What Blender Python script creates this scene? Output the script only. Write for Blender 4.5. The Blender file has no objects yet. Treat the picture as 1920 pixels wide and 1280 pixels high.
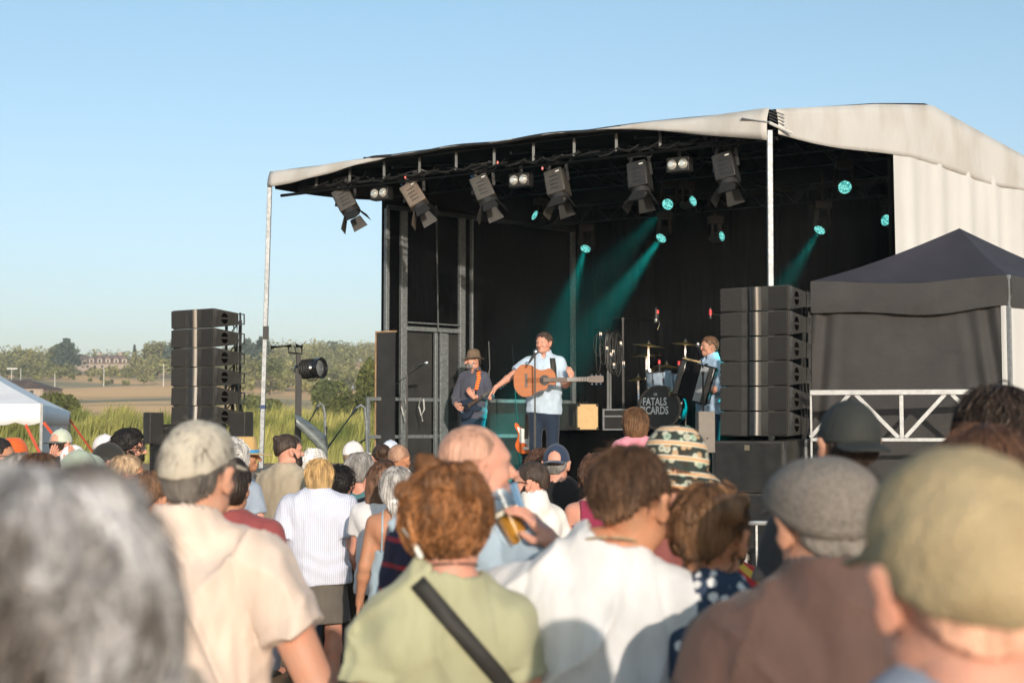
import bpy, bmesh, math, random
import numpy as np
from mathutils import Vector, Matrix, Euler
sc = bpy.context.scene
C = sc.collection
R = math.radians
# ------------------------------------------------------------- camera
FPX = 2667.0                      # focal length in photo pixels (1920 wide), 50 mm lens
HORIZON = 800.0
EYE = 1.85
PITCH = math.atan((HORIZON - 640.0) / FPX)
cd = bpy.data.cameras.new('camera'); cam = bpy.data.objects.new('camera', cd); C.objects.link(cam)
cam.location = (0, 0, EYE); cam.rotation_euler = (R(90) + PITCH, 0, 0)
cd.sensor_width = 36; cd.lens = FPX / 1920 * 36; cd.clip_start = 0.05; cd.clip_end = 5000
cd.dof.use_dof = True; cd.dof.focus_distance = 15.5; cd.dof.aperture_fstop = 4.0
sc.camera = cam
# ------------------------------------------------------------- sky and sun
SUN_EL, SUN_AZ = R(13), R(11)     # low sun behind the photographer, a little to the right
w = bpy.data.worlds.new('World'); sc.world = w; w.use_nodes = True
nt = w.node_tree; bg = nt.nodes['Background']
sky = nt.nodes.new('ShaderNodeTexSky'); sky.sky_type = 'NISHITA'; sky.sun_disc = False
sky.sun_elevation = SUN_EL; sky.sun_rotation = math.pi - SUN_AZ
sky.air_density = 1.0; sky.dust_density = 1.4; sky.ozone_density = 2.0
hs = nt.nodes.new('ShaderNodeHueSaturation'); hs.inputs['Saturation'].default_value = .78; hs.inputs['Value'].default_value = 1.0
tn = nt.nodes.new('ShaderNodeMix'); tn.data_type = 'RGBA'; tn.blend_type = 'MULTIPLY'; tn.inputs[0].default_value = 1; tcw = nt.nodes.new('ShaderNodeTexCoord'); sxw = nt.nodes.new('ShaderNodeSeparateXYZ'); nt.links.new(tcw.outputs['Generated'], sxw.inputs[0])
mw_ = nt.nodes.new('ShaderNodeMapRange'); mw_.inputs[1].default_value = .0; mw_.inputs[2].default_value = .30; nt.links.new(sxw.outputs[2], mw_.inputs[0])
tg = nt.nodes.new('ShaderNodeMix'); tg.data_type = 'RGBA'; tg.inputs[6].default_value = (.98, .93, 1.0, 1); tg.inputs[7].default_value = (.82, 1.01, 1.03, 1); nt.links.new(mw_.outputs[0], tg.inputs[0]); nt.links.new(tg.outputs[2], tn.inputs[7])
nt.links.new(sky.outputs[0], hs.inputs['Color']); nt.links.new(hs.outputs[0], tn.inputs[6]); nt.links.new(tn.outputs[2], bg.inputs[0]); bg.inputs[1].default_value = 0.126
sd = bpy.data.lights.new('sun', 'SUN'); sun = bpy.data.objects.new('sun', sd); C.objects.link(sun)
sd.energy = 2.75; sd.angle = R(0.6); sd.color = (1.0, 0.86, 0.73)
sdir = Vector((math.sin(SUN_AZ) * math.cos(SUN_EL), -math.cos(SUN_AZ) * math.cos(SUN_EL), math.sin(SUN_EL)))
sun.rotation_euler = sdir.to_track_quat('Z', 'Y').to_euler()
sc.view_settings.view_transform = 'Standard'; sc.view_settings.look = 'None'
sc.view_settings.exposure = 0.55; sc.view_settings.gamma = 1.0
sc.cycles.use_denoising = True; sc.cycles.max_bounces = 6; sc.cycles.transparent_max_bounces = 12
sc.cycles.volume_bounces = 0; sc.cycles.volume_step_rate = 4

# ------------------------------------------------------------- helpers
def P(px, py, Y):
    """the world point that stands Y metres ahead and shows at photo pixel (px, py)"""
    a = (px - 960) / FPX; b = (640 - py) / FPX
    c, s = math.cos(PITCH), math.sin(PITCH)
    dy = c - b * s; dz = s + b * c
    return Vector((a / dy * Y, Y, EYE + dz / dy * Y))
def vz(y): return P(960, y, 1).z
def tag(o, label=None, cat=None, group=None, kind=None):
    if label: o['label'] = label
    if cat: o['category'] = cat
    if group: o['group'] = group
    if kind: o['kind'] = kind
    return o
def empty(name, loc=(0, 0, 0), rz=0, label=None, cat=None, group=None, kind=None):
    o = bpy.data.objects.new(name, None); C.objects.link(o)
    o.empty_display_size = 0.1
    o.location = loc; o.rotation_euler = (0, 0, rz)
    return tag(o, label, cat, group, kind)
def meshobj(name, v, f, m, parent=None, smooth=True, sharp=40, bevel=0, matidx=None):
    me = bpy.data.meshes.new(name)
    if isinstance(v, np.ndarray):
        f = np.asarray(f); nv, nf, k = len(v), len(f), f.shape[1] if len(f) else 4
        me.vertices.add(nv); me.vertices.foreach_set('co', v.astype(np.float32).ravel())
        me.loops.add(nf * k); me.loops.foreach_set('vertex_index', f.astype(np.int32).ravel())
        me.polygons.add(nf); me.polygons.foreach_set('loop_start', np.arange(0, nf * k, k, dtype=np.int32))
        me.update(calc_edges=True)
    else:
        me.from_pydata([tuple(p) for p in v], [], f); me.update()
    for x in (m if isinstance(m, (list, tuple)) else [m]): me.materials.append(x)
    if matidx is not None: me.polygons.foreach_set('material_index', np.asarray(matidx, dtype=np.int32))
    if smooth:
        me.polygons.foreach_set('use_smooth', np.ones(len(me.polygons), dtype=bool))
        if sharp: me.set_sharp_from_angle(angle=R(sharp))
    o = bpy.data.objects.new(name, me); C.objects.link(o)
    if parent is not None: o.parent = parent
    if bevel:
        b = o.modifiers.new('bevel', 'BEVEL'); b.width = bevel; b.segments = 2; b.limit_method = 'ANGLE'
    return o
def frame(d, up=Vector((0, 0, 1))):
    d = Vector(d).normalized(); x = d.cross(up)
    if x.length < 1e-4: x = d.cross(Vector((0, 1, 0)))
    x.normalize(); return x, x.cross(d).normalized(), d
class MB:
    def __init__(s): s.v = []; s.f = []
    def _add(s, vs, fs, M=None):
        n = len(s.v)
        s.v += [(M @ Vector(p)) if M is not None else Vector(p) for p in vs]
        s.f += [tuple(i + n for i in q) for q in fs]; return s
    def box(s, c, d, M=None, taper=None):
        x, y, z = [k / 2 for k in d]; t = taper or (1, 1)
        vs = [(-x, -y, -z), (x, -y, -z), (x, y, -z), (-x, y, -z), (-x * t[0], -y * t[1], z), (x * t[0], -y * t[1], z), (x * t[0], y * t[1], z), (-x * t[0], y * t[1], z)]
        T = Matrix.Translation(Vector(c))
        if M is not None and M.to_3x3() is not None: T = T @ M.to_4x4() if len(M) == 3 else T @ M
        return s._add(vs, [(0, 3, 2, 1), (4, 5, 6, 7), (0, 1, 5, 4), (1, 2, 6, 5), (2, 3, 7, 6), (3, 0, 4, 7)], T)
    def bar(s, a, b, wx, wy, up=Vector((0, 0, 1))):
        a = Vector(a); b = Vector(b); x, y, d = frame(b - a, up)
        vs = []
        for p in (a, b):
            for i, j in ((-1, -1), (1, -1), (1, 1), (-1, 1)): vs.append(p + x * i * wx / 2 + y * j * wy / 2)
        return s._add(vs, [(0, 1, 2, 3), (7, 6, 5, 4), (0, 4, 5, 1), (1, 5, 6, 2), (2, 6, 7, 3), (3, 7, 4, 0)])
    def tube(s, pts, r, n=8, cap=True):
        pts = [Vector(p) for p in pts]; m = len(pts)
        rr = r if isinstance(r, (list, tuple)) else [r] * m
        vs = []; px = None
        for i, p in enumerate(pts):
            d = (pts[min(i + 1, m - 1)] - pts[max(i - 1, 0)])
            if d.length < 1e-9: d = Vector((0, 0, 1))
            d.normalize()
            if px is None: x, y, _ = frame(d)
            else:
                x = px - d * px.dot(d)
                x = frame(d)[0] if x.length < 1e-6 else x.normalized()
                y = d.cross(x)
            px = x
            for k in range(n):
                a = 2 * math.pi * k / n; vs.append(p + (x * math.cos(a) + y * math.sin(a)) * rr[i])
        fs = [(i * n + k, i * n + (k + 1) % n, (i + 1) * n + (k + 1) % n, (i + 1) * n + k) for i in range(m - 1) for k in range(n)]
        if cap: fs += [tuple(range(n - 1, -1, -1)), tuple((m - 1) * n + k for k in range(n))]
        return s._add(vs, fs)
    def cyl(s, a, b, r, n=16, r2=None): return s.tube([a, b], [r, r if r2 is None else r2], n)
    def lathe(s, prof, n=24, M=None):
        vs = [(r * math.cos(2 * math.pi * k / n), r * math.sin(2 * math.pi * k / n), z) for r, z in prof for k in range(n)]
        fs = [(i * n + k, i * n + (k + 1) % n, (i + 1) * n + (k + 1) % n, (i + 1) * n + k) for i in range(len(prof) - 1) for k in range(n)]
        fs += [tuple(range(n - 1, -1, -1)), tuple((len(prof) - 1) * n + k for k in range(n))]
        return s._add(vs, fs, M)
    def prism(s, poly, t, M=None):
        """outline in x,z extruded along y from -t/2 to t/2"""
        n = len(poly)
        vs = [(x, -t / 2, z) for x, z in poly] + [(x, t / 2, z) for x, z in poly]
        fs = [tuple(range(n)), tuple(range(2 * n - 1, n - 1, -1))] + [(i, i + n, (i + 1) % n + n, (i + 1) % n) for i in range(n)]
        return s._add(vs, fs, M)
    def grid(s, P2):
        n = len(s.v); a = len(P2); b = len(P2[0])
        s.v += [Vector(p) for row in P2 for p in row]
        s.f += [(n + i * b + j, n + i * b + j + 1, n + (i + 1) * b + j + 1, n + (i + 1) * b + j) for i in range(a - 1) for j in range(b - 1)]
        return s
    def build(s, name, m, parent=None, sharp=35, bevel=0, smooth=True):
        return meshobj(name, s.v, s.f, m, parent, smooth, sharp, bevel)
def copy_tree(o, parent=None):
    c = o.copy(); C.objects.link(c); c.parent = parent
    for ch in [k for k in bpy.data.objects if k.parent == o]: copy_tree(ch, c)
    return c
def rotM(rx=0, ry=0, rz=0): return Euler((R(rx), R(ry), R(rz))).to_matrix().to_4x4()
def basis(x, y, z, o=(0, 0, 0)):
    M = Matrix.Identity(4)
    for i in range(3): M[i][0] = x[i]; M[i][1] = y[i]; M[i][2] = z[i]; M[i][3] = o[i]
    return M
# ------------------------------------------------------------- materials
def mat(name, col, rough=0.6, metal=0.0, var=0.12, nscale=8, bump=0.0, bscale=60, stretch=(1, 1, 1), col2=None, sss=0, coat=0, sheen=0, cmid=(0.35, 0.65), trans=0, spec=None, emit=None, estr=0, alpha=1):
    m = bpy.data.materials.new(name); m.use_nodes = True; n = m.node_tree.nodes; l = m.node_tree.links
    b = n['Principled BSDF']; b.inputs['Roughness'].default_value = rough; b.inputs['Metallic'].default_value = metal
    tc = n.new('ShaderNodeTexCoord'); mp = n.new('ShaderNodeMapping'); mp.inputs['Scale'].default_value = stretch
    l.new(tc.outputs['Object'], mp.inputs[0])
    nz = n.new('ShaderNodeTexNoise'); nz.inputs['Scale'].default_value = nscale; nz.inputs['Detail'].default_value = 5
    l.new(mp.outputs[0], nz.inputs[0])
    cr = n.new('ShaderNodeValToRGB'); l.new(nz.outputs[0], cr.inputs[0])
    c2 = col2 or tuple(min(1, c * (1 + var)) for c in col); c1 = col if col2 else tuple(c * (1 - var) for c in col)
    cr.color_ramp.elements[0].position = cmid[0]; cr.color_ramp.elements[0].color = (*c1, 1)
    cr.color_ramp.elements[1].position = cmid[1]; cr.color_ramp.elements[1].color = (*c2, 1)
    l.new(cr.outputs[0], b.inputs['Base Color'])
    if bump:
        n2 = n.new('ShaderNodeTexNoise'); n2.inputs['Scale'].default_value = bscale; n2.inputs['Detail'].default_value = 3
        l.new(mp.outputs[0], n2.inputs[0]); bp = n.new('ShaderNodeBump'); bp.inputs['Strength'].default_value = min(1, bump); bp.inputs['Distance'].default_value = 0.01 * max(1, bump)
        l.new(n2.outputs[0], bp.inputs['Height']); l.new(bp.outputs[0], b.inputs['Normal'])
    if sss:
        b.inputs['Subsurface Weight'].default_value = sss; b.inputs['Subsurface Radius'].default_value = (1, .35, .2); b.inputs['Subsurface Scale'].default_value = 0.012
    if coat: b.inputs['Coat Weight'].default_value = coat
    if sheen: b.inputs['Sheen Weight'].default_value = sheen
    if trans: b.inputs['Transmission Weight'].default_value = trans
    if spec is not None: b.inputs['Specular IOR Level'].default_value = spec
    if emit: b.inputs['Emission Color'].default_value = (*emit, 1); b.inputs['Emission Strength'].default_value = estr
    if alpha < 1: b.inputs['Alpha'].default_value = alpha
    return m
_mc = {}
def M_(key, *a, **k):
    if key not in _mc: _mc[key] = mat(key, *a, **k)
    return _mc[key]
def cloth(col, key=None, var=0.10, rough=0.9, sheen=0.15):
    key = key or 'cloth_%02x%02x%02x' % tuple(int(c * 255) for c in col)
    return M_(key, col, rough, 0, var, 14, 0.35, 35, (1, 1, .45), sheen=sheen, spec=.25)
black = mat('black_paint', (.018, .018, .017), .55, 0, .3, 9, .15, 300)
black_gloss = mat('black_gloss', (.012, .012, .013), .22, 0, .2, 9, coat=.4)
cabinet = mat('cabinet_paint', (.036, .034, .030), .62, 0, .3, 6, .5, 260)
grille = mat('speaker_grille', (.029, .028, .026), .75, 0, .08, 20, 1.0, 420)
chrome = mat('chrome', (.75, .76, .78), .16, 1, .05)
alu = mat('aluminium', (.34, .35, .35), .5, .5, .12, 20, .15, 90)
galv_pole = mat('pole_steel', (.34, .36, .37), .55, .4, .22, 30, .12, 80)
galv = mat('galv_steel_shaded', (.20, .22, .225), .55, .4, .22, 30, .12, 80)  # darker copy of the pole steel, shade on the wall frames put into the colour
steel_dark = mat('dark_steel', (.05, .055, .055), .5, .5, .2)
pvc = mat('canopy_fabric', (.50, .49, .465), .62, 0, .07, 3, .5, 16, (1, 1, .5), col2=(.40, .375, .33), cmid=(.42, .75))
pvc_w = mat('side_curtain_fabric', (.54, .535, .515), .68, 0, .05, 3, .3, 8, (1, 1, .3))
drape = mat('black_drape', (.0022, .0026, .003), .98, 0, .3, 6, .6, 20, (1, 1, .15), spec=.03)
lining = mat('roof_lining', (.012, .012, .013), .9, 0, .3, spec=.1)
# ------------------------------------------------------------- distance fields turned into meshes
def surface_nets(F, lo, h):
    S = F < 0
    nx, ny, nz = F.shape
    c = np.zeros((nx - 1, ny - 1, nz - 1), dtype=np.int8)
    for i in (0, 1):
        for j in (0, 1):
            for k in (0, 1): c += S[i:nx - 1 + i, j:ny - 1 + j, k:nz - 1 + k]
    act = (c > 0) & (c < 8)
    I, J, K = np.nonzero(act)
    idx = -np.ones(act.shape, dtype=np.int64); idx[I, J, K] = np.arange(len(I))
    pos = np.zeros((len(I), 3)); cnt = np.zeros(len(I))
    for ax in range(3):
        o = [a for a in range(3) if a != ax]
        for u in (0, 1):
            for v in (0, 1):
                a = [I, J, K]; a = [q.copy() for q in a]; a[o[0]] += u; a[o[1]] += v
                b = [q.copy() for q in a]; b[ax] += 1
                fa = F[tuple(a)]; fb = F[tuple(b)]
                m = (fa < 0) != (fb < 0)
                t = fa[m] / (fa[m] - fb[m])
                for q in range(3): pos[m, q] += a[q][m]
                pos[m, ax] += t; cnt[m] += 1
    pos = pos / cnt[:, None] * h + np.asarray(lo)
    quads = []
    for ax in range(3):
        o = [(ax + 1) % 3, (ax + 2) % 3]
        sl = [slice(None)] * 3; sl2 = [slice(None)] * 3
        sl[ax] = slice(0, F.shape[ax] - 1); sl2[ax] = slice(1, F.shape[ax])
        for q in o: sl[q] = slice(1, F.shape[q] - 1); sl2[q] = slice(1, F.shape[q] - 1)
        A = S[tuple(sl)]; B = S[tuple(sl2)]
        for cond, flip in ((A & ~B, False), (~A & B, True)):
            g = list(np.nonzero(cond)); 
            for q in o: g[q] = g[q] + 1
            def cell(du, dv):
                c2 = [x.copy() for x in g]; c2[o[0]] = c2[o[0]] - du; c2[o[1]] = c2[o[1]] - dv
                return idx[tuple(c2)]
            qd = np.stack([cell(1, 1), cell(0, 1), cell(0, 0), cell(1, 0)], 1)
            quads.append(qd[:, ::-1] if flip else qd)
    return pos, np.concatenate(quads)
def pn(X, Y, Z, f, seed=0, st=(1, 1, 1)):
    r = random.Random(seed); o = 0
    for i in range(4):
        a = [r.uniform(-1, 1) for _ in range(3)]; n = math.sqrt(sum(x * x for x in a)); g = f * (1 + .55 * i)
        b = [r.uniform(-1, 1) for _ in range(3)]
        o = o + np.sin(g * (a[0] * X * st[0] + a[1] * Y * st[1] + a[2] * Z * st[2]) / n + r.uniform(0, 6) + 1.3 * np.sin(g * .6 * (b[0] * X * st[0] + b[1] * Y * st[1] + b[2] * Z * st[2]) + r.uniform(0, 6))) / (1 + .5 * i)
    return o / 2.2
def smin(a, b, k):
    h = np.maximum(k - np.abs(a - b), 0) / k
    return np.minimum(a, b) - h * h * k * .25
def cap(a, b, ra, rb, sq=(1, 1, 1)):
    a = np.array(a, float); b = np.array(b, float); s = np.array(sq, float)
    ba = (b - a) / s; L = max(1e-9, float(ba @ ba)); m = float(min(s))
    def fn(X, Y, Z):
        x = (X - a[0]) / s[0]; y = (Y - a[1]) / s[1]; z = (Z - a[2]) / s[2]
        t = np.clip((x * ba[0] + y * ba[1] + z * ba[2]) / L, 0, 1)
        return (np.sqrt((x - t * ba[0]) ** 2 + (y - t * ba[1]) ** 2 + (z - t * ba[2]) ** 2) - (ra + t * (rb - ra))) * m
    r = max(ra, rb) * s
    return fn, np.minimum(a, b) - r, np.maximum(a, b) + r
def ell(c, r, rot=None):
    c = np.array(c, float); r = np.array(r, float); m = float(min(r))
    Rm = np.array(Euler([R(q) for q in rot]).to_matrix()).T if rot else np.eye(3)
    def fn(X, Y, Z):
        x = X - c[0]; y = Y - c[1]; z = Z - c[2]
        a = (Rm[0, 0] * x + Rm[0, 1] * y + Rm[0, 2] * z) / r[0]; b = (Rm[1, 0] * x + Rm[1, 1] * y + Rm[1, 2] * z) / r[1]; d = (Rm[2, 0] * x + Rm[2, 1] * y + Rm[2, 2] * z) / r[2]
        l = np.sqrt(a * a + b * b + d * d) + 1e-9
        return l * (l - 1) / (np.sqrt((a / r[0]) ** 2 + (b / r[1]) ** 2 + (d / r[2]) ** 2) + 1e-9)
    e = max(r) if rot else r
    return fn, c - e, c + e
def clipfn(p, n, at):
    """prim p kept only on the side of the plane (through at) that n points away from"""
    fn, lo, hi = p; n = np.array(n, float); n /= np.linalg.norm(n)
    def g(X, Y, Z): return np.maximum(fn(X, Y, Z), (X - at[0]) * n[0] + (Y - at[1]) * n[1] + (Z - at[2]) * n[2])
    return g, lo, hi
class Fd:
    def __init__(s, lo, hi, h):
        s.lo = np.array(lo, float); s.h = h
        n = np.ceil((np.array(hi) - s.lo) / h).astype(int) + 1
        s.ax = [s.lo[i] + h * np.arange(n[i]) for i in range(3)]
        s.F = np.full(tuple(n), .2)
    def _sl(s, lo, hi, pad):
        sl = []
        for i in range(3):
            a = int(max(0, math.floor((lo[i] - pad - s.lo[i]) / s.h))); b = int(min(len(s.ax[i]), math.ceil((hi[i] + pad - s.lo[i]) / s.h) + 1))
            if b <= a: return None, None
            sl.append(slice(a, b))
        g = (s.ax[0][sl[0]][:, None, None], s.ax[1][sl[1]][None, :, None], s.ax[2][sl[2]][None, None, :])
        return tuple(sl), g
    def add(s, p, k=.02):
        sl, g = s._sl(p[1], p[2], k + 2 * s.h)
        if sl: s.F[sl] = smin(s.F[sl], p[0](*g), k)
        return s
    def sub(s, p, k=.01):
        sl, g = s._sl(p[1], p[2], k + 2 * s.h)
        if sl: s.F[sl] = -smin(-s.F[sl], p[0](*g), k)
        return s
    def full(s): return s.ax[0][:, None, None], s.ax[1][None, :, None], s.ax[2][None, None, :]
    def disp(s, fn):
        s.F = s.F + fn(*s.full()); return s
    def cut(s, fn):
        s.F = np.maximum(s.F, fn(*s.full())); return s
    def mesh(s):
        F = s.F
        F[0] = F[-1] = .1; F[:, 0] = F[:, -1] = .1; F[:, :, 0] = F[:, :, -1] = .1
        return surface_nets(F, s.lo, s.h)
def join(parts):
    V = []; Q = []; n = 0
    for v, q in parts:
        V.append(v); Q.append(q + n); n += len(v)
    return np.concatenate(V), np.concatenate(Q)
def tubes_np(lines, rad, n=4):
    """many polylines (list of m x 3 arrays) as thin tubes"""
    V = []; Q = []; off = 0
    for L in lines:
        m = len(L); d = np.gradient(L, axis=0); d /= np.linalg.norm(d, axis=1)[:, None] + 1e-9
        x = np.cross(d, [.31, .22, .92]); x /= np.linalg.norm(x, axis=1)[:, None] + 1e-9; y = np.cross(d, x)
        r = rad * np.linspace(1, .35, m)[:, None]
        ring = [L + (x * math.cos(2 * math.pi * k / n) + y * math.sin(2 * math.pi * k / n)) * r for k in range(n)]
        V.append(np.stack(ring, 1).reshape(-1, 3))
        i = np.arange(m - 1)[:, None] * n; k = np.arange(n)[None, :]
        Q.append(np.stack([i + k, i + (k + 1) % n, i + n + (k + 1) % n, i + n + k], 2).reshape(-1, 4) + off); off += m * n
    return np.concatenate(V), np.concatenate(Q)
# ------------------------------------------------------------- ground, hills, fields
TD = [-60, 92, 150, 220, 300, 400, 480, 550, 650, 800, 2500]
TZ = [0, 0, 1.6, 4.6, 9.2, 15.5, 21.0, 25.5, 29.5, 30, 30]
def tz(x, y):
    y = np.asarray(y, float); x = np.asarray(x, float)
    b = np.interp(y, TD, TZ)
    k = np.clip((y - 110) / 250, 0, 1)
    return b + k * (1.6 * np.sin(x * .021 + 1.0 + y * .004) + 1.1 * np.sin(x * .045 + y * .02) + .5 * np.sin(x * .11 - y * .05)) - 0.5 * k
gy = np.concatenate([np.linspace(-60, 90, 16), np.linspace(100, 700, 121), np.linspace(706, 800, 12)])
gx = np.concatenate([np.linspace(-600, -290, 20), np.linspace(-280, 280, 113), np.linspace(290, 600, 20)])
GX, GY = np.meshgrid(gx, gy, indexing='ij'); GZ = tz(GX, GY)
V = np.stack([GX, GY, GZ], 2).reshape(-1, 3); ny = len(gy)
i, j = np.meshgrid(np.arange(len(gx) - 1), np.arange(ny - 1), indexing='ij'); a = (i * ny + j).ravel()
gm = mat('ground_dry_grass', (.22, .14, .075), .95, 0, 0, .35, .5, 4, col2=(.30, .20, .11))
n = gm.node_tree.nodes; l = gm.node_tree.links; bs = n['Principled BSDF']; cr0 = [q for q in n if q.type == 'VALTORGB'][0]
tc = n.new('ShaderNodeTexCoord')
nz = n.new('ShaderNodeTexNoise'); nz.inputs['Scale'].default_value = .018; nz.inputs['Detail'].default_value = 8; nz.inputs['Roughness'].default_value = .62
mp = n.new('ShaderNodeMapping'); mp.inputs['Scale'].default_value = (.5, 1.6, 1); l.new(tc.outputs['Object'], mp.inputs[0]); l.new(mp.outputs[0], nz.inputs[0])
cr = n.new('ShaderNodeValToRGB'); l.new(nz.outputs[0], cr.inputs[0])
e = cr.color_ramp.elements; e[0].position = .40; e[0].color = (.88, .52, .22, 1); e[1].position = .66; e[1].color = (.16, .15, .065, 1)
x_ = e.new(.50); x_.color = (.76, .44, .18, 1); x_ = e.new(.55); x_.color = (.46, .34, .17, 1)
sx = n.new('ShaderNodeSeparateXYZ'); l.new(tc.outputs['Object'], sx.inputs[0])
mr = n.new('ShaderNodeMapRange'); mr.inputs[1].default_value = 85; mr.inputs[2].default_value = 130; l.new(sx.outputs[1], mr.inputs[0])
mx = n.new('ShaderNodeMix'); mx.data_type = 'RGBA'; l.new(mr.outputs[0], mx.inputs[0]); l.new(cr0.outputs[0], mx.inputs[6]); l.new(cr.outputs[0], mx.inputs[7]); l.new(mx.outputs[2], bs.inputs['Base Color'])
g = meshobj('ground', V, np.stack([a, a + ny, a + ny + 1, a + 1], 1), gm, sharp=0); tag(g, kind='structure')

# ------------------------------------------------------------- vegetation
def foliage_mat(name, c1, c2, sc=.5, c3=None):
    m = mat(name, c1, .75, 0, 0, sc, col2=c2, spec=.2); 
    nt = m.node_tree; b = nt.nodes['Principled BSDF']
    ob = nt.nodes.new('ShaderNodeNewGeometry'); hs = nt.nodes.new('ShaderNodeHueSaturation')
    mr = nt.nodes.new('ShaderNodeMapRange'); mr.inputs[3].default_value = .6; mr.inputs[4].default_value = 1.45
    nt.links.new(ob.outputs['Random Per Island'], mr.inputs[0]); nt.links.new(mr.outputs[0], hs.inputs['Value'])
    src = b.inputs['Base Color'].links[0].from_socket
    nt.links.new(src, hs.inputs['Color']); nt.links.new(hs.outputs[0], b.inputs['Base Color'])
    b.inputs['Subsurface Weight'].default_value = 0
    return m
m_wood = foliage_mat('woodland_leaves', (.11, .12, .045), (.25, .235, .095), .05)
m_oak = foliage_mat('broad_leaves', (.075, .095, .032), (.17, .18, .065), .3)
m_dark = foliage_mat('evergreen_needles', (.028, .045, .026), (.06, .08, .04), .3)
m_cedar = foliage_mat('cedar_needles', (.05, .075, .055), (.10, .13, .09), .3)
m_shrub = foliage_mat('shrub_leaves', (.06, .075, .022), (.13, .14, .04), .8)
m_reed = foliage_mat('reed_leaves', (.085, .115, .026), (.36, .33, .10), .22)
m_bark = mat('bark', (.12, .085, .055), .9, 0, .3, 5, .8, 14, (1, 1, .2))
rng = np.random.default_rng(7)
def leafcloud(cen, size, up=0.0):
    """one small tilted quad at every centre"""
    n = len(cen); u = rng.normal(size=(n, 3)); u[:, 2] *= (1 - up); u /= np.linalg.norm(u, axis=1)[:, None]
    v = np.cross(u, rng.normal(size=(n, 3))); v /= np.linalg.norm(v, axis=1)[:, None]
    s = (size * rng.uniform(.6, 1.4, n))[:, None]
    V = np.stack([cen - u * s, cen - v * s * .6, cen + u * s, cen + v * s * .6], 1).reshape(-1, 3)
    return V, np.arange(4 * n).reshape(-1, 4)
def crown_pts(c, r, n, lumps=9):
    """points spread on the skins of several lobes inside an ellipsoid"""
    c = np.asarray(c, float); r = np.asarray(r, float)
    L = rng.normal(size=(lumps, 3)); L /= np.linalg.norm(L, axis=1)[:, None]; L = L * rng.uniform(.35, .75, (lumps, 1)) ; L[:, 2] = np.abs(L[:, 2]) * rng.choice([1, 1, -.5], lumps)
    k = rng.integers(0, lumps, n); d = rng.normal(size=(n, 3)); d /= np.linalg.norm(d, axis=1)[:, None]
    rad = rng.uniform(.25, .5, lumps)[k] * rng.uniform(.75, 1.08, n)
    return c + (L[k] + d * rad[:, None]) * r
def tree(name, label, cat, x, y, h, wdt, m, n, size, lumps=9, group=None, kind='round'):
    z = float(tz(x, y)); e = empty(name, (x, y, z), 0, label, cat, group)
    if kind == 'cone':
        t = rng.uniform(0, 1, n) ** .8; a = rng.uniform(0, 6.28, n); rr = (1 - t) * wdt / 2 * (.55 + .45 * np.abs(np.sin(t * 38))) * rng.uniform(.5, 1, n)
        pts = np.stack([rr * np.cos(a), rr * np.sin(a), h * (.12 + .88 * t)], 1)
    elif kind == 'layered':
        k = rng.integers(0, 8, n); zc = .3 + .68 * k / 7; wr = np.array([1, .95, .9, .8, .75, .55, .4, .2])[k]
        a = rng.uniform(0, 6.28, n); rr = np.sqrt(rng.uniform(0, 1, n)) * wr * wdt / 2 * (.75 + .25 * np.sin(a * 3 + k * 2.1))
        pts = np.stack([rr * np.cos(a), rr * np.sin(a), h * zc + rng.normal(0, .03 * h, n)], 1)
    else: pts = crown_pts((0, 0, h * .6), (wdt / 2, wdt / 2, h * .42), n, lumps)
    v, q = leafcloud(pts, size); meshobj('crown', v, q, m, e, smooth=False)
    t = MB().tube([(0, 0, -.3), (.02 * h, 0, h * .35), (0, .01 * h, h * .7)], [h * .03, h * .022, h * .008], 8)
    for q in range(5):
        aa = q * 1.3; t.tube([(.01 * h, 0, h * (.3 + .07 * q)), (math.cos(aa) * wdt * .3, math.sin(aa) * wdt * .3, h * (.48 + .08 * q))], [h * .012, h * .003], 6)
    t.build('trunk', m_bark, e); return e
# reed bed: arching blades
def blades(n, x0, x1, y0, y1, h0, h1, wd, gap=None):
    X = rng.uniform(x0, x1, n); Yb = y0 + (y1 - y0) * rng.uniform(0, 1, n) ** 1.5
    H = rng.uniform(h0, h1, n) * (1 + .13 * np.sin(X * .9 + 1) * np.sin(X * .37 + Yb * .3) + .09 * np.sin(X * 2.7 + Yb) + .06 * np.sin(X * 6.1)) * (.75 + .25 * np.clip((Yb - y0) / 5, 0, 1)); a = rng.uniform(-1.0, 2.0, n); ben = rng.uniform(.1, .5, n) * H * .55
    dx = np.cos(a); dy = np.sin(a) * .6; W = wd * rng.uniform(.6, 1.5, n)
    V = []
    for t, ww in ((0, 1), (.45, 1), (.8, .7), (1, .05)):
        cx = X + dx * ben * t ** 2.2; cy = Yb + dy * ben * t ** 2.2; cz = H * t * (1 - .12 * t * t)
        for sg in (-1, 1): V.append(np.stack([cx + sg * W * ww / 2, cy + sg * W * .4 * rng.uniform(-1, 1, n), cz], 1))
    V = np.stack(V, 1).reshape(-1, 3); b = np.arange(n)[:, None] * 8
    q = np.concatenate([b + np.array([[0, 1, 3, 2]]), b + np.array([[2, 3, 5, 4]]), b + np.array([[4, 5, 7, 6]])])
    return V, q
v, q = blades(42000, -33, 14, 74, 86, 2.0, 3.3, .05)
reeds = meshobj('reed_bed', v, q, m_reed, smooth=False); tag(reeds, 'tall yellow green reeds growing in a dense band', 'reeds', kind='stuff')
v, q = blades(16000, -33, 14, 73, 76, .7, 2.0, .05)
o = meshobj('rushes', v, q, m_reed, smooth=False); tag(o, 'short rushes along the foot of the reed band', 'rushes', kind='stuff')
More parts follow.
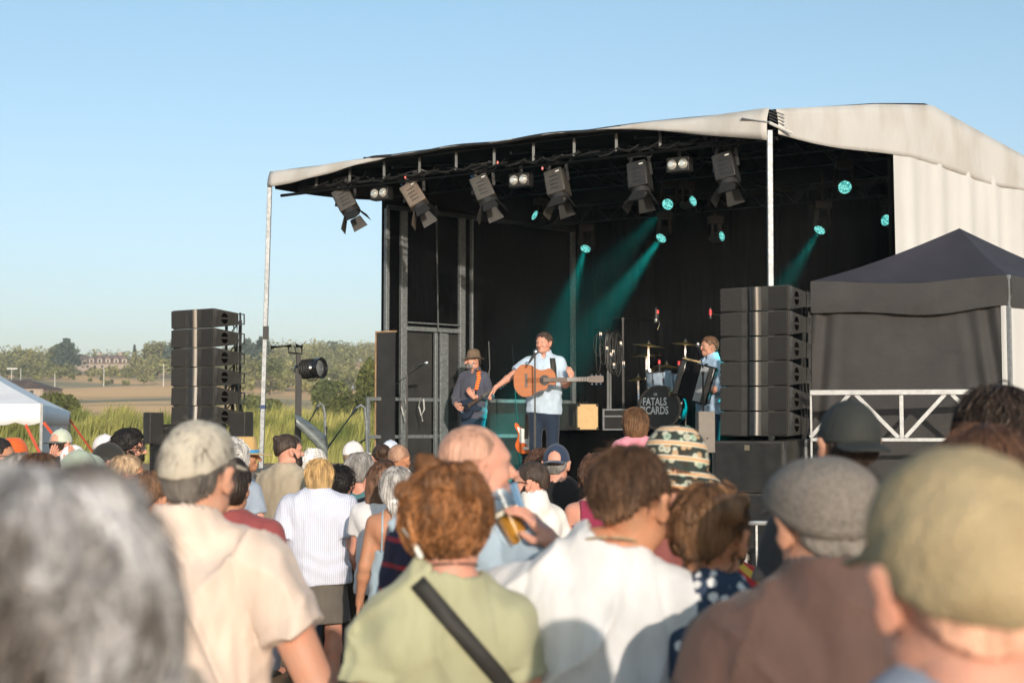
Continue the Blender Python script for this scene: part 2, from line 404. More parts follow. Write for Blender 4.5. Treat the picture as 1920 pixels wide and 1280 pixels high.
# far woodland masses
def wood(name, rows, label):
    cs = []
    for (x0, x1, y0, y1, n, h, dens) in rows:
        for _ in range(n):
            x = rng.uniform(x0, x1); y = rng.uniform(y0, y1); hh = h * rng.uniform(.6, 1.25); z = float(tz(x, y)); pxx = 960 + x / y * FPX
            if 138 < pxx < 252 and 430 < y < 520: continue
            if 138 < pxx < 252 and y <= 430: hh *= .45
            cs.append(crown_pts((x, y, z + hh * .5), (hh * .55, hh * .5, hh * .5), int(dens), 7))
    v, q = leafcloud(np.concatenate(cs), .42); o = meshobj(name, v, q, m_wood, smooth=False)
    return tag(o, label, 'woodland', kind='stuff')
wood('woodland', [(-280, 60, 600, 700, 170, 8.5, 200), (-200, -85, 500, 590, 55, 7, 220), (-122, 20, 375, 600, 560, 7, 110), (-215, -140, 390, 520, 150, 7, 120), (-70, 10, 300, 380, 90, 5, 130)], 'far green woods covering the ridge')
wood('hedgerows', [(-175, -40, 365, 450, 95, 4.6, 200), (-120, -70, 330, 352, 16, 2.6, 160), (-60, -35, 250, 300, 14, 3.2, 200), (-75, -18, 305, 350, 45, 5.5, 220)], 'bushy hedges between the dry fields')
def gpx(px, Y, dz=0): p = P(px, 800, Y); return p.x
for (px, Y, h, wd, m, kind, nm, lab, cat, n) in [
    (110, 450, 9.5, 13, m_oak, 'round', 'oak_tree', 'broad rounded oak tree left of the grey roof on the hill', 'tree', 2600),
    (30, 440, 8, 11, m_oak, 'round', 'oak_tree', 'leftmost rounded tree on the hill, at the frame edge', 'tree', 2200),
    (122, 420, 10, 12, m_cedar, 'layered', 'cedar_tree', 'blue green cedar with level branches beside the manor house', 'tree', 3200),
    (250, 470, 9, 3.6, m_dark, 'cone', 'conifer_tree', 'slim dark conifer right of the manor house', 'tree', 900),
    (268, 500, 8, 4.5, m_dark, 'cone', 'conifer_tree', 'dark conifer at the left end of the wooded slope', 'tree', 1000),
    (325, 430, 11.5, 11, m_cedar, 'layered', 'pine_tree', 'tall ragged pine just left of the left speaker tower', 'tree', 3000),
    (290, 460, 10, 14, m_wood, 'round', 'chestnut_tree', 'wide bushy tree in the middle of the wooded slope', 'tree', 2600),
    (462, 430, 10, 12, m_cedar, 'layered', 'pine_tree', 'ragged pine between the speaker tower and the left stage pole', 'tree', 3000),
    (490, 440, 10.5, 12, m_dark, 'layered', 'pine_tree', 'dark pine behind the left stage pole', 'tree', 3000),
    (505, 260, 7, 7, m_oak, 'round', 'field_tree', 'small field tree behind the left stage pole', 'tree', 1500),
    (620, 520, 8, 9, m_oak, 'round', 'field_tree', 'pale tree on the ridge above the greenhouse', 'tree', 1500)]:
    tree(nm, lab, cat, gpx(px, Y), Y, h, wd, m, n, .38 if Y > 300 else .2, 10, 'trees on the hill', kind)
def bush(px0, px1, ytop, Y, m, n, size, label, name='bush'):
    x0 = gpx(px0, Y); x1 = gpx(px1, Y); h = P(0, ytop, Y).z - float(tz((x0 + x1) / 2, Y)); e = empty(name, ((x0 + x1) / 2, Y, float(tz((x0 + x1) / 2, Y))), 0, label, 'bush', 'bushes by the reed bed')
    pts = crown_pts((0, 0, h * .5), ((x1 - x0) / 2, (x1 - x0) / 2.6, h * .52), n, 12)
    v, q = leafcloud(pts, size); meshobj('foliage', v, q, m, e, smooth=False)
    t = MB()
    for k in range(7): t.tube([(0, 0, -.1), (math.cos(k) * (x1 - x0) * .15, math.sin(k) * .3, h * .4), (math.cos(k) * (x1 - x0) * .33, math.sin(k) * .6, h * .8)], [.05, .03, .01], 5)
    t.build('stem', m_bark, e)
bush(62, 172, 722, 96, m_shrub, 9000, .12, 'dark willow bush behind the white marquee')
bush(662, 735, 668, 96, m_shrub, 9000, .12, 'tall dark bush beside the left wall of the stage')
bush(575, 665, 712, 130, m_oak, 7000, .16, 'low rounded green bush beyond the reeds, left of the tall dark bush')
bush(440, 560, 735, 125, m_oak, 7000, .16, 'broad green bush beyond the reeds, behind the left stage pole')
bush(600, 690, 735, 112, m_shrub, 7000, .14, 'mid green bush between the reeds and the field')
# manor house
stone = mat('manor_brick', (.36, .285, .22), .9, 0, .2, 2, .2, 8); slate = mat('slate_roof', (.16, .115, .09), .7, 0, .18, 1.2); cream = mat('cream_render', (.55, .45, .36), .9, 0, .1, .6); glassd = mat('dark_window', (.03, .035, .04), .15); tile = mat('rusty_tiles', (.11, .07, .05), .85, 0, .3, .6)
def house(px, Y, L, D, wh, rh, name, label, wm, rm, dorm=0, chim=(), lift=0, yaw=0):
    x = gpx(px, Y); e = empty(name, (x, Y, float(tz(x, Y)) + lift), R(yaw), label, 'house')
    MB().box((0, 0, wh / 2 - 2), (L, D, wh + 4)).build('wall', wm, e)
    o = .4; hip = D * .45
    vs = [(-L / 2 - o, -D / 2 - o, wh), (L / 2 + o, -D / 2 - o, wh), (L / 2 + o, D / 2 + o, wh), (-L / 2 - o, D / 2 + o, wh), (-L / 2 + hip, 0, wh + rh), (L / 2 - hip, 0, wh + rh)]
    rf = meshobj('roof', vs, [(0, 1, 5, 4), (1, 2, 5), (2, 3, 4, 5), (3, 0, 4), (3, 2, 1, 0)], rm, e, sharp=20)
    for c in chim:
        MB().box((c, .4, wh + rh * .9), (1.1, .9, 2.2)).box((c, .4, wh + rh * .9 + 1.15), (1.3, 1.1, .15)).build('chimney', stone, rf)
    for k in range(dorm):
        dx = -L / 2 + L * (k + 1) / (dorm + 1); d = MB()
        d.box((dx, -D / 2 + .9, wh + rh * .30), (1.5, 1.8, rh * .42)); d.v += []
        q = d.build('dormer', cream, rf)
        pr = MB(); pr._add([(dx - .95, -D / 2 - .15, wh + rh * .5), (dx + .95, -D / 2 - .15, wh + rh * .5), (dx, -D / 2 - .15, wh + rh * .82), (dx - .95, -D / 2 + 2.4, wh + rh * .5), (dx + .95, -D / 2 + 2.4, wh + rh * .5), (dx, -D / 2 + 2.4, wh + rh * .82)], [(0, 1, 2), (5, 4, 3), (0, 2, 5, 3), (1, 4, 5, 2), (0, 3, 4, 1)]).build('dormer_roof', slate, q, smooth=False)
        MB().box((dx, -D / 2 - .03, wh + rh * .28), (.8, .06, rh * .3)).build('pane', glassd, q)
    for k in range(int(L // 2.4)):
        wx = -L / 2 + 1.4 + 2.4 * k
        if wx < L / 2 - 1: 
            f = MB().box((wx, -D / 2 - .03, wh * .55), (1.0, .06, wh * .5)).build('window', cream, e); MB().box((wx, -D / 2 - .07, wh * .55), (.8, .03, wh * .44)).build('pane', glassd, f)
    return e
house(205, 475, 16, 8, 2.2, 3.0, 'manor_house', 'long brick manor house with dormers on the hill', stone, slate, 5, (-3.6, 3.2), 1.0, 4)
house(152, 478, 7, 6, 1.8, 1.8, 'outbuilding', 'low brick wing at the left end of the manor house', stone, slate, 0, (), 2.6)
house(78, 455, 8, 7, 1.2, 1.5, 'cottage', 'low cottage with grey hipped roof between the hill trees', cream, mat('grey_slate', (.2, .2, .2), .6, 0, .1), 0, (), 2.6)
house(30, 252, 13, 9, 1.5, 1.6, 'barn', 'long low barn with brown roof behind the white marquee', mat('barn_wall', (.34, .27, .21), .9, 0, .2, 1), tile, 0, (), .1, -3)
# greenhouse and poles
x = gpx(636, 330); e = empty('greenhouse', (x, 330, float(tz(x, 330))), 0, 'small white framed greenhouse on the bare hillside', 'greenhouse')
whitep = mat('white_paint', (.75, .76, .74), .5); t = MB()
for k in range(9): t.bar((-4.2 + k * 1.05, 0, 0), (-4.2 + k * 1.05, 0, 1.9), .12, .12); t.bar((-4.2 + k * 1.05, 2.4, 0), (-4.2 + k * 1.05, 2.4, 1.5), .1, .1)
t.bar((-4.3, 0, 1.9), (4.3, 0, 1.9), .15, .12); t.bar((-4.3, 0, 1), (4.3, 0, 1), .1, .1); t.build('frame', whitep, e)
MB().box((0, 1.2, .75), (8.3, 2.2, 1.5)).build('panel', mat('greenhouse_glass', (.30, .34, .33), .4), e)
for (px, Y, yt, yb, lab) in [(22, 300, 690, 712, 'pale pole with a cross bar by the left frame edge'), (39, 300, 690, 712, 'thin pale pole next to the cross bar pole'), (103, 320, 700, 714, 'short pale post left of the cedar'), (195, 320, 686, 703, 'thin white pole below the manor house'), (307, 300, 682, 712, 'tall concrete pole on the slope, left of the speaker tower'), (617, 160, 708, 738, 'thin white pole standing before the field right of the lamp stand')]:
    t0 = P(px, yt, Y); t1 = float(tz(t0.x, Y)); e = MB().tube([(0, 0, 0), (0, 0, t0.z - t1)], [.10, .07], 8)
    if px == 22: e.bar((-1, 0, t0.z - t1 - .1), (1.2, 0, t0.z - t1 - .1), .2, .35)
    o = e.build('utility_pole', M_('pole_concrete', (.5, .5, .47), .8)); o.location = (t0.x, Y, t1); tag(o, lab, 'pole', 'pale poles on the hillside')
# ------------------------------------------------------------- white marquee on the left
mw = mat('marquee_fabric', (.78, .79, .80), .6, 0, .04, 2, .2, 6)
mwi = mat('marquee_wall', (.70, .69, .67), .7, 0, .05, 2, .2, 6)
D0 = 24.0; c0 = P(78, 757, D0); ev = c0.z; vb = P(78, 797, D0).z
e = empty('marquee', (c0.x, D0, 0), 0, 'white marquee with scalloped edge at the left frame edge', 'marquee')
A = Vector((0, 0, ev)); rd = Vector((-3.25, 12, 0)); fd = Vector((-3.0, -.1, 0)); q1 = A + rd; q2 = A + fd; q3 = A + fd + rd; top = A + fd * .75 + rd * .3 + Vector((0, 0, 1.35))
rf = MB()
def facet(a, b, sag=.12):
    rows = []
    for i in range(9):
        t = i / 8; row = []
        for j in range(9):
            s = j / 8; base = a.lerp(b, s); p = base.lerp(top, t); p.z -= sag * math.sin(math.pi * t) * (.6 + .4 * math.sin(math.pi * s)); row.append(p)
        rows.append(row)
    rf.grid(rows)
facet(A, q1); facet(q1, q3); facet(q3, q2); facet(q2, A); rf.build('roof', mw, e, sharp=25)
def valance(a, b, n, name='valance'):
    t = MB(); L = (b - a).length; rows = [[], [], []]; N = n * 8
    nrm = (b - a).cross(Vector((0, 0, 1))).normalized() * .012
    for i in range(N + 1):
        s = i / N; p = a.lerp(b, s); hang = (ev - vb) * (.86 + .14 * abs(math.sin(math.pi * s * n))); wv = .014 * math.sin(s * 23)
        rows[0].append(p); rows[1].append(p + nrm * (wv * 40) - Vector((0, 0, hang * .5))); rows[2].append(p + nrm * (wv * 60) - Vector((0, 0, hang)))
    t.grid(rows); o = t.build(name, mw, e); md = o.modifiers.new('thick', 'SOLIDIFY'); md.thickness = .004; return o
valance(A + Vector((0, -.01, .0)), q2, 7); valance(A + Vector((.01, 0, 0)), q1, 30); 
for p in (A, q1, q2, q3): MB().cyl((p.x, p.y, 0), (p.x, p.y, ev), .025, 10).build('post', alu, e)
wl = MB(); rows = [[], []]
for i in range(31):
    s = i / 30; p = (A + fd * .25).lerp(q2, s); p.y += .05 + .03 * math.sin(s * 30); rows[0].append((p.x, p.y, vb + .06)); rows[1].append((p.x, p.y, .02))
wl.grid(rows).build('side_wall', mwi, e)
wl = MB(); rows = [[], []]
for i in range(31):
    s = i / 30; p = (A + rd * .08).lerp(q1, s); rows[0].append((p.x - .04, p.y + .03 * math.sin(s * 30), vb + .06)); rows[1].append((p.x - .04, p.y, .02))
wl.grid(rows).build('side_wall', mwi, e)
orange = mat('orange_strap', (.75, .09, .03), .6, 0, .1, 10)
for (a, b, lab) in [((130, 786), (166, 836), 'orange guy strap at the right corner of the white marquee'), ((82, 792), (112, 830), 'orange strap under the marquee edge, middle of the three'), ((48, 796), (66, 832), 'orange strap under the marquee edge, leftmost of the three')]:
    p = P(*a, 35.8 if a[0] > 100 else 23.9); q = P(*b, 33.6 if a[0] > 100 else 23.2); d = (q - p).normalized(); q = p + d * (p.z / -d.z)
    o = MB().bar(p - p, q - p, .05, .006, Vector((0, 1, 0))).build('guy_strap', orange); o.location = p; tag(o, lab, 'strap', 'orange marquee straps')
# ------------------------------------------------------------- mobile stage
FL = Vector((-3.03, 17.8, 0)); U = Vector((.843, -.537, 0)); W = Vector((.75, .66, 0)); SW = 6.70
DECK = 1.15
stage = empty('mobile_stage', FL, 0, 'black lined mobile stage with a cream canopy and two front poles', 'stage')
def S(a, b, z): return U * a + W * b + Vector((0, 0, z))          # local to the stage
def SWd(a, b, z): return FL + S(a, b, z)
def eave(b): return EYE + float(np.interp(b, [0, 1.78, 2.85, 4.86, 6.0], [3.21, 3.53, 3.68, 3.36, 3.16]))
VB = EYE + 2.95
# canopy skin (outer) and black lining
rows = []; rowsL = []
for i in range(61):
    a = SW * i / 60; r = []; rl = []
    for j in range(29):
        b = 6.0 * j / 28
        sag = .02 * math.sin(a * 2.1 + b) + .035 * math.sin(a / SW * math.pi * 5) ** 2 * math.sin(math.pi * min(1, b / 2.85))
        z = eave(b) + .025 * math.sin(math.pi * a / SW) - sag * .6
        r.append(S(a, b, z)); rl.append(S(a * .994 + .02, b * .99 + .03, z - .03))
    rows.append(r); rowsL.append(rl)
MB().grid(rows).build('roof_canopy', pvc, stage, sharp=0); MB().grid(rowsL).build('roof_lining', lining, stage, sharp=0)
# front flap: hangs at both corners, rolled up to a dark lip in the middle
rows = [[], [], [], []]
for i in range(81):
    a = SW * i / 80
    if a < 1.9: hang = .20 * (1 - a / 1.9) ** .8 + .004; out = .025 * (1 - a / 1.9)
    elif a > 4.7: hang = .33 * ((a - 4.7) / 2.0) ** 1.2 + .004; out = .06 * (a - 4.7) / 2
    else: hang = .004; out = 0
    z = eave(0) + .025 * math.sin(math.pi * a / SW) - .012 * math.sin(a / SW * math.pi * 5) ** 2
    for k, t in enumerate((0, .35, .75, 1)):
        rows[k].append(S(a, -.03 - out * math.sin(t * math.pi * .8) - .02 * math.sin(a * 9 + t * 2) * t, z - hang * t))
o = MB().grid(rows).build('front_flap', pvc, stage, sharp=0); md = o.modifiers.new('t', 'SOLIDIFY'); md.thickness = .006; md.offset = 0
lip = MB().tube([S(a, -.02, eave(0) + .025 * math.sin(math.pi * a / SW) - .012 + .012 * math.sin(a * 5)) for a in np.linspace(1.5, 5.0, 30)], .020, 8).build('flap_roll', black, stage)
# gable flaps left and right
for a0, nm in ((SW, 1), (0, -1)):
    rows = []
    for i in range(61):
        b = 6.2 * i / 60; zt = eave(min(b, 6.0)); zb = VB - .035 * math.sin(b * 1.9) + .03 * math.sin(b * .9) + (.0 if nm > 0 else .05)
        rows.append([S(a0 + nm * (.012 + .012 * math.sin(t * 3.1) * (1 + .6 * math.sin(b * 6)) + (.02 * t if nm > 0 else 0)), b + .06, zt + (zb - zt) * t) for t in (0, .2, .45, .7, .9, 1)])
    o = MB().grid(rows).build('gable_flap', pvc if nm > 0 else lining, stage, sharp=0); md = o.modifiers.new('t', 'SOLIDIFY'); md.thickness = .006; md.offset = 0
lc = MB()
for k in range(5): lc.tube([S(SW + .01, -.04 + .0 * k, eave(0) - .02 - .03 * k), S(SW + .06, .12, eave(0) - .06 - .035 * k)], .006, 5)
lc.tube([S(SW - .25, -.1, eave(0) - .09), S(SW + .02, -.06, eave(0) - .16), S(SW + .1, .18, eave(0) - .24)], .016, 6); lc.build('lacing', pvc_w, stage)
# right side curtain with folds, black inside
def curtain(a0, b0, b1, zt, zb, m, amp, freq, off=0, slant=0):
    rows = [[], [], [], [], []]
    N = int((b1 - b0) * 34)
    for i in range(N + 1):
        b = b0 + (b1 - b0) * i / N
        f = amp * (math.sin(b * freq) + .6 * math.sin(b * freq * 1.9 + 1) + .5 * math.sin(b * freq * .43 + 2))
        for k, t in enumerate((0, .1, .4, .75, 1)):
            rows[k].append(S(a0 + off + f * (.25 + .75 * t), b + slant * t, zt + (zb - zt) * t))
    return MB().grid(rows)
curtain(SW, 2.1, 6.2, VB + .06, .9, None, .022, 11, .03, .07).build('side_curtain', pvc_w, stage, sharp=0)
curtain(SW, 2.1, 5.4, VB + .2, DECK, None, .02, 13, -.05).build('inner_drape', drape, stage, sharp=0)
# back drape
rows = [[], [], []]
for i in range(400):
    a = SW * i / 399; f = .012 * math.sin(a * 26) + .01 * math.sin(a * 43 + 1)
    for k, z in enumerate((eave(5.3) - .05, 3, DECK)): rows[k].append(S(a, 5.3, 0) + W * f + Vector((0, 0, z)))
MB().grid(rows).build('back_drape', drape, stage, sharp=0)
# ceiling sheet above the trusses so that no sky shows through
# deck, skirt
dk = MB(); n0 = len(dk.v); dk._add([S(-.05, .05, DECK - .14), S(SW + .05, .05, DECK - .14), S(SW + .05, 5.6, DECK - .14), S(-.05, 5.6, DECK - .14), S(-.05, .05, DECK), S(SW + .05, .05, DECK), S(SW + .05, 5.6, DECK), S(-.05, 5.6, DECK)], [(0, 3, 2, 1), (4, 5, 6, 7), (0, 1, 5, 4), (1, 2, 6, 5), (2, 3, 7, 6), (3, 0, 4, 7)])
dk.build('deck', mat('stage_deck', (.035, .035, .036), .6, 0, .3, 3), stage)
sk = MB(); sk.grid([[S(a, .1 + .012 * math.sin(a * 40), z) for a in np.linspace(0, SW, 200)] for z in (DECK - .13, .02)]); sk.grid([[S(-.02 + .01 * math.sin(b * 40), b, z) for b in np.linspace(.1, 5.5, 120)] for z in (DECK - .13, .02)])
sk.build('skirt', drape, stage, sharp=0)
# poles at the two front corners
for a, lean in ((0, (-.10, .0)), (SW, (-.02, 0))):
    zt = EYE + (3.03 if a == 0 else 2.98)
    t = MB().bar(S(a, -.03, 0) + Vector((lean[0], 0, 0)), S(a, -.03, zt), .055, .055, Vector((0, 1, 0)))
    p = t.build('pole', galv_pole, stage, bevel=.006)
    s0 = S(a, -.03, 0) + Vector((lean[0], 0, 0))
    q = s0.lerp(S(a, -.03, zt), .62 if a == 0 else .6)
    if a == 0:
        MB().box(q + Vector((.012, -.03, 0)), (.07, .03, .16)).build('clamp', black, p); q = s0.lerp(S(a, -.03, zt), .43)
        MB().box(q, (.065, .065, .05)).build('blue_tape', M_('blue_tape', (.03, .06, .16), .6), p)
        q = s0.lerp(S(a, -.03, zt), .262); MB().box(q, (.085, .085, .12)).build('foot_sleeve', M_('navy_sleeve', (.015, .03, .06), .6), p)
# roof frame: ladder truss along the front, cross trusses, rafters
zl = EYE + 2.99; tr = MB()
tr.cyl(S(.25, .18, zl), S(SW - .12, .18, zl), .028, 10); tr.bar(S(.1, .16, zl + .24), S(SW - .1, .16, zl + .22), .05, .04)
for k in range(12): a = .55 + k * .53; tr.bar(S(a, .17, zl), S(a, .17, zl + .23), .03, .045)
tr.build('front_truss', steel_dark, stage)
MB().cyl(S(.02, .12, VB - .03), S(SW - .02, .12, VB - .03), .02, 8).build('eave_bar', steel_dark, stage)
for b in (1.9, 3.2, 4.6):
    t = MB(); z = eave(b) - .45
    t.cyl(S(.05, b, z), S(SW - .05, b, z), .022, 8); t.cyl(S(.05, b, z + .25), S(SW - .05, b, z + .25), .02, 8)
    for k in range(13): a = .2 + k * .47; t.cyl(S(a, b, z), S(a + .235, b, z + .25), .01, 6); t.cyl(S(a + .47, b, z), S(a + .235, b, z + .25), .01, 6)
    t.build('cross_truss', steel_dark, stage)
for a in (1.7, 3.4, 5.0): MB().tube([S(a, .2, eave(.2) - .12), S(a, 2.85, eave(2.85) - .12), S(a, 5.2, eave(5.2) - .12)], .02, 6).build('rafter', steel_dark, stage)
MB().cyl(S(4.35, 2.6, eave(2.6) - .25), S(4.15, 2.9, eave(2.6) - .75), .02, 8).cyl(S(4.43, 2.62, eave(2.6) - .25), S(4.23, 2.92, eave(2.6) - .75), .02, 8).build('brace', steel_dark, stage)
# left side wall: steel posts, rails, mesh infill over black boards
def meshmat():
    m = mat('wall_mesh', (.022, .022, .021), .6, 0, .25, 5, .6, 200); return m
wm = meshmat(); fr = MB()
for b, wd, z0 in ((1.80, .055, .1), (2.08, .10, .1), (3.10, .10, .1), (3.28, .03, .9), (5.26, .07, .9), (5.40, .05, .9)):
    MB().bar(S(0, b, z0), S(0, b, VB - .02), .06, wd, W).build('wall_post', galv, stage, bevel=.006)
MB().cyl(S(.06, 2.62, 3.15), S(.02, 2.62, VB + .1), .012, 8).build('drop_rod', galv, stage)
MB().bar(S(0, 1.8, VB), S(0, 5.3, VB), .06, .06).build('top_rail', steel_dark, stage)
MB().bar(S(0, 2.13, 3.18), S(0, 3.05, 3.18), .06, .06).bar(S(.03, 2.13, 3.26), S(.03, 3.05, 3.26), .025, .02).build('door_head', galv, stage, bevel=.006)
MB().bar(S(.02, 2.62, 1.25), S(.02, 2.62, 3.14), .05, .05, W).bar(S(0, 2.78, .7), S(0, 2.78, 3.14), .05, .14, W).build('door_jamb', galv, stage, bevel=.006)
for z in (2.22, 1.72):
    MB().bar(S(.0, 3.14, z), S(.0, 5.26, z), .04, .05).build('guard_rail', galv, stage); MB().bar(S(-.01, 2.13, z), S(-.01, 2.72, z), .03, .045).build('guard_rail', galv, stage)
    MB().bar(S(.05, 1.45, z), S(.05, 2.03, z), .03, .045).build('guard_rail', galv, stage)
MB().bar(S(.06, 1.45, .9), S(.06, 1.45, 2.24), .045, .045, W).build('guard_post', galv, stage, bevel=.005)
MB()._add([S(-.04, 1.8, .1), S(-.04, 5.4, .1), S(-.04, 5.4, VB + .2), S(-.04, 1.8, VB + .2), S(-.09, 1.8, .1), S(-.09, 5.4, .1), S(-.09, 5.4, VB + .2), S(-.09, 1.8, VB + .2)], [(0, 1, 2, 3), (7, 6, 5, 4), (0, 4, 5, 1), (1, 5, 6, 2), (2, 6, 7, 3), (3, 7, 4, 0)]).build('side_drape', drape, stage)
for (b0, b1, z0, z1) in ((2.14, 2.59, 1.25, 3.13), (2.87, 3.04, 1.25, 3.13), (3.2, 5.2, 1.2, 2.2)):
    MB().bar(S(-.02, b0, (z0 + z1) / 2), S(-.02, b1, (z0 + z1) / 2), .012, z1 - z0).build('mesh_panel', wm, stage)
# white rope loops on the guard rail
for (px, py) in ((756, 748), (789, 748)):
    p = P(px, py, 19.1) - FL
    MB().tube([p + Vector((0, -.05, .02)), p + Vector((-.02, -.06, -.1)), p + Vector((.01, -.06, -.22)), p + Vector((.05, -.05, -.14)), p + Vector((.04, -.05, 0))], .011, 6).tube([p + Vector((.01, -.06, -.2)), p + Vector((.03, -.07, -.3))], .011, 6).build('rope_tie', pvc_w, stage)
# dark board standing left of the wall
p0 = P(707, 624, 18.9); p1 = P(741, 624, 18.75); e = empty('backing_board', ((p0.x + p1.x) / 2, 18.83, 0), math.atan2(p1.y - p0.y, p1.x - p0.x), 'dark mesh faced board with a wooden edge, left of the stage wall', 'board')
wd = (p1 - p0).length
MB().box((0, 0, (p0.z + .3) / 2), (wd, .02, p0.z - .3)).build('panel', wm, e)
MB().box((-wd / 2 - .012, 0, (p0.z + .3) / 2), (.02, .03, p0.z - .3)).box((0, 0, p0.z + .012), (wd + .04, .03, .02)).build('edge_strip', mat('raw_wood', (.35, .22, .12), .7, 0, .2), e)

# ------------------------------------------------------------- lamps on the front truss
lampgrey = mat('lamp_housing', (.06, .055, .047), .55, .2, .15, 20); lens_g = mat('lens_glass', (.5, .52, .5), .08, .6, .1)
tagw = mat('white_sticker', (.7, .7, .68), .5); blue_pl = mat('blue_plug', (.05, .25, .65), .4); red_pl = mat('red_clip', (.6, .05, .03), .4)
def spotlight(px, py, Y, label, tilt=35, yaw=0, m=None):
    c = P(px, py, Y); e = empty('stage_spotlight', c, R(yaw), label, 'spotlight', 'spotlights with barn doors on the front truss')
    T = rotM(0, tilt, 0)                    # local: beam goes along -z, tipped toward +x
    T = rotM(-14, 0, 0) @ Matrix.Rotation(R(-tilt), 4, 'Y')
    m = m or lampgrey
    b = MB().box((0, 0, .03), (.225, .22, .30), M=None, taper=(.96, .96)); b.v = [T @ q for q in b.v]; bo = b.build('body', m, e, bevel=.012)
    f = MB()
    for k in range(5): f.box((-.113, 0, -.07 + .05 * k), (.006, .16, .012))
    for k in range(4): f.box((0, -.112, -.06 + .05 * k), (.10, .006, .008))
    f.v = [T @ q for q in f.v]; f.build('vent', black, bo)
    s = MB().box((.06, -.113, .13), (.045, .004, .014)); s.v = [T @ q for q in s.v]; s.build('sticker', tagw, bo)
    l = MB().lathe([(.10, -.12), (.105, -.175), (.09, -.18)], 20); l.v = [T @ q for q in l.v]; l.build('snout', black, e)
    l = MB().lathe([(.088, -.178), (.05, -.186), (.0001, -.19)], 20); l.v = [T @ q for q in l.v]; l.build('lens', lens_g, e)
    for k, (dx, dy) in enumerate(((-1, 0), (1, 0), (0, -1), (0, 1))):
        d = MB(); o = .10; L = .14; sp = .06 if k % 2 else .10
        ax = Vector((dx, dy, 0)); sd_ = Vector((-dy, dx, 0)); z0 = -.18
        pts = [ax * o + sd_ * .07 + Vector((0, 0, z0)), ax * o - sd_ * .07 + Vector((0, 0, z0)), ax * (o + sp) - sd_ * .095 + Vector((0, 0, z0 - L)), ax * (o + sp) + sd_ * .095 + Vector((0, 0, z0 - L))]
        nn = (pts[1] - pts[0]).cross(pts[2] - pts[0]).normalized() * .003
        d._add(pts + [q + nn for q in pts], [(0, 1, 2, 3), (7, 6, 5, 4), (0, 4, 5, 1), (1, 5, 6, 2), (2, 6, 7, 3), (3, 7, 4, 0)]); d.v = [T @ q for q in d.v]; d.build('barn_door', black if k else m, e, smooth=False)
    h = .30
    y = MB(); 
    for sx in (-1, 1): a = T @ Vector((sx * .135, 0, .03)); y.bar(a, Vector((sx * .11 * .9, 0, h - .05)), .035, .006, Vector((0, 1, 0)))
    y.bar((-.10, 0, h - .05), (.10, 0, h - .05), .035, .006); y.box((0, 0, h - .01), (.05, .04, .07)); y.build('yoke', black, e)
    k = MB(); a = T @ Vector((-.06, 0, .19)); k.tube([a, a + Vector((-.06, 0, .08)), a + Vector((-.02, -.02, .17)), Vector((.02, 0, h + .04)), Vector((.2, .02, h + .02)), Vector((.24, .02, h + .1))], .009, 6); k.build('cable', black, e)
    MB().cyl(a, a + Vector((-.03, 0, .055)), .014, 8).build('plug', blue_pl, e)
    MB().tube([T @ Vector((.1, 0, .18)), Vector((.16, .0, h)), Vector((.05, 0, h + .06))], .005, 5).build('safety_cable', alu, e)
    return e
lampbrown = mat('lamp_housing_brown', (.15, .115, .085), .55, .2, .2, 20)  # browner and lighter than the other housings
def fy(px, b=.25):                       # distance of the truss line at a photo column
    a = (px - 960) / FPX; o = FL + W * b
    t = (a * o.y - o.x) / (U.x - a * U.y); return o.y + t * U.y
for k, (px, py, lab, m, tl) in enumerate([(650, 381, 'leftmost spotlight on the front truss, hanging against the sky', lampgrey, 30), (779, 372, 'brown spotlight second from the left on the front truss', lampbrown, 32), (908, 360, 'third spotlight from the left on the front truss', lampgrey, 24), (1046, 350, 'fourth spotlight from the left, above the singer', lampgrey, 16),
        (1200, 337, 'fifth spotlight from the left on the front truss', black, 10), (1362, 322, 'rightmost spotlight on the front truss, beside the right pole', black, 14)]):
    spotlight(px, py, fy(px), lab, tl, -25 if k > 2 else -10, m)
blind = mat('blinder_reflector', (.85, .82, .74), .22, .75, .1, 30, emit=(1, .9, .7), estr=.12)
for px, py, lab in ((710, 362, 'twin blinder lamp between the two leftmost spotlights'), (972, 337, 'twin blinder lamp between the third and fourth spotlights'), (1270, 308, 'twin blinder lamp between the two rightmost spotlights')):
    c = P(px, py, fy(px, .35)); e = empty('blinder_lamp', c, R(-32), lab, 'lamp', 'twin blinders on the front truss')
    MB().box((0, .06, 0), (.27, .12, .16)).box((0, .06, .12), (.04, .04, .10)).build('housing', black, e, bevel=.01)
    for s in (-1, 1):
        MB().lathe([(.0001, .03), (.03, .028), (.052, .008), (.058, -.012)], 18, Matrix.Translation((s * .065, -.005, 0)) @ rotM(90)).build('reflector', blind, e)
        MB().lathe([(.058, -.012), (.062, -.02), (.062, 0)], 18, Matrix.Translation((s * .065, 0, 0)) @ rotM(90)).build('bezel', black, e)
cb = MB()
rr = random.Random(4)
for k in range(26):
    a = .4 + k * .24; pts = [SWd(a + .12 * q, .15, zl + .03 - .08 * math.sin(math.pi * q / 3) * rr.uniform(.2, 1) + rr.uniform(-.01, .02)) - FL for q in range(4)]; cb.tube(pts, .011, 6)
o = cb.build('cable_loom', black, stage)
for px, py in ((760, 333), (933, 305), (1017, 316)):
    o = MB().box((0, 0, 0), (.018, .018, .03)).build('safety_clip', red_pl, stage); o.location = P(px, py, fy(px, .1)) - FL
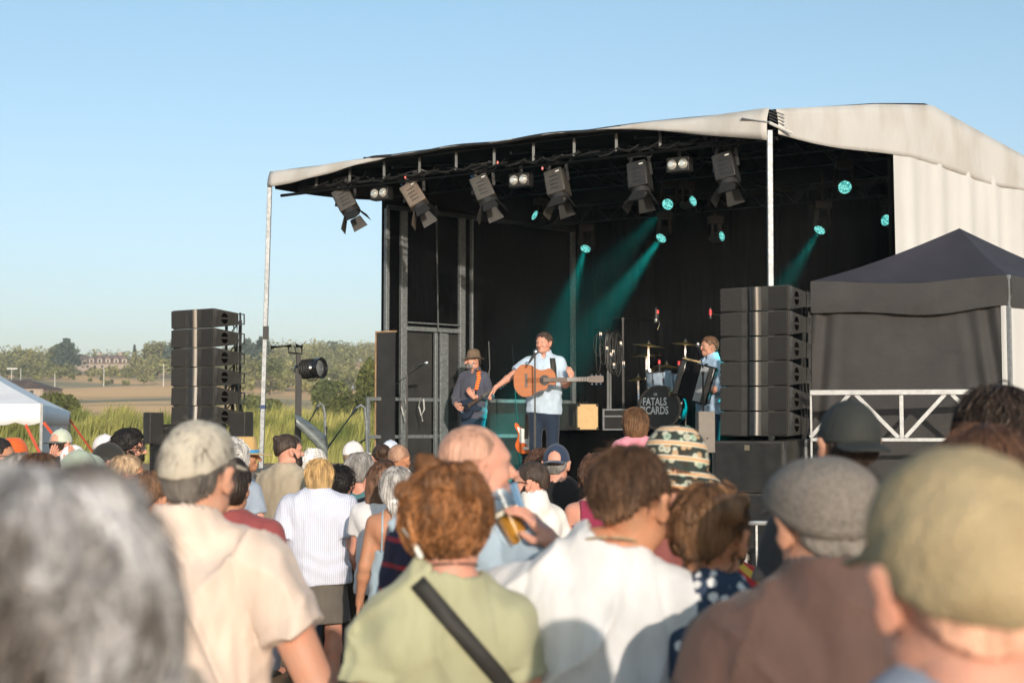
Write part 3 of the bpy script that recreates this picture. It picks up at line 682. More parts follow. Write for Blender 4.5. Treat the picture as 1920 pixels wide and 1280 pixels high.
# ------------------------------------------------------------- moving heads with teal beams
teal = (.0, .62, .55)
mh_mat = bpy.data.materials.new('moving_head_lens'); mh_mat.use_nodes = True; nt = mh_mat.node_tree; b = nt.nodes['Principled BSDF']
tc = nt.nodes.new('ShaderNodeTexCoord'); vo = nt.nodes.new('ShaderNodeTexVoronoi'); vo.inputs['Scale'].default_value = 42; nt.links.new(tc.outputs['Object'], vo.inputs[0])
cr = nt.nodes.new('ShaderNodeValToRGB'); cr.color_ramp.elements[0].color = (.35, .95, .85, 1); cr.color_ramp.elements[1].color = (0, .18, .17, 1); cr.color_ramp.elements[1].position = .75; nt.links.new(vo.outputs[0], cr.inputs[0])
nt.links.new(cr.outputs[0], b.inputs['Emission Color']); b.inputs['Emission Strength'].default_value = 1.0; b.inputs['Base Color'].default_value = (0, .05, .05, 1)
def moving_head(px, py, b_, label, aim, r=.085, beam=0, size=14, sq=1):
    a = (px - 960) / FPX; o = FL + W * b_; t = (a * o.y - o.x) / (U.x - a * U.y); Y = o.y + t * U.y
    c = P(px, py, Y); e = empty('moving_head_light', c, 0, label, 'stage light', 'teal moving head lights')
    d = Vector(aim).normalized(); x, y, _ = frame(d); T = basis(x, y, d)
    MB().lathe([(r * .5, -.2), (r * .95, -.16), (r * 1.1, -.05), (r * 1.08, .0), (r, .005)], 20, T).build('head', black, e)
    MB().lathe([(.0001, .012), (r * .6, .011), (r, .004)], 24, T).build('lens', mh_mat, e)
    yk = MB()
    for s in (-1, 1): yk.bar(x * s * (r + .03) - d * .08, x * s * (r + .03) * .8 + Vector((0, 0, .2)) - d * .1, .03, .05)
    yk.build('yoke', black, e); top = eave(b_) - .45 - c.z
    MB().box(Vector((0, 0, .24)) - d * .1, (.2, .16, .09)).cyl(Vector((0, 0, .28)) - d * .1, Vector((0, 0, max(.32, top))) - d * .1, .02, 8).build('base', black, e)
    if beam:
        l = bpy.data.lights.new('beam', 'SPOT'); lo = bpy.data.objects.new('beam', l); C.objects.link(lo); lo.parent = e
        l.energy = beam; l.color = teal; l.spot_size = R(size * 1.7); l.spot_blend = 1.0; l.shadow_soft_size = .04
        lo.location = d * .03; bd = Vector((d.x, d.y * .3, d.z)).normalized(); lo.rotation_euler = (-bd).to_track_quat('Z', 'Y').to_euler()
cam_dir = lambda px, py: -(P(px, py, 1) - cam.location).normalized()
def aimed(px, py, dx, dz, k=1): v = cam_dir(px, py); return v * k + Vector((dx, 0, dz))
BE = 6000
for (px, py, b_, lab, dx, dz, k, r, beam, size) in [
    (1003, 404, 4.2, 'edge-on teal lamp highest on the left of the back truss', -.9, .5, .55, .075, 0, 10),
    (1098, 466, 4.9, 'low teal lamp just right of the back column, left of the long beam', -.32, -1.0, .9, .078, BE * .6, 15),
    (1240, 446, 4.2, 'large teal lamp casting a wide beam down to the left', -.75, -1.0, .8, .08, BE, 13),
    (1252, 383, 3.4, 'teal lamp right above the large beam lamp', -.3, -.3, 1, .078, BE * .25, 12),
    (1299, 377, 3.4, 'narrow looking teal lamp beside the one above the beam', .9, .4, .9, .07, 0, 10),
    (1353, 443, 4.6, 'narrow teal lamp between the right pole and the beam lamp', .95, .2, .8, .068, 0, 10),
    (1537, 431, 3.6, 'teal lamp right of the right pole casting a beam down left', -.62, -1.05, .7, .075, BE * .35, 13),
    (1584, 351, 2.9, 'highest and brightest teal lamp right of the right pole', .1, -.2, 1, .082, 0, 12),
    (1661, 413, 3.6, 'teal lamp at the edge of the white side curtain', -.85, .3, .9, .072, 0, 10)]:
    moving_head(px, py, b_, lab, aimed(px, py, dx, dz, k), r, beam, size)
# an extra wash aimed at the back left column, hung behind the roof edge
# haze the smoke machine leaves in the stage box
hz = MB(); a0, a1, b0, b1 = .25, SW - .2, .9, 5.15
hz._add([S(a0, b0, DECK + .02), S(a1, b0, DECK + .02), S(a1, b1, DECK + .02), S(a0, b1, DECK + .02), S(a0, b0, EYE + 2.7), S(a1, b0, EYE + 2.7), S(a1, b1, EYE + 2.7), S(a0, b1, EYE + 2.7)], [(0, 3, 2, 1), (4, 5, 6, 7), (0, 1, 5, 4), (1, 2, 6, 5), (2, 3, 7, 6), (3, 0, 4, 7)])
hm = bpy.data.materials.new('stage_smoke'); hm.use_nodes = True; nt = hm.node_tree; nt.nodes.remove(nt.nodes['Principled BSDF'])
pv = nt.nodes.new('ShaderNodeVolumePrincipled'); pv.inputs['Density'].default_value = .007; pv.inputs['Color'].default_value = (.8, .85, .85, 1); pv.inputs['Anisotropy'].default_value = .1
nt.links.new(pv.outputs[0], [q for q in nt.nodes if q.type == 'OUTPUT_MATERIAL'][0].inputs['Volume'])
o = hz.build('stage_smoke', hm, None, smooth=False); o.location = FL; tag(o, 'thin smoke hanging under the stage roof', 'smoke', kind='stuff')
# ------------------------------------------------------------- line array towers
tmat = mat('rigging_steel', (.10, .10, .10), .45, .6, .3)
def array_box(h=.235, w=.70, d=.42):
    e = empty('array_speaker', (0, 0, 0), 0, 'x', 'speaker')
    t = MB(); hr = h * .62; f = -d / 2
    # body: trapezoid seen from the side, front toward -y
    pts = []
    for x in (-w / 2, w / 2): pts += [(x, f, -h / 2), (x, d / 2, -hr / 2), (x, d / 2, hr / 2), (x, f, h / 2)]
    t._add(pts, [(0, 3, 2, 1), (4, 5, 6, 7), (0, 1, 5, 4), (2, 3, 7, 6), (1, 2, 6, 5), (3, 0, 4, 7)])
    bo = t.build('body', cabinet, e, bevel=.004)
    for s in (-1, 1):   # angled grilles left and right of the horn
        g = MB(); x0 = s * .065; x1 = s * (w / 2 - .012); y0 = f + .035; y1 = f - .022; z = h / 2 - .012
        q = [(x0, y0, -z), (x1, y1, -z), (x1, y1, z), (x0, y0, z), (x0, f + .06, -z), (x1, f + .02, -z), (x1, f + .02, z), (x0, f + .06, z)]
        fs = [(0, 1, 2, 3), (7, 6, 5, 4), (0, 4, 5, 1), (1, 5, 6, 2), (2, 6, 7, 3), (3, 7, 4, 0)]
        if s < 0: fs = [tuple(reversed(k)) for k in fs]
        y0 -= .05; q = [(a, b - .02, c) for a, b, c in q]
        g._add(q, fs); g.build('grille', grille, e)
    hn = MB(); z = h / 2 - .006; hn.grid([[(x, f - .005 - .045 * (1 - (x / .07) ** 2), zz) for x in np.linspace(-.07, .07, 11)] for zz in (-z, z)]); hn.build('horn_cover', black_gloss, e)
    # flat black D shapes on both sides, painted as the shade inside openings
    for s in (-1, 1):
        hr_ = MB()
        for sg in (-1, 1):
            arc = [(.055 * math.cos(a), sg * (.012 + .055 * math.sin(a))) for a in np.linspace(0, math.pi, 12)]
            hr_._add([(s * (w / 2 + .0015), -.03 + u, v) for u, v in arc], [tuple(range(12)) if (s * sg < 0) else tuple(range(11, -1, -1))])
        hr_.build('handle_shade', M_('recess_shade_black', (.003, .003, .003), .95, spec=0), e, smooth=False)
        r = MB()
        for yy, hh, ww in ((f + .03, h * .94, .035), (d / 2 + .02, hr * 1.1, .02)):
            r = MB(); r.box((s * (w / 2 + .008), yy, 0), (.014, ww, hh))
            for k in range(4): r.box((s * (w / 2 + .018), yy, -hh * .36 + hh * .24 * k), (.014, ww * .5, hh * .10))
            r.build('rigging_plate', tmat, e)
        r = MB()
        for k in (-1, 1): r.bar((s * (w / 2 + .006), d / 2, k * hr * .42), (s * (w / 2 + .006), d / 2 + .09, k * hr * .42), .012, .012)
        r.bar((s * (w / 2 + .006), d / 2 + .09, -hr * .46), (s * (w / 2 + .006), d / 2 + .09, hr * .46), .012, .012)
        r.build('rear_bracket', tmat, e)
    return e
proto = array_box(); first = True
yaw = math.atan2(U.y, U.x)
def arr(cx, Y, ytop, step, n, side, yw):
    global first
    names = ['topmost', 'second', 'third', 'fourth', 'fifth', 'lowest']
    for k in range(n):
        o = proto if first else copy_tree(proto); first = False
        c = P(cx, ytop + step * (k + .5), Y); o.location = c; o.rotation_euler = (R(1.5 - k * .9), 0, yw)
        o['label'] = '%s black speaker cabinet of the %s stacked tower' % (names[k], side); o['group'] = 'line array cabinets'
arr(1432, 13.75, 539, 46.8, 6, 'right', yaw - .02); arr(386, 17.5, 581, 36.3, 6, 'left', yaw - .02)
# frame of the left tower behind the cabinets
c = P(425, 800, 17.9); e = empty('tower_frame', (c.x, c.y, 0), yaw, 'black steel mast behind the left speaker tower', 'frame'); t = MB()
ztop = P(425, 600, 17.9).z; zb_ = P(425, 795, 17.5).z
for x in (-.12, .12): t.cyl((x, .1, 0), (x, .1, ztop), .02, 8)
for k in range(14): t.cyl((-.12, .1, k * ztop / 14), (.12, .1, (k + 1) * ztop / 14), .01, 6)
t.cyl((.0, .1, ztop * .8), (.55, .4, 0), .02, 8).cyl((0, .1, ztop * .8), (-.5, .6, 0), .02, 8); t.build('mast', tmat, e)
MB().box((-.25, -.4, zb_ / 2), (.72, .55, zb_)).build('base_case', black, e, bevel=.01)
for k in range(3):
    for (cx_, Y_, t0_, t1_) in ((438, 17.75, 610, 800), (1503, 14.05, 570, 830)):
        p_ = [P(cx_ + 4 * k + 3 * math.sin(j * 1.3 + k), t0_ + (t1_ - t0_) * j / 6, Y_) for j in range(7)]; o = MB().tube([q - p_[0] for q in p_], .009, 6).build('speaker_cable', black); o.location = p_[0]; tag(o, ('thin' , 'middle', 'outer')[k] + (' black cable hanging behind the left speaker tower' if cx_ < 900 else ' black cable hanging behind the right speaker tower'), 'cable', 'cables behind the speaker towers')
# subwoofers under the right tower
def sub(px, y0, y1, Y, w, d, label, yw=yaw, name='subwoofer'):
    c = P(px, (y0 + y1) / 2, Y); h = (y1 - y0) / FPX * Y
    e = empty(name, (c.x, c.y, c.z - h / 2), yw, label, 'speaker')
    MB().box((0, 0, h / 2), (w, d, h - .01)).build('cabinet', cabinet, e, bevel=.01)
    MB().box((0, -d / 2 - .006, h / 2), (w - .05, .012, h - .06)).build('grille', black, e)
    MB().box((0, -d / 2 - .014, h * .86), (.05, .006, .05)).build('badge', M_('badge_plate', (.30, .26, .18), .4, .6), e)
    r = MB()
    for x in (-1, 1): r.box((x * (w / 2 + .004), -d / 2 + .03, h / 2), (.012, .04, h * .98))
    r.build('rail', tmat if Y < 15 else black, e); return e
sub(1426, 825, 921, 13.8, .72, .62, 'top subwoofer under the right speaker tower'); sub(1426, 921, 1022, 13.8, .72, .62, 'middle subwoofer under the right speaker tower'); sub(1426, 1022, 1150, 13.8, .72, .62, 'lowest subwoofer under the right speaker tower')
MB_ = MB().box((0, 0, -.04), (.76, .64, .06)); 
c = P(1498, 880, 13.9); e = empty('flight_case', (c.x, c.y, 0), yaw, 'dark amp case standing right of the top subwoofer', 'case')
MB().box((0, 0, c.z / 2 + .15), (.34, .5, c.z + .3)).build('body', black, e, bevel=.01); MB().box((-.17, -.25, c.z / 2 + .15), (.02, .02, c.z + .3)).box((.17, -.25, c.z / 2 + .15), (.02, .02, c.z + .3)).build('edge_trim', alu, e)
# grey flight case corner behind
# single speakers on poles
def pole_speaker(cx, y0, y1, Y, w, d, yw, label, pole=True, m=cabinet):
    c = P(cx, (y0 + y1) / 2, Y); h = (y1 - y0) / FPX * Y; zb = c.z - h / 2
    e = empty('pole_speaker', (c.x, c.y, 0), yw, label, 'speaker', 'small speakers on stands')
    poly = [(-w / 2, -d / 2), (w / 2, -d / 2), (w / 2, d * .05), (w * .22, d / 2), (-w * .22, d / 2), (-w / 2, d * .05)]
    b = MB(); n = len(poly); b._add([(x, y, zb) for x, y in poly] + [(x, y, zb + h) for x, y in poly], [tuple(range(n - 1, -1, -1)), tuple(range(n, 2 * n))] + [(i, (i + 1) % n, (i + 1) % n + n, i + n) for i in range(n)])
    b.build('cabinet', m, e, bevel=.008)
    if m is cabinet: MB().box((0, -d / 2 - .006, zb + h / 2), (w - .03, .012, h - .03)).build('grille', grille, e)
    MB().lathe([(.008, 0), (.008, .004)], 10, Matrix.Translation((0, -d / 2 - .013, zb + h * .35)) @ rotM(90)).build('screw', black, e)
    s = MB().cyl((0, 0, .75), (0, 0, zb), .018, 10).cyl((0, 0, .45), (0, 0, .95), .024, 10)
    for k in range(3): a = k * 2.1 + .4; s.cyl((0, 0, .9), (math.cos(a) * .5, math.sin(a) * .5, 0.01), .012, 8)
    s.build('stand', black, e); return e
pole_speaker(284, 773, 832, 17.4, .20, .22, R(50), 'small black speaker on a pole left of the left tower')
pole_speaker(456, 772, 870, 17.3, .24, .25, R(-28), 'taller dark speaker at the foot of the left tower')
pole_speaker(1320, 771, 848, 13.0, .155, .2, R(8), 'grey lit speaker on a pole before the accordion player', m=mat('sunlit_cabinet', (.19, .165, .14), .6, 0, .08, 12, .4, 250))  # lighter copy of the cabinet paint, sunlight on the box put into the colour
# ------------------------------------------------------------- follow spot on a stand, left
e = empty('lamp_stand', (P(559, 800, 17.4).x, 17.4, 0), 0, 'black wind-up stand carrying a large lamp beside the left pole', 'light stand')
zt = P(559, 665, 17.4).z
s = MB().cyl((0, 0, .3), (0, 0, P(0, 690, 17.4).z), .04, 12).cyl((0, 0, 1), (0, 0, zt), .026, 12)
for k in range(4): a = k * math.pi / 2 + .5; s.cyl((0, 0, .9), (math.cos(a) * .7, math.sin(a) * .7, .02), .018, 8)
s.build('mast', black, e)
MB().cyl(P(508, 651, 17.4) - e.location, P(546, 648, 17.4) - e.location, .022, 10).build('grip_tube', black, e)
q = lambda x, y: P(x, y, 17.4) - e.location
MB().tube([q(540, 648), q(552, 649), q(556, 665), q(556, 690)], .008, 6).tube([q(541, 650), q(541, 661), q(566, 663), q(566, 648)], .014, 6).tube([q(555, 648), q(567, 650)], .03, 8).build('bracket', black, e)
lc = q(584, 691); ax = Vector((.86, -.46, .04)).normalized(); x, y, _ = frame(ax); T = basis(x, y, ax, lc)
MB().lathe([(.08, -.20), (.11, -.15), (.115, .05), (.10, .07), (.125, .09), (.13, .155), (.12, .16), (.108, .10)], 24, T).build('lamp_housing', black_gloss, e)
r = MB()
for k in range(7): r.lathe([(.116, -.12 + .025 * k), (.122, -.115 + .025 * k), (.116, -.11 + .025 * k)], 24, T)
r.build('cooling_fin', black, e)
MB().lathe([(.107, .11), (.08, .13), (.0001, .142)], 24, T).build('lens', mat('lamp_lens', (.28, .30, .30), .06, .5), e)
MB().bar(lc - ax * .1 - y * .02 + Vector((0, 0, .0)), q(559, 690), .03, .05).build('yoke', black, e)
MB().tube([q(565, 704), q(580, 713), q(594, 712), q(596, 700)], .008, 6).build('cable', black, e)
# curved aluminium panel and hand rails by the stage
e = empty('curved_panel', (P(583, 800, 17.0).x, 17.0, 0), 0, 'grey curved metal panel leaning beside the lamp stand', 'panel')
rows = []
for i in range(9):
    t = i / 8; row = []
    for j in range(13):
        s = j / 12
        L = (554 + 8 * s + 0 * t, 778 + 12 * s); 
        x = 553 + (612 - 553) * t + 3 * math.sin(s * 3); ytop = 776 + 42 * t ** 1.3; ybot = 797 + 62 * t ** 1.1
        y = ytop + (ybot - ytop) * s; p = P(x, y, 17.1 - .10 * math.sin(math.pi * s) + .25 * t - .12 * s); row.append(p - e.location)
    rows.append(row)
o = MB().grid(rows).build('sheet', mat('ribbed_aluminium', (.34, .38, .38), .45, .55, .2, 4, .5, 20, (1, 1, 6)), e, sharp=0); md = o.modifiers.new('t', 'SOLIDIFY'); md.thickness = .012
MB().tube([P(612, y, 17.3) - e.location for y in (800, 830, 858, 885)], .016, 8).build('upright', alu, e)
for pts, lab in (([(574, 800), (596, 762), (601, 757), (606, 760), (609, 775), (611, 870)], 'bent grey hand rail behind the curved panel'), ([(612, 842), (668, 765), (677, 759), (684, 765), (686, 785), (690, 880)], 'bent grey hand rail left of the stage wall')):
    ws = [P(x, y, 17.9) for x, y in pts]; o = MB().tube([k - ws[-1] for k in ws] + [Vector((.02, 0, -ws[-1].z))], .017, 8); o.tube([P(pts[0][0] + 30, pts[0][1] + 18 if lab[0:4] == 'xx' else 850, 17.9) - ws[-1], P(pts[4][0] + 1, 822, 17.9) - ws[-1]], .013, 6)
    o = o.build('hand_rail', galv); o.location = ws[-1]; tag(o, lab, 'hand rail', 'bent hand rails')
# ------------------------------------------------------------- black gazebo on the right
gz = mat('gazebo_fabric', (.036, .034, .033), .8, 0, .12, 4, .5, 12, (1, 1, 1), sheen=.1); gzr = mat('gazebo_roof_fabric', (.030, .029, .040), .75, 0, .12, 3, .5, 10)
A = P(1520, 528, 14.1); B = P(1890, 515, 13.5); dep = W * 1.9
e = empty('gazebo', (A.x, A.y, 0), 0, 'black pop-up gazebo with closed front wall, right of the right speaker tower', 'gazebo')
A0 = A - e.location; B0 = B - e.location; A0.z = B0.z = (A0.z + B0.z) / 2; Cc = B0 + dep; Dd = A0 + dep; tp = P(1799, 428, 14.5) - e.location
rf = MB()
def facet(a, b):
    rows = []
    for i in range(13):
        t = i / 12; row = []
        for j in range(17):
            s = j / 16; base = a.lerp(b, s); base.z -= .05 * math.sin(math.pi * s) ** 2 * (1 - t)
            p = base.lerp(tp, t); p.z -= .07 * math.sin(math.pi * t) * (.5 + .5 * math.sin(math.pi * s)) + .006 * math.sin(s * 19 + t * 5) * (1 - t); row.append(p)
        rows.append(row)
    rf.grid(rows)
facet(A0, B0); facet(B0, Cc); facet(Cc, Dd); facet(Dd, A0); rf.build('roof', gzr, e, sharp=28)
VH = .30
def val(a, b, w_=1):
    nrm = (b - a).cross(Vector((0, 0, 1))).normalized(); rows = [[] for _ in range(7)]
    for i in range(81):
        s = i / 80; p = a.lerp(b, s); p.z -= .05 * math.sin(math.pi * s) ** 2
        for k in range(7):
            t = k / 6; dzz = VH * (1 + .05 * math.cos(s * 6.28 * 1.5)) * t; wr = .012 * math.sin(s * 31 + t * 6) * math.sin(math.pi * s) * t + .02 * math.sin(t * 3.0) * (.5 + .5 * math.sin(s * 12 + 1)) 
            rows[k].append(p + nrm * (.012 + wr) * w_ - Vector((0, 0, dzz)))
    return rows
t = MB(); t.grid(val(A0, B0)); o = t.build('valance', gz, e, sharp=0); t = MB(); t.grid(val(B0, Cc)); t.build('valance', gz, e, sharp=0)
MB().tube([r for r in val(A0, B0)[6]], .007, 5).build('hem', gz, e)
nrm = (B0 - A0).cross(Vector((0, 0, 1))).normalized()
rows = []
zt = A0.z - VH + .03
for k in range(25):
    t = k / 24; row = []
    for i in range(91):
        s = i / 90; p = A0.lerp(B0 - (B0 - A0).normalized() * .07, s)
        cr_ = math.exp(-((s - .02) / .10) ** 2) * .03 * math.sin((s * 55 + t * 9)) + math.exp(-((s - .97) / .12) ** 2) * .03 * math.sin(s * 60 - t * 14) + .012 * math.sin(s * 7 + t * 3)
        row.append(p - nrm * .05 + nrm * cr_ + Vector((0, 0, (zt - .03) * (1 - t) + .03 - A0.z)))
    rows.append(row)
MB().grid(rows).build('front_wall', gz, e, sharp=0)
for q in (A0 - nrm * .12 + (B0 - A0).normalized() * .06, B0, Cc, Dd): MB().bar(Vector((q.x, q.y, 0)), Vector((q.x, q.y, q.z)), .035, .035, W).build('leg', alu, e)
rows = []
for k in (0, 1): rows.append([A0.lerp(Dd, s) + Vector((-.03, .0, -.3 if k == 0 else .05 - A0.z)) for s in np.linspace(0, 1, 20)])
MB().grid(rows).build('side_wall', gz, e)
# aluminium truss standing before the gazebo
e = empty('guard_truss', (P(1700, 735, 13.2).x, 13.2, 0), math.atan2(-.32, .947) + .12, 'aluminium lattice rail in front of the black gazebo', 'truss')
zt = P(1700, 735, 13.2).z; zb = P(1700, 824, 13.2).z; xa = -.88; xb = 1.62
MB().bar((xa, 0, zt), (xb, 0, zt), .06, .05).build('top_chord', alu, e, bevel=.004); MB().bar((xa, 0, zb), (xb, 0, zb), .045, .035).build('bottom_chord', alu, e, bevel=.004)
d = MB()
for k in range(3):
    x0 = -.05 + (k) * .86
    if k < 2: d.bar((x0 - .41, 0, zt - .02), (x0 - .03, 0, zb + .02), .035, .035); d.bar((x0, 0, zt), (x0, 0, zb), .035, .035, Vector((0, 1, 0)))
    if k != 1: d.bar(((x0 if k == 0 else -.91) + .39, 0, zt - .02), ((x0 if k == 0 else -.91) + .03, 0, zb + .02), .035, .035)
d.bar((xa + .01, 0, zt), (xa + .01, 0, .02), .018, .018, Vector((0, 1, 0))); d.bar((xb, 0, zt), (xb, 0, .02), .05, .05, Vector((0, 1, 0))); d.build('lattice_bar', alu, e)
# crowd barrier
p = P(1396, 980, 12.0); e = empty('crowd_barrier', (p.x, 12.0, 0), -.05, 'galvanised crowd barrier behind the man in the grey flat cap', 'barrier')
MB().tube([(0, 0, 0.05), (0, 0, p.z - .03), (.03, 0, p.z), (2.1, 0, p.z), (2.13, 0, p.z - .03), (2.13, 0, .05)], .021, 8).cyl((0, 0, .2), (2.13, 0, .2), .018, 8).build('frame', alu, e)
b = MB()
for k in range(1, 21): b.cyl((k * .1, 0, .2), (k * .1, 0, p.z), .009, 6)
b.build('bar', alu, e)
f = MB(); f.bar((.1, -.3, .02), (.1, .3, .02), .04, .01).bar((2.0, -.3, .02), (2.0, .3, .02), .04, .01).build('foot', alu, e)
o = MB().box((0, 0, 0), (.12, .008, .10)).build('barrier_tag', mat('pink_sign', (.75, .10, .12), .6, 0, .1, 30)); o.location = P(1386, 1028, 11.95); tag(o, 'small pink red sign at the left end of the barrier', 'sign')
# ------------------------------------------------------------- backline on the stage
RZ = P(1100, 807, 17.3).z
rc = P(1190, 800, 17.7); e = empty('drum_riser', (rc.x, rc.y, DECK), yaw, 'black skirted riser under the drum kit', 'riser')
MB().box((0, 0, (RZ - DECK) / 2 + .003), (2.3, 1.6, RZ - DECK)).build('platform', drape, e, bevel=.01)
# amp
c = P(1094, 807, 17.0); e = empty('guitar_amplifier', (c.x, c.y, RZ + .004), R(24), 'beige faced guitar amplifier at the left edge of the riser', 'amplifier')
MB().box((0, 0, .16), (.30, .22, .32)).build('cabinet', mat('amp_tolex', (.05, .045, .03), .5, 0, .1), e, bevel=.012)
MB().box((0, -.114, .16), (.27, .012, .30)).build('speaker_cloth', mat('amp_cloth', (.62, .42, .20), .7, 0, .06, 20), e, bevel=.006)
for s in (-1, 1):
    for z in (.02, .30): MB().box((s * .125, -.120, z), (.03, .014, .03)).build('corner', black, e)
MB().box((-.157, 0, .16), (.012, .12, .2)).build('side_vent', black, e); k = MB()
for x in (-.04, 0, .04): k.cyl((x, 0, .32), (x, 0, .345), .012, 8)
k.build('knob', black, e)
# rack case behind
c = P(1165, 800, 17.4); e = empty('rack_case', (c.x, c.y, RZ + .004), R(-25), 'silver edged rack case beside the bass drum', 'case')
MB().box((0, 0, .13), (.34, .3, .26)).build('body', black, e); t = MB()
for x in (-.17, .17):
    for z in (0.01, .25): t.bar((x, -.155, z), (x, .155, z), .02, .02)
    t.bar((x, -.155, 0), (x, -.155, .26), .02, .02)
for z in (.01, .25, .17): t.bar((-.17, -.155, z), (.17, -.155, z), .012, .018)
t.build('edge_trim', alu, e)
# drums
shellm = mat('drum_shell', (.42, .52, .62), .2, .3, .15, 12, coat=.6); skin = mat('drum_head', (.008, .008, .009), .45, 0, .1); skinw = mat('drum_head_white', (.7, .7, .68), .5)
dc = P(1237, 763, 17.2)
e = empty('bass_drum', (dc.x, dc.y, RZ + .004), yaw * .55, 'black fronted bass drum with white band lettering', 'drum')
r = .272; T = Matrix.Translation((0, .0, r)) @ rotM(90)
MB().lathe([(r - .02, -.4), (r - .012, -.4), (r - .012, 0), (r - .03, 0)], 40, T).build('shell', shellm, e)
MB().lathe([(r - .028, -.002), (r - .03, .004), (.0001, .006)], 40, T).build('front_head', skin, e)
MB().lathe([(r - .03, -.02), (r, -.02), (r, .018), (r - .03, .018), (r - .03, -.02)], 40, T).build('hoop', black_gloss, e)
g = MB()
for k in range(10): a = k * math.pi / 5 + .2; x, z = math.cos(a), math.sin(a); g.box((x * (r - .002), .06, r + z * (r - .002)), (.02, .11, .02)); g.cyl((x * r, -.03, r + z * r), (x * r, .12, r + z * r), .005, 6)
g.build('lug', chrome, e)
MB().cyl((-.2, .05, .1), (-.36, -.12, 0), .012, 8).cyl((.2, .05, .1), (.36, -.12, 0), .012, 8).build('spur', chrome, e)
def text(s, size, loc, parent, m, name='lettering', sx=1):
    cu = bpy.data.curves.new(name, 'FONT'); cu.body = s; cu.size = size; cu.align_x = 'CENTER'; cu.extrude = .001; cu.offset = size * .022; cu.resolution_u = 3
    o = bpy.data.objects.new(name + '_c', cu); C.objects.link(o); dg = bpy.context.evaluated_depsgraph_get(); me = bpy.data.meshes.new_from_object(o.evaluated_get(dg)); bpy.data.objects.remove(o)
    me.materials.clear(); me.materials.append(m); q = bpy.data.objects.new(name, me); C.objects.link(q); q.parent = parent; q.location = loc; q.rotation_euler = (R(90), 0, 0); q.scale = (sx, 1.25, 1); return q
ink = mat('drum_print', (.75, .78, .78), .5)
text('FATALS', .105, (-.06, -.012, r + .03), e, ink, sx=.84); text('PICARDS', .105, (-.065, -.012, r - .075), e, ink, sx=.84); text('LES', .03, (-.05, -.012, r + .15), e, ink)
ln = MB()
for x0, z0, x1, z1 in ((-.25, .39, -.2, .40), (-.21, .24, -.2, .12), (-.235, .33, -.21, .44)): ln.bar((x0 - .01, -.011, z0 - .06), (x1 - .01, -.011, z1 - .06), .018, .002)
ln.build('flourish', ink, e)
def drum(px, py, Y, r, h, label, tilt=(0, 0), name='tom_drum', legs=True):
    c = P(px, py, Y); e = empty(name, c, yaw, label, 'drum')
    T = rotM(*tilt, 0)
    MB().lathe([(r, -h / 2), (r, h / 2)], 28, T).build('shell', shellm, e)
    for z in (-h / 2, h / 2 - .012): MB().lathe([(r, z), (r + .008, z), (r + .008, z + .016), (r, z + .016)], 28, T).build('hoop', chrome, e)
    MB().lathe([(r, h / 2 + .002), (.0001, h / 2 + .003)], 28, T).build('head', skinw, e)
    g = MB()
    for k in range(8): a = k * math.pi / 4; g.box((math.cos(a) * (r + .008), math.sin(a) * (r + .008), 0), (.018, .018, .06)); g.cyl((math.cos(a) * (r + .01), math.sin(a) * (r + .01), -h / 2), (math.cos(a) * (r + .01), math.sin(a) * (r + .01), h / 2), .004, 6)
    g.v = [T @ q for q in g.v]; g.build('lug', chrome, e)
    if legs: MB().cyl((0, 0, -h / 2), (0, 0, RZ + .005 - c.z), .012, 8).build('stand', chrome, e)
drum(1236, 711, 17.5, .155, .24, 'left rack tom above the bass drum', (12, 0)); drum(1273, 713, 17.6, .14, .22, 'right rack tom above the bass drum', (12, 0)); drum(1262, 745, 17.8, .17, .12, 'shallow snare drum behind the bass drum', (0, 0), 'snare_drum')
gold = mat('cymbal_bronze', (.55, .40, .16), .28, .95, .2, 2)
for (px, py, Y, rr_, tl, lab) in ((1216, 647, 17.9, .205, 6, 'upper left cymbal, tilted toward the singer'), (1212, 665, 18.2, .19, -3, 'darker cymbal right below the upper left one'), (1250, 686, 18.0, .17, 3, 'low cymbal above the two rack toms'), (1285, 644, 17.8, .17, 5, 'upper right cymbal beside the accordion player'), (1197, 710, 18.2, .13, -4, 'lowest left hi-hat cymbal')):
    c = P(px, py, Y); e = empty('cymbal', c, 0, lab, 'cymbal', 'bronze cymbals of the drum kit'); T = rotM(4, tl, 0)
    MB().lathe([(.0001, .03), (.02, .028), (.035, .012), (rr_ * .6, .004), (rr_, -.012), (rr_, -.015), (.035, .008)], 32, T).build('disc', gold, e, sharp=60)
    MB().cyl((0, 0, RZ + .005 - c.z), (0, 0, .05), .011, 8).cyl((0, 0, RZ - c.z + .35), (.22, -.15, RZ + .01 - c.z), .008, 6).cyl((0, 0, RZ - c.z + .35), (-.22, -.1, RZ + .01 - c.z), .008, 6).cyl((0, 0, RZ - c.z + .35), (0, .22, RZ + .01 - c.z), .008, 6).build('stand', chrome, e)
    MB().lathe([(.012, .03), (.012, .06), (.004, .065)], 10).build('wing_nut', black, e)
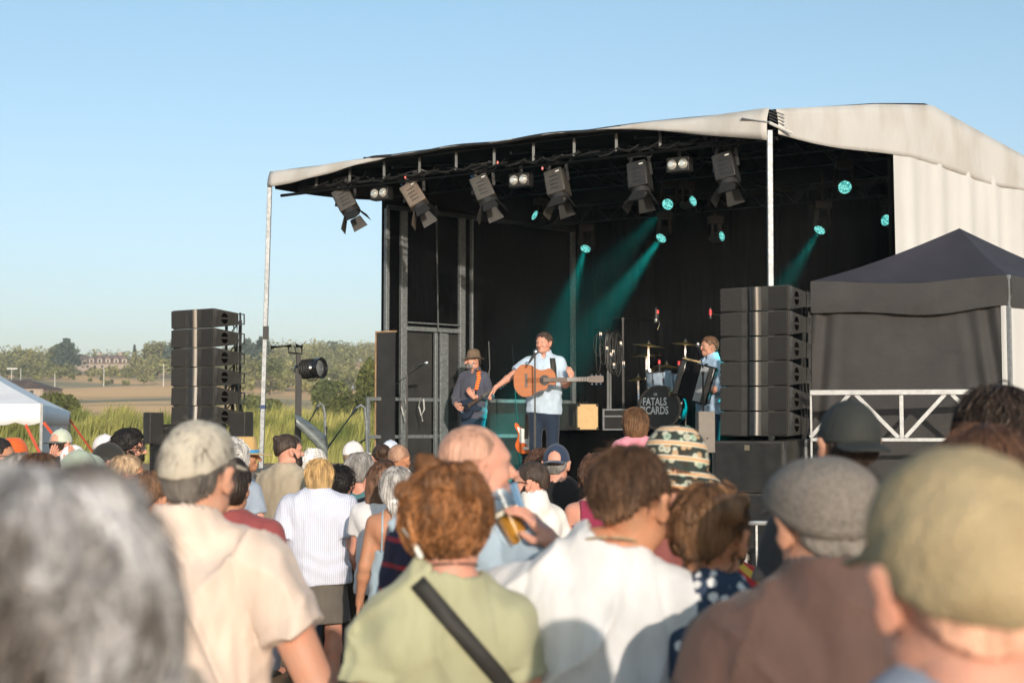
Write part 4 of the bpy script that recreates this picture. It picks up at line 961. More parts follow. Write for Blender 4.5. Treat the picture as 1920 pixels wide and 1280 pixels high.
# microphone stands
micm = mat('mic_body', (.03, .03, .03), .4, .3); micg = mat('mic_grille', (.45, .45, .46), .35, .9, .3, 200); redm = mat('red_mic_ring', (.75, .05, .05), .4)
def mic(e, p, d, red=False, ball=True):
    d = Vector(d).normalized(); x, y, _ = frame(d); T = basis(x, y, d, p)
    MB().lathe([(.009, -.14), (.012, -.12), (.018, -.03), (.02, -.0)], 14, T).build('microphone', micm, e)
    if ball: MB().lathe([(.02, 0), (.026, .012), (.027, .03), (.018, .05), (.0001, .055)], 14, T).build('mic_head', micg, e)
    if red: MB().lathe([(.019, -.0), (.02, .03), (.012, .04)], 14, T).build('red_ring', redm, e)
def mic_stand(px, ytop, Y, base, label, boom=None, m=black, micd=(-.6, -.5, .35), red=False, tri=True, r=.011):
    t = P(px, ytop, Y); e = empty('microphone_stand', (t.x, t.y, base), 0, label, 'microphone stand', 'microphone stands on the stage'); z = t.z - base
    s = MB().cyl((0, 0, .02), (0, 0, z), r, 8).cyl((0, 0, .1), (0, 0, z * .55), r * 1.4, 8)
    for k in range(3): a = k * 2.1 + .3; s.cyl((0, 0, .14), (math.cos(a) * .3, math.sin(a) * .3, .01), .009, 6)
    s.build('stand', m, e)
    if boom:
        b0 = P(*boom[0], Y) - e.location; b1 = P(*boom[1], Y) - e.location
        MB().cyl(b0, b1, .009, 8).box((0, 0, z), (.03, .03, .04)).build('boom', m, e); mic(e, b1, micd, red)
    else: mic(e, Vector((0, 0, z)), micd, red)
    return e
STZ = DECK + .003
mic_stand(1003, 662, 15.55, STZ, 'straight microphone stand in front of the singer', None, micd=(.45, .35, .75), r=.009)
mic_stand(763, 706, 18.2, STZ, 'boom microphone stand before the left stage wall', ((741, 721), (796, 681)), micd=(1, 0, .25))
mic_stand(1168, 598, 18.4, RZ + .003, 'tall overhead microphone boom stand left of the drums', ((1150, 597), (1230, 597)), micd=(0, 0, -1))
mic_stand(1318, 700, 16.2, STZ, 'short microphone stand in front of the accordion', ((1318, 690), (1310, 650)), micd=(-.3, -.3, .8))
e = empty('overhead_microphone', P(1332, 588, 18.2), 0, 'red tipped microphone hanging above the accordion player', 'microphone')
mic(e, Vector((0, 0, -.06)), (0, 0, -1), False, False); MB().lathe([(.02, -.02), (.02, .05), (.012, .055)], 12).build('red_ring', redm, e); MB().tube([(0, 0, .05), (.04, .05, 0), (.25, .1, -.02), (.27, .1, RZ - P(1332, 588, 18.2).z)], .008, 6).build('boom', steel_dark, e)
for (px, py, Y, lab) in ((1233, 588, 18.4, 'red tipped microphone at the end of the overhead boom'), (1236, 682, 17.4, 'red tipped microphone clipped to the left tom'), (1273, 684, 17.5, 'red tipped microphone clipped to the right tom')):
    e = empty('clip_microphone', P(px, py, Y), 0, lab, 'microphone', 'red tipped drum microphones')
    MB().lathe([(.008, -.10), (.014, -.08), (.017, .03), (.012, .035)], 12).build('body', micm, e); MB().lathe([(.018, .0), (.018, .045), (.01, .05)], 12).build('red_ring', redm, e)
    MB().tube([(0, 0, -.05), (.03, .02, -.13), (.0, .05, -.2)], .005, 5).build('clip', chrome, e)
# cable tree
c = P(1140, 690, 17.6); e = empty('cable_stand', (c.x, c.y, RZ + .003), 0, 'stand hung with coiled microphone cables left of the drums', 'stand')
zc = P(1140, 625, 17.6).z - RZ; s = MB().cyl((0, 0, 0), (0, 0, zc), .014, 8).cyl((.03, 0, 0), (.03, 0, zc * .75), .012, 8)
for k in range(4): s.cyl((0, 0, zc), (.16 * math.cos(k * 1.6), .12 * math.sin(k * 1.6), zc + .05), .008, 6)
s.build('mast', steel_dark, e); s = MB(); rr = random.Random(3)
for k in range(13):
    cx = rr.uniform(-.13, .17); cy = rr.uniform(-.1, .1); rx = rr.uniform(.03, .09); rz_ = rr.uniform(.08, .27); a = rr.uniform(0, 3)
    s.tube([(cx + rx * math.sin(t) * math.cos(a * .3), cy + rx * math.sin(t) * math.sin(a * .3), zc - rz_ + rz_ * math.cos(t)) for t in np.linspace(rr.uniform(0, 1), rr.uniform(5, 7.5), 22)], .005, 5)
s.build('coiled_cable', mat('cable_rubber', (.035, .034, .028), .4, 0, .3), e); s = MB()
for k in range(7): p = Vector((rr.uniform(-.15, .2), -.1, zc - rr.uniform(-.02, .4))); MB().cyl(p, p + Vector((0, -.01, -.07)), .012, 8).build('plug', chrome, e)
e = empty('background_stand', P(917, 640, 19.6), 0, 'thin bent rod standing behind the guitarist in the hat', 'stand'); e.location.z = STZ
MB().tube([(0, 0, 0), (0, 0, 1.45), (.012, 0, 1.5), (-.005, 0, P(917, 640, 19.6).z - STZ)], .01, 6).build('rod', steel_dark, e)
e = empty('leaning_rod', P(960, 645, 19.0), 0, 'slanted thin rod behind the singer on the left', 'stand'); e.location.z = STZ
MB().cyl((.12, 0, 0), (0, 0, P(960, 645, 19.0).z - STZ), .013, 6).build('rod', steel_dark, e)
# water bottle by the accordionist
e = empty('water_bottle', P(1358, 810, 17.6), 0, 'clear water bottle standing right of the accordion player', 'bottle'); e.location.z = RZ if False else STZ + .55
MB().lathe([(.0001, 0), (.035, .002), (.036, .17), (.014, .22), (.014, .25)], 16).build('body', mat('clear_plastic', (.55, .62, .68), .1, 0, .1, trans=.7), e)
e = empty('bottle_table', P(1358, 810, 17.6), 0, 'small dark side table carrying the water bottle', 'table'); e.location.z = STZ; MB().box((0, 0, .53), (.25, .25, .03)).build('top', black, e)
for a in (-1, 1):
    for b in (-1, 1): MB().cyl((a * .1, b * .1, 0), (a * .1, b * .1, .515), .01, 6).build('leg', black, e)
# ------------------------------------------------------------- guitars
def outline(pts, n=6):
    """closed smooth outline through control points"""
    m = len(pts); out = []
    for i in range(m):
        p0, p1, p2, p3 = [Vector(pts[(i + k) % m] + (0,)) for k in (-1, 0, 1, 2)]
        for j in range(n):
            t = j / n; q = .5 * ((2 * p1) + (p2 - p0) * t + (2 * p0 - 5 * p1 + 4 * p2 - p3) * t * t + (3 * p1 - p0 - 3 * p2 + p3) * t ** 3); out.append((q.x, q.y))
    return out
rosew = mat('rosewood', (.07, .04, .025), .45, 0, .2); spruce = mat('guitar_top', (.36, .10, .012), .42, 0, .10, 3, coat=.1, spec=.3, stretch=(1, 1, 12)); burst = mat('sunburst_finish', (.60, .12, .02), .2, 0, .2, 5, coat=.6); maple = mat('maple_neck', (.45, .28, .12), .4)
pg_w = mat('white_pickguard', (.78, .77, .72), .35)
def guitar(name, label, M, pts, th, topm, sidem, nl=.62, nx=.24, hole=True, pg=None, head=6, hm_=None):
    e = bpy.data.objects.new(name, None); C.objects.link(e); e.matrix_world = M; tag(e, label, 'guitar')
    ol = outline(pts); b = MB().prism(ol, th); b.build('body', sidem, e, bevel=.006)
    tp_ = MB().prism([(x * .985, z * .985) for x, z in ol], .003, Matrix.Translation((0, -th / 2 - .0015, 0))); tp_.build('top', topm, e)
    y = -th / 2 - .004
    if hole:
        MB().lathe([(.0001, 0), (.048, 0), (.052, .001)], 24, Matrix.Translation((.115, y, 0)) @ rotM(90)).build('sound_hole', black, e)
        MB().lathe([(.052, 0), (.062, 0)], 24, Matrix.Translation((.115, y + .0005, 0)) @ rotM(90)).build('rosette', rosew, e)
        MB().box((-.10, y - .004, 0), (.03, .012, .16)).build('bridge', rosew, e)
    else:
        for x in (-.05, .02, .09): MB().box((x, y - .006, 0), (.02, .012, .075)).build('pickup', pg_w if pg else black, e)
        MB().box((-.13, y - .005, 0), (.04, .012, .08)).build('bridge', chrome, e)
    if pg: MB().prism(outline(pg), .003, Matrix.Translation((0, -th / 2 - .0045, 0))).build('pickguard', pg_w, e)
    nk = MB().box((nx + nl / 2 - .04, y - .008, 0), (nl + .08, .022, .052)); nk.build('neck', hm_ or (maple if not hole else rosew), e, bevel=.004)
    MB().box((nx + nl / 2 - .06, y - .021, 0), (nl + .12, .005, .05)).build('fingerboard', rosew, e)
    f = MB(); f2 = MB()
    for k in range(17): x = nx + nl * (1 - .5 ** (-(0) + k / 12 * 1.0)) * 1.3 * .75; f.box((nx + nl - (x - nx), y - .024, 0), (.004, .002, .05))
    f.build('fret', alu, e)
    for k in range(6): f2.cyl((-.1, y - .02, -.025 + .01 * k), (nx + nl, y - .027, -.02 + .008 * k), .0012, 4)
    f2.build('string', chrome, e)
    hd = MB().prism(outline([(nx + nl, -.025), (nx + nl + .03, -.035), (nx + nl + .17, -.04), (nx + nl + .185, 0), (nx + nl + .17, .04), (nx + nl + .03, .035), (nx + nl, .025)], 3), .016, Matrix.Translation((0, y - .006, 0))); ho = hd.build('headstock', hm_ or (rosew if hole else maple), e)
    pgm = MB()
    for k in range(3):
        for s in (-1, 1): pgm.cyl((nx + nl + .05 + k * .05, y - .006, s * .035), (nx + nl + .05 + k * .05, y - .006, s * .065), .008, 8)
    pgm.build('tuning_peg', chrome, ho); return e
AC = [(-.25, 0), (-.235, .10), (-.16, .185), (-.05, .185), (.04, .13), (.11, .125), (.18, .14), (.235, .09), (.25, .0), (.235, -.06), (.17, -.05), (.13, -.11), (.05, -.125), (-.05, -.185), (-.16, -.185), (-.235, -.10)]
EL = [(-.20, 0), (-.19, .10), (-.10, .155), (.0, .125), (.07, .12), (.16, .17), (.21, .15), (.14, .07), (.13, .0), (.13, -.07), (.17, -.13), (.10, -.14), (.02, -.115), (-.07, -.155), (-.17, -.12)]
PGD = [(-.06, .02), (-.05, .09), (.06, .10), (.15, .13), (.13, .05), (.13, -.08), (.05, -.10), (-.08, -.13), (-.13, -.06)]
def gM(px, py, Y, ang, yawd, roll=0, s=1): return Matrix.Translation(P(px, py, Y)) @ rotM(0, 0, yawd) @ rotM(roll, -ang, 0) @ Matrix.Scale(s, 4)
guitar('acoustic_guitar', 'amber cutaway acoustic guitar held by the singer', gM(1003, 714, 15.72, 1, -3, -6, .94), AC, .095, spruce, mat('guitar_side', (.30, .13, .05), .3), .40, .22)
guitar('electric_guitar', 'sunburst electric guitar with white pickguard upright on a stand', gM(988, 822, 16.35, 88, -8, -6, .86), EL, .045, burst, burst, .50, .12, False, PGD)
e = empty('guitar_stand', P(988, 822, 16.45), 0, 'dark stand under the sunburst electric guitar', 'stand'); e.location.z = STZ; gh = P(988, 850, 16.4).z - STZ
MB().cyl((0, .08, 0), (0, .06, gh + .45), .012, 8).cyl((0, .05, gh), (-.2, -.15, 0.01), .012, 8).cyl((0, .05, gh), (.2, -.15, .01), .012, 8).cyl((0, .05, gh), (.0, .25, .01), .012, 8).cyl((-.08, -.12, gh - .01), (.08, -.12, gh - .01), .01, 6).cyl((0, .08, gh - .01), (0, -.12, gh - .01), .01, 6).build('frame', black, e)
DKG = mat('dark_blue_guitar', (.012, .016, .03), .2, 0, .3, coat=.6)
guitar('dark_electric_guitar', 'dark blue electric guitar held low by the guitarist in the hat', gM(880, 762, 18.75, 32, -18, -10, .85), EL, .05, DKG, DKG, .42, .12, False, hm_=DKG)
# accordion
e = empty('accordion', P(1303, 716, 16.75), R(-20), 'black piano accordion held by the man in the light blue shirt', 'accordion'); T = rotM(0, 16, 0)
b = MB(); b.box((.15, 0, 0), (.14, .2, .46)); b.v = [T @ q for q in b.v]; b.build('treble_case', black_gloss, e, bevel=.02)
b = MB(); b.box((-.17, 0, .01), (.09, .19, .44)); b.v = [T @ q for q in b.v]; b.build('bass_case', black_gloss, e, bevel=.02)
b = MB()
for k in range(9): x = -.12 + k * .026; b.box((x, 0, 0), (.012, .20, .44)); b.box((x + .013, 0, 0), (.014, .17, .41))
b.v = [T @ q for q in b.v]; b.build('bellows', mat('bellows_cloth', (.008, .008, .009), .7, spec=.2), e)
b = MB()
for k in range(20): b.box((.10 + .0, -.115, -.2 + k * .021), (.09, .03, .017))
b.v = [T @ q for q in b.v]; b.build('keyboard', mat('accordion_keys', (.35, .36, .37), .3), e)
b = MB(); b.bar((-.2, -.06, .235), (.02, -.05, .245), .03, .02); b.v = [T @ q for q in b.v]; b.build('gold_trim', mat('brass_trim', (.6, .42, .2), .35, .6), e)
# ------------------------------------------------------------- people
def skinmat(key, c): 
    return M_('skin_' + key, tuple(k * .92 for k in c), .5, 0, 0, 16, .3, 130, col2=(min(1, c[0] * 1.10), c[1] * .90, c[2] * .82), cmid=(.3, .75), sss=.12, spec=.35)
SK = {'fair': (.62, .38, .28), 'pink': (.63, .34, .25), 'tan': (.50, .26, .155), 'mid': (.57, .32, .22)}
def islands(m, a, b_):
    nt = m.node_tree; b = nt.nodes['Principled BSDF']; g = nt.nodes.new('ShaderNodeNewGeometry'); mr = nt.nodes.new('ShaderNodeMapRange'); mr.inputs[3].default_value = a; mr.inputs[4].default_value = b_
    h = nt.nodes.new('ShaderNodeHueSaturation'); nt.links.new(g.outputs['Random Per Island'], mr.inputs[0]); nt.links.new(mr.outputs[0], h.inputs['Value']); s_ = b.inputs['Base Color'].links[0].from_socket; nt.links.new(s_, h.inputs['Color']); nt.links.new(h.outputs[0], b.inputs['Base Color']); return m
def hairmat(key, c, c2=None):
    if key == 'mottled' and 'hair_mottled' not in _mc: return islands(M_('hair_mottled', (.12, .10, .085), .55, 0, 0, 15, .9, 60, (1, 1, .6), col2=(.52, .51, .51), cmid=(.38, .6)), .6, 1.7)
    if 'hair_' + key in _mc: return _mc['hair_' + key]
    m = M_('hair_' + key, tuple(k * .55 for k in c), .5, 0, 0, 38, .9, 90, (1, 1, .18), col2=c2 or tuple(min(1, k * 1.5) for k in c), spec=.3, cmid=(.3, .7))
    return islands(m, .55, 1.9)
HM = {'black': (.016, .013, .012), 'dark': (.035, .024, .018), 'brown': (.085, .048, .028), 'mbrown': (.15, .078, .038), 'blond': (.52, .34, .15), 'ginger': (.20, .088, .034), 'auburn': (.105, .055, .034), 'grey': (.27, .255, .24), 'dgrey': (.14, .125, .11), 'white': (.62, .60, .57), 'buzz': (.20, .115, .075), 'stub': (.50, .28, .195), 'sand': (.26, .18, .11)}
HM['mottled'] = (.16, .15, .14)
lipm = mat('lips', (.38, .12, .09), .4); eyew = mat('eye_white', (.6, .57, .54), .2); eyed = mat('iris', (.03, .02, .015), .1); glassm = mat('sunglass_lens', (.012, .01, .01), .08); soleM = mat('shoe_rubber', (.03, .03, .03), .7)
def mirror(p, s): return (p[0] * s, p[1], p[2])
ARMS = {'down': ((.262, -.03, 1.13), (.285, .05, .89)), 'front': ((.25, -.02, 1.13), (.13, .20, 1.12)), 'hip': ((.30, -.05, 1.15), (.17, .07, 1.0)), 'clap': ((.23, .13, 1.19), (.05, .33, 1.38)), 'up': ((.24, .13, 1.45), (.10, .22, 1.66)), 'cross': ((.25, .03, 1.15), (.0, .20, 1.16)), 'phone': ((.22, .18, 1.25), (.09, .30, 1.48))}
def head_field(h, sx=1.0, jaw=1.0, nose=1.0, beard=None, mouth=False):
    f = Fd((-.11, -.135, -.14), (.11, .145, .25), h)
    f.add(ell((0, -.012, .135), (.075 * sx, .095, .090)), .01)
    f.add(cap((0, .028, .045), (0, .025, .115), .050 * jaw, .064 * sx, (.98, 1, 1)), .03)
    f.add(ell((0, .062, .020), (.028 * jaw, .026, .022)), .03)
    for s in (-1, 1):
        f.add(ell((s * .042, .050, .078), (.024, .03, .026)), .02); f.add(ell((s * .05 * jaw, .01, .035), (.017, .03, .022)), .03)
    f.add(ell((0, .072, .130), (.052, .020, .016)), .02)
    for s in (-1, 1): f.sub(ell((s * .031, .098, .108), (.019, .016, .012)), .012); f.add(ell((s * .031, .073, .108), (.013, .013, .0115)), .006)
    f.add(cap((0, .088, .112), (0, .106 + .006 * nose, .076), .008, .0125), .012)
    for s in (-1, 1): f.add(ell((s * .011, .098, .073), (.008, .01, .008)), .008)
    f.add(ell((0, .088, .050), (.022, .010, .006)), .006); f.add(ell((0, .086, .041), (.019, .011, .006)), .006)
    if mouth: f.sub(ell((0, .098, .045), (.014, .01, .006)), .004)
    for s in (-1, 1):
        f.add(ell((s * .086 * sx, -.014, .100), (.009, .020, .033), (0, s * 16, s * -32)), .008); f.add(ell((s * .080 * sx, -.004, .075), (.007, .010, .014)), .010)
        f.sub(ell((s * .096 * sx, -.004, .102), (.007, .010, .016), (0, s * 14, s * -22)), .004)
    f.add(cap((0, -.022, .075), (0, -.040, -.14), .050 * sx, .058 * sx), .035)
    return f
HL_Y = [-.12, -.05, -.02, .015, .045, .075, .10]; 
def hairline(nape, front=.178, side=.10): return HL_Y, [nape, nape + .004, side - .012, side + .012, side + .045, front - .012, front]
def build_hair(kind, h, sx=1.0, hatted=False):
    f = Fd((-.17, -.21, -.34), (.17, .16, .30), h)
    t, nape, amp, fq = {'buzz': (.0035, .085, .0006, 120), 'short': (.010, .078, .003, 90), 'crop': (.018, .068, .004, 70), 'medium': (.024, .035, .006, 45), 'bob': (.026, .0, .006, 40), 'fluffy': (.034, .025, .011, 38), 'curly': (.036, .0, .013, 75), 'long': (.022, -.02, .006, 45), 'tied': (.012, .07, .004, 70), 'updo': (.007, .098, .010, 60)}[kind[0]]
    if hatted and kind[0] in ('buzz', 'short'): nape = .048
    bald = 'bald' in kind; front = .186
    f.add(ell((0, -.016, .137), (.075 * sx + t, .093 + t, .086 + t)), .005)
    if kind[0] in ('medium', 'bob', 'fluffy', 'curly', 'long', 'updo'): f.add(ell((0, -.045, .085), (.066 * sx + t * .8, .062 + t * .8, .085)), .04)
    else: f.add(ell((0, -.035, .085), (.058 * sx + t, .062 + t * .6, .07)), .03)
    if kind[0] in ('bob', 'long', 'curly'):
        for s in (-1, 1): f.add(cap((s * .07, -.01, .11), (s * .068, -.01, .02), .026, .024), .03)
        f.add(cap((0, -.06, .08), (0, -.065, .0), .058, .055, (1.15, .8, 1)), .03)
    if kind[0] == 'long': f.add(cap((0, -.075, .06), (0, -.095, -.20), .062, .045, (1.35, .62, 1)), .04)
    Yh, Zh = hairline(nape, front, .10 if kind[0] not in ('bob', 'long', 'curly') else .02)
    X, Y, Z = f.full()
    line = np.interp(Y, Yh, Zh) - .005 * np.abs(np.sin(X * 40)) * (Y < -.04) + 7 * X * X * (Y < -.02) * (kind[0] in ('short', 'buzz', 'crop', 'tied')) + .012 * np.exp(-((np.abs(X) - .045) / .02) ** 2) * (Y > .03)
    if kind[0] in ('short', 'buzz', 'crop', 'tied', 'updo'): line = np.where((np.abs(X) > .052) & (Y > -.048) & (Y < .03), np.maximum(line, .128 - .35 * np.maximum(0, -.02 - Y)), line)
    f.F = np.maximum(f.F, (line - Z) * (.26 if kind[0] in ('short', 'buzz', 'crop') else .7))
    for ex in kind[1:]:
        if ex == 'bun': f.add(ell((0, -.115, .165), (.042, .038, .04)), .02)
        if ex == 'topbun': f.add(ell((0, -.095, .195), (.03, .03, .026)), .02)
        if ex == 'sidebun': f.add(ell((.062, -.085, .178), (.042, .040, .038)), .02); f.add(ell((.088, -.06, .198), (.022, .024, .022)), .012); f.add(ell((.01, -.095, .13), (.055, .03, .06)), .03)
        if ex == 'pony': f.add(cap((0, -.115, .125), (0, -.15, .06), .022, .036), .02); f.add(cap((0, -.15, .06), (.01, -.135, -.05), .036, .014), .03)
        if ex == 'lowpony': f.add(cap((.01, -.10, .06), (.012, -.115, .0), .02, .03), .02); f.add(cap((.012, -.115, .0), (.02, -.11, -.09), .032, .014), .03)
        if ex == 'chignon': f.add(ell((0, -.11, .10), (.055, .032, .05)), .03)
        if ex == 'lumps':
            for (a, b, c, r) in (((-.062, -.075, .185, .042), (.05, -.085, .195, .045), (-.07, -.05, .13, .032), (.068, -.06, .14, .034), (0, -.115, .15, .045), (-.035, -.03, .24, .036), (.04, -.045, .235, .03), (.0, -.105, .205, .036)) if kind[0] == 'updo' else ()) + (() if kind[0] == 'updo' else ((-.05, -.08, .17, .045), (.04, -.09, .18, .045), (-.06, -.07, .10, .04), (.055, -.08, .10, .045), (0, -.11, .13, .05), (-.02, -.02, .235, .04), (.03, .0, .235, .04), (-.01, -.10, .06, .04), (.0, .05, .225, .035))): f.add(ell((a, b, c), (r, r * .8, r * .7)), .012)
    if bald:
        f.cut(lambda X, Y, Z: (Z - (.105 + .03 * (Y < 0) + .0 * X)))
    sd_ = sum(ord(c) for c in kind[0]) 
    f.disp(lambda X, Y, Z: amp * pn(X, Y, Z, fq, sd_, (1, 1, .5)) + amp * .5 * np.sin(np.arctan2(X, -Y + .0) * 46 + 2.0 * np.sin(Z * 30)))
    return f
def hat_parts(kind, h, col, col2, e, T, pre='hat'):
    """returns list of (name, verts, quads, mat, amount the hat adds over the skull)"""
    out = []
    def D(lo, hi): return Fd(lo, hi, h)
    if kind in ('cap', 'capback'):
        f = D((-.12, -.14, .06), (.12, .14, .28)); f.add(ell((0, -.008, .128), (.089, .106, .113)), .01); f.cut(lambda X, Y, Z: (.118 + .10 * Y) - Z)
        f.disp(lambda X, Y, Z: .0016 * (np.abs(np.sin(3 * np.arctan2(X, Y + .008))) < .07)); f.add(ell((0, -.008, .243), (.008, .008, .006)), .002)
        out.append(('hat', f.mesh(), col))
        s = 1
        f = D((-.10, .02, .07), (.10, .22, .19)); f.add(ell((0, .10, .128), (.076, .095, .055)), .005); X, Y, Z = f.full()
        f.F = np.maximum(f.F, np.abs(Z - (.134 - .10 * (Y - .08) - 3.6 * X * X + 0)) - .004); f.F = np.maximum(f.F, .062 - Y); out.append(('brim', f.mesh(), col2 or col))
        if kind == 'cap': pass
    elif kind in ('flatcap', 'softcap', 'softcaplow'):
        f = D((-.15, -.16, .03), (.15, .18, .29))
        if kind == 'flatcap':
            f.add(ell((0, .005, .165), (.103, .128, .072), (-7, 0, 0)), .01); f.add(ell((0, -.02, .135), (.092, .108, .085)), .03); X, Y, Z = f.full()
            f.F = np.maximum(f.F, (.085 + .35 * (Y + .1)) - Z)
            f.disp(lambda X, Y, Z: .0022 * pn(X, Y, Z, 40, 5, (1.5, 1, .5)) + .0045 * np.exp(-((X) / .003) ** 2) * (Z < .16) - .0022 * (np.abs(Z - (.103 + .35 * (Y + .1))) < .010))
            out.append(('hat', f.mesh(), col))
            f = D((-.1, .05, .08), (.1, .2, .18)); f.add(ell((0, .115, .132), (.075, .065, .03)), .005); X, Y, Z = f.full(); f.F = np.maximum(f.F, np.abs(Z - (.142 - .25 * (Y - .1) - 2.5 * X * X)) - .006); out.append(('brim', f.mesh(), col))
        else:
            f.add(ell((0, -.006, .152), (.087, .114, .092), (-5, 0, 0)), .01); f.add(ell((0, -.02, .12), (.083, .105, .075)), .03); X, Y, Z = f.full(); f.F = np.maximum(f.F, ((.108 if kind == 'softcap' else .078) + .30 * (Y + .1) + .9 * X * X) - Z)
            f.disp(lambda X, Y, Z: .0028 * pn(X, Y, Z, 34, 11, (1, 1, 1.4)) + .002 * pn(X, Y, Z, 80, 2)); out.append(('hat', f.mesh(), col))
            f = D((-.1, .05, .07), (.1, .21, .18)); f.add(ell((0, .12, .13), (.073, .075, .03)), .005); X, Y, Z = f.full(); f.F = np.maximum(f.F, np.abs(Z - (.135 - .2 * (Y - .1) - 3 * X * X)) - .005); out.append(('brim', f.mesh(), col))
    elif kind == 'bucket':
        f = D((-.17, -.19, .03), (.17, .19, .28)); f.add(ell((0, -.008, .150), (.088, .105, .095)), .01); f.add(cap((0, -.008, .12), (0, -.008, .2), .094, .084, (1, 1.18, 1)), .01); f.add(ell((0, -.008, .165), (.094, .112, .095)), .02); f.cut(lambda X, Y, Z: .115 - Z)
        out.append(('hat', f.mesh(), col))
        f = D((-.17, -.19, .03), (.17, .19, .16)); X, Y, Z = f.full(); r = np.sqrt(X ** 2 + ((Y + .008) / 1.16) ** 2); zz = .128 - (r - .088) * 1.0 + .004 * np.sin(np.arctan2(Y, X) * 5)
        f.F = np.maximum(np.maximum(np.abs(Z - zz) * .7 - .004, r - .145), .078 - r); out.append(('brim', f.mesh(), col2 or col))
    elif kind in ('fedora', 'straw'):
        f = D((-.2, -.22, .06), (.2, .22, .30)); f.add(cap((0, -.005, .12), (0, -.005, .20), .092, .076, (1, 1.18, 1)), .01); f.cut(lambda X, Y, Z: np.maximum(.118 - Z, Z - (.268 if kind == 'fedora' else .245) + .25 * 0))
        f.sub(ell((0, .01, .285), (.02, .07, .035)), .02); out.append(('hat', f.mesh(), col))
        f = D((-.2, -.22, .06), (.2, .22, .20)); X, Y, Z = f.full(); r = np.sqrt(X ** 2 + (Y / 1.16) ** 2); R0 = .135 if kind == 'fedora' else .175
        f.F = np.maximum(np.maximum(np.abs(Z - (.128 + .6 * np.abs(X) ** 1.6 * (kind == 'fedora') - .10 * np.maximum(Y, 0) * 1.0)) - .004, r - R0), .075 - r); out.append(('brim', f.mesh(), col))
        f = D((-.12, -.14, .10), (.12, .14, .18)); f.add(cap((0, -.005, .125), (0, -.005, .20), .0945, .080, (1, 1.18, 1)), .01); f.cut(lambda X, Y, Z: np.maximum(.126 - Z, Z - .152)); out.append(('hat_band', f.mesh(), col2))
    return out
HATADD = {None: 0, 'cap': .018, 'capback': .018, 'flatcap': .016, 'softcap': .018, 'softcaplow': .018, 'bucket': .018, 'fedora': .040, 'straw': .02}
def fingers(f, wr, d, n, side, curls, thumb=.5, spread=.0, k=1.0):
    """palm and five fingers as fields; d forearm direction, n the way the palm faces"""
    d = Vector(d).normalized(); n = Vector(n); n = (n - d * n.dot(d)).normalized(); s = d.cross(n) * side
    w_ = Vector(wr); P_ = lambda a, b, c: tuple(w_ + (d * a + s * b + n * c) * k)
    f.add(cap(P_(-.01, 0, 0), P_(.03, 0, 0), .024 * k, .026 * k), .012)
    for b in (-.026, -.009, .009, .026): f.add(cap(P_(.02, b * .7, 0), P_(.088 - abs(b) * .15, b, 0), .013 * k, .0115 * k), .010)
    for i, (b, L, r) in enumerate(((.028, .068, .0085), (.0095, .076, .0088), (-.0095, .071, .0085), (-.027, .056, .0075))):
        c = curls[i]; a0 = P_(.090 - abs(b) * .15, b, 0); ang = 0; p = Vector(a0); dd = d + s * b * (2 + spread * 8)
        for q, (fr, add) in enumerate(((.44, .35), (.31, .8), (.25, .7))):
            ang += c * add; v = (dd.normalized() * math.cos(ang) + n * math.sin(ang)) * L * fr * k; p2 = p + v
            f.add(cap(tuple(p), tuple(p2), r * k * (1 - .08 * q), r * k * (.94 - .1 * q)), .004); p = p2
    t0 = P_(.022, .024, .004); t1 = P_(.052, .048, .012 + .02 * thumb); t2 = P_(.082, .052 - .012 * thumb, .016 + .032 * thumb)
    f.add(cap(t0, t1, .013 * k, .0105 * k), .010); f.add(cap(t1, t2, .0105 * k, .008 * k), .004)
class Person: pass
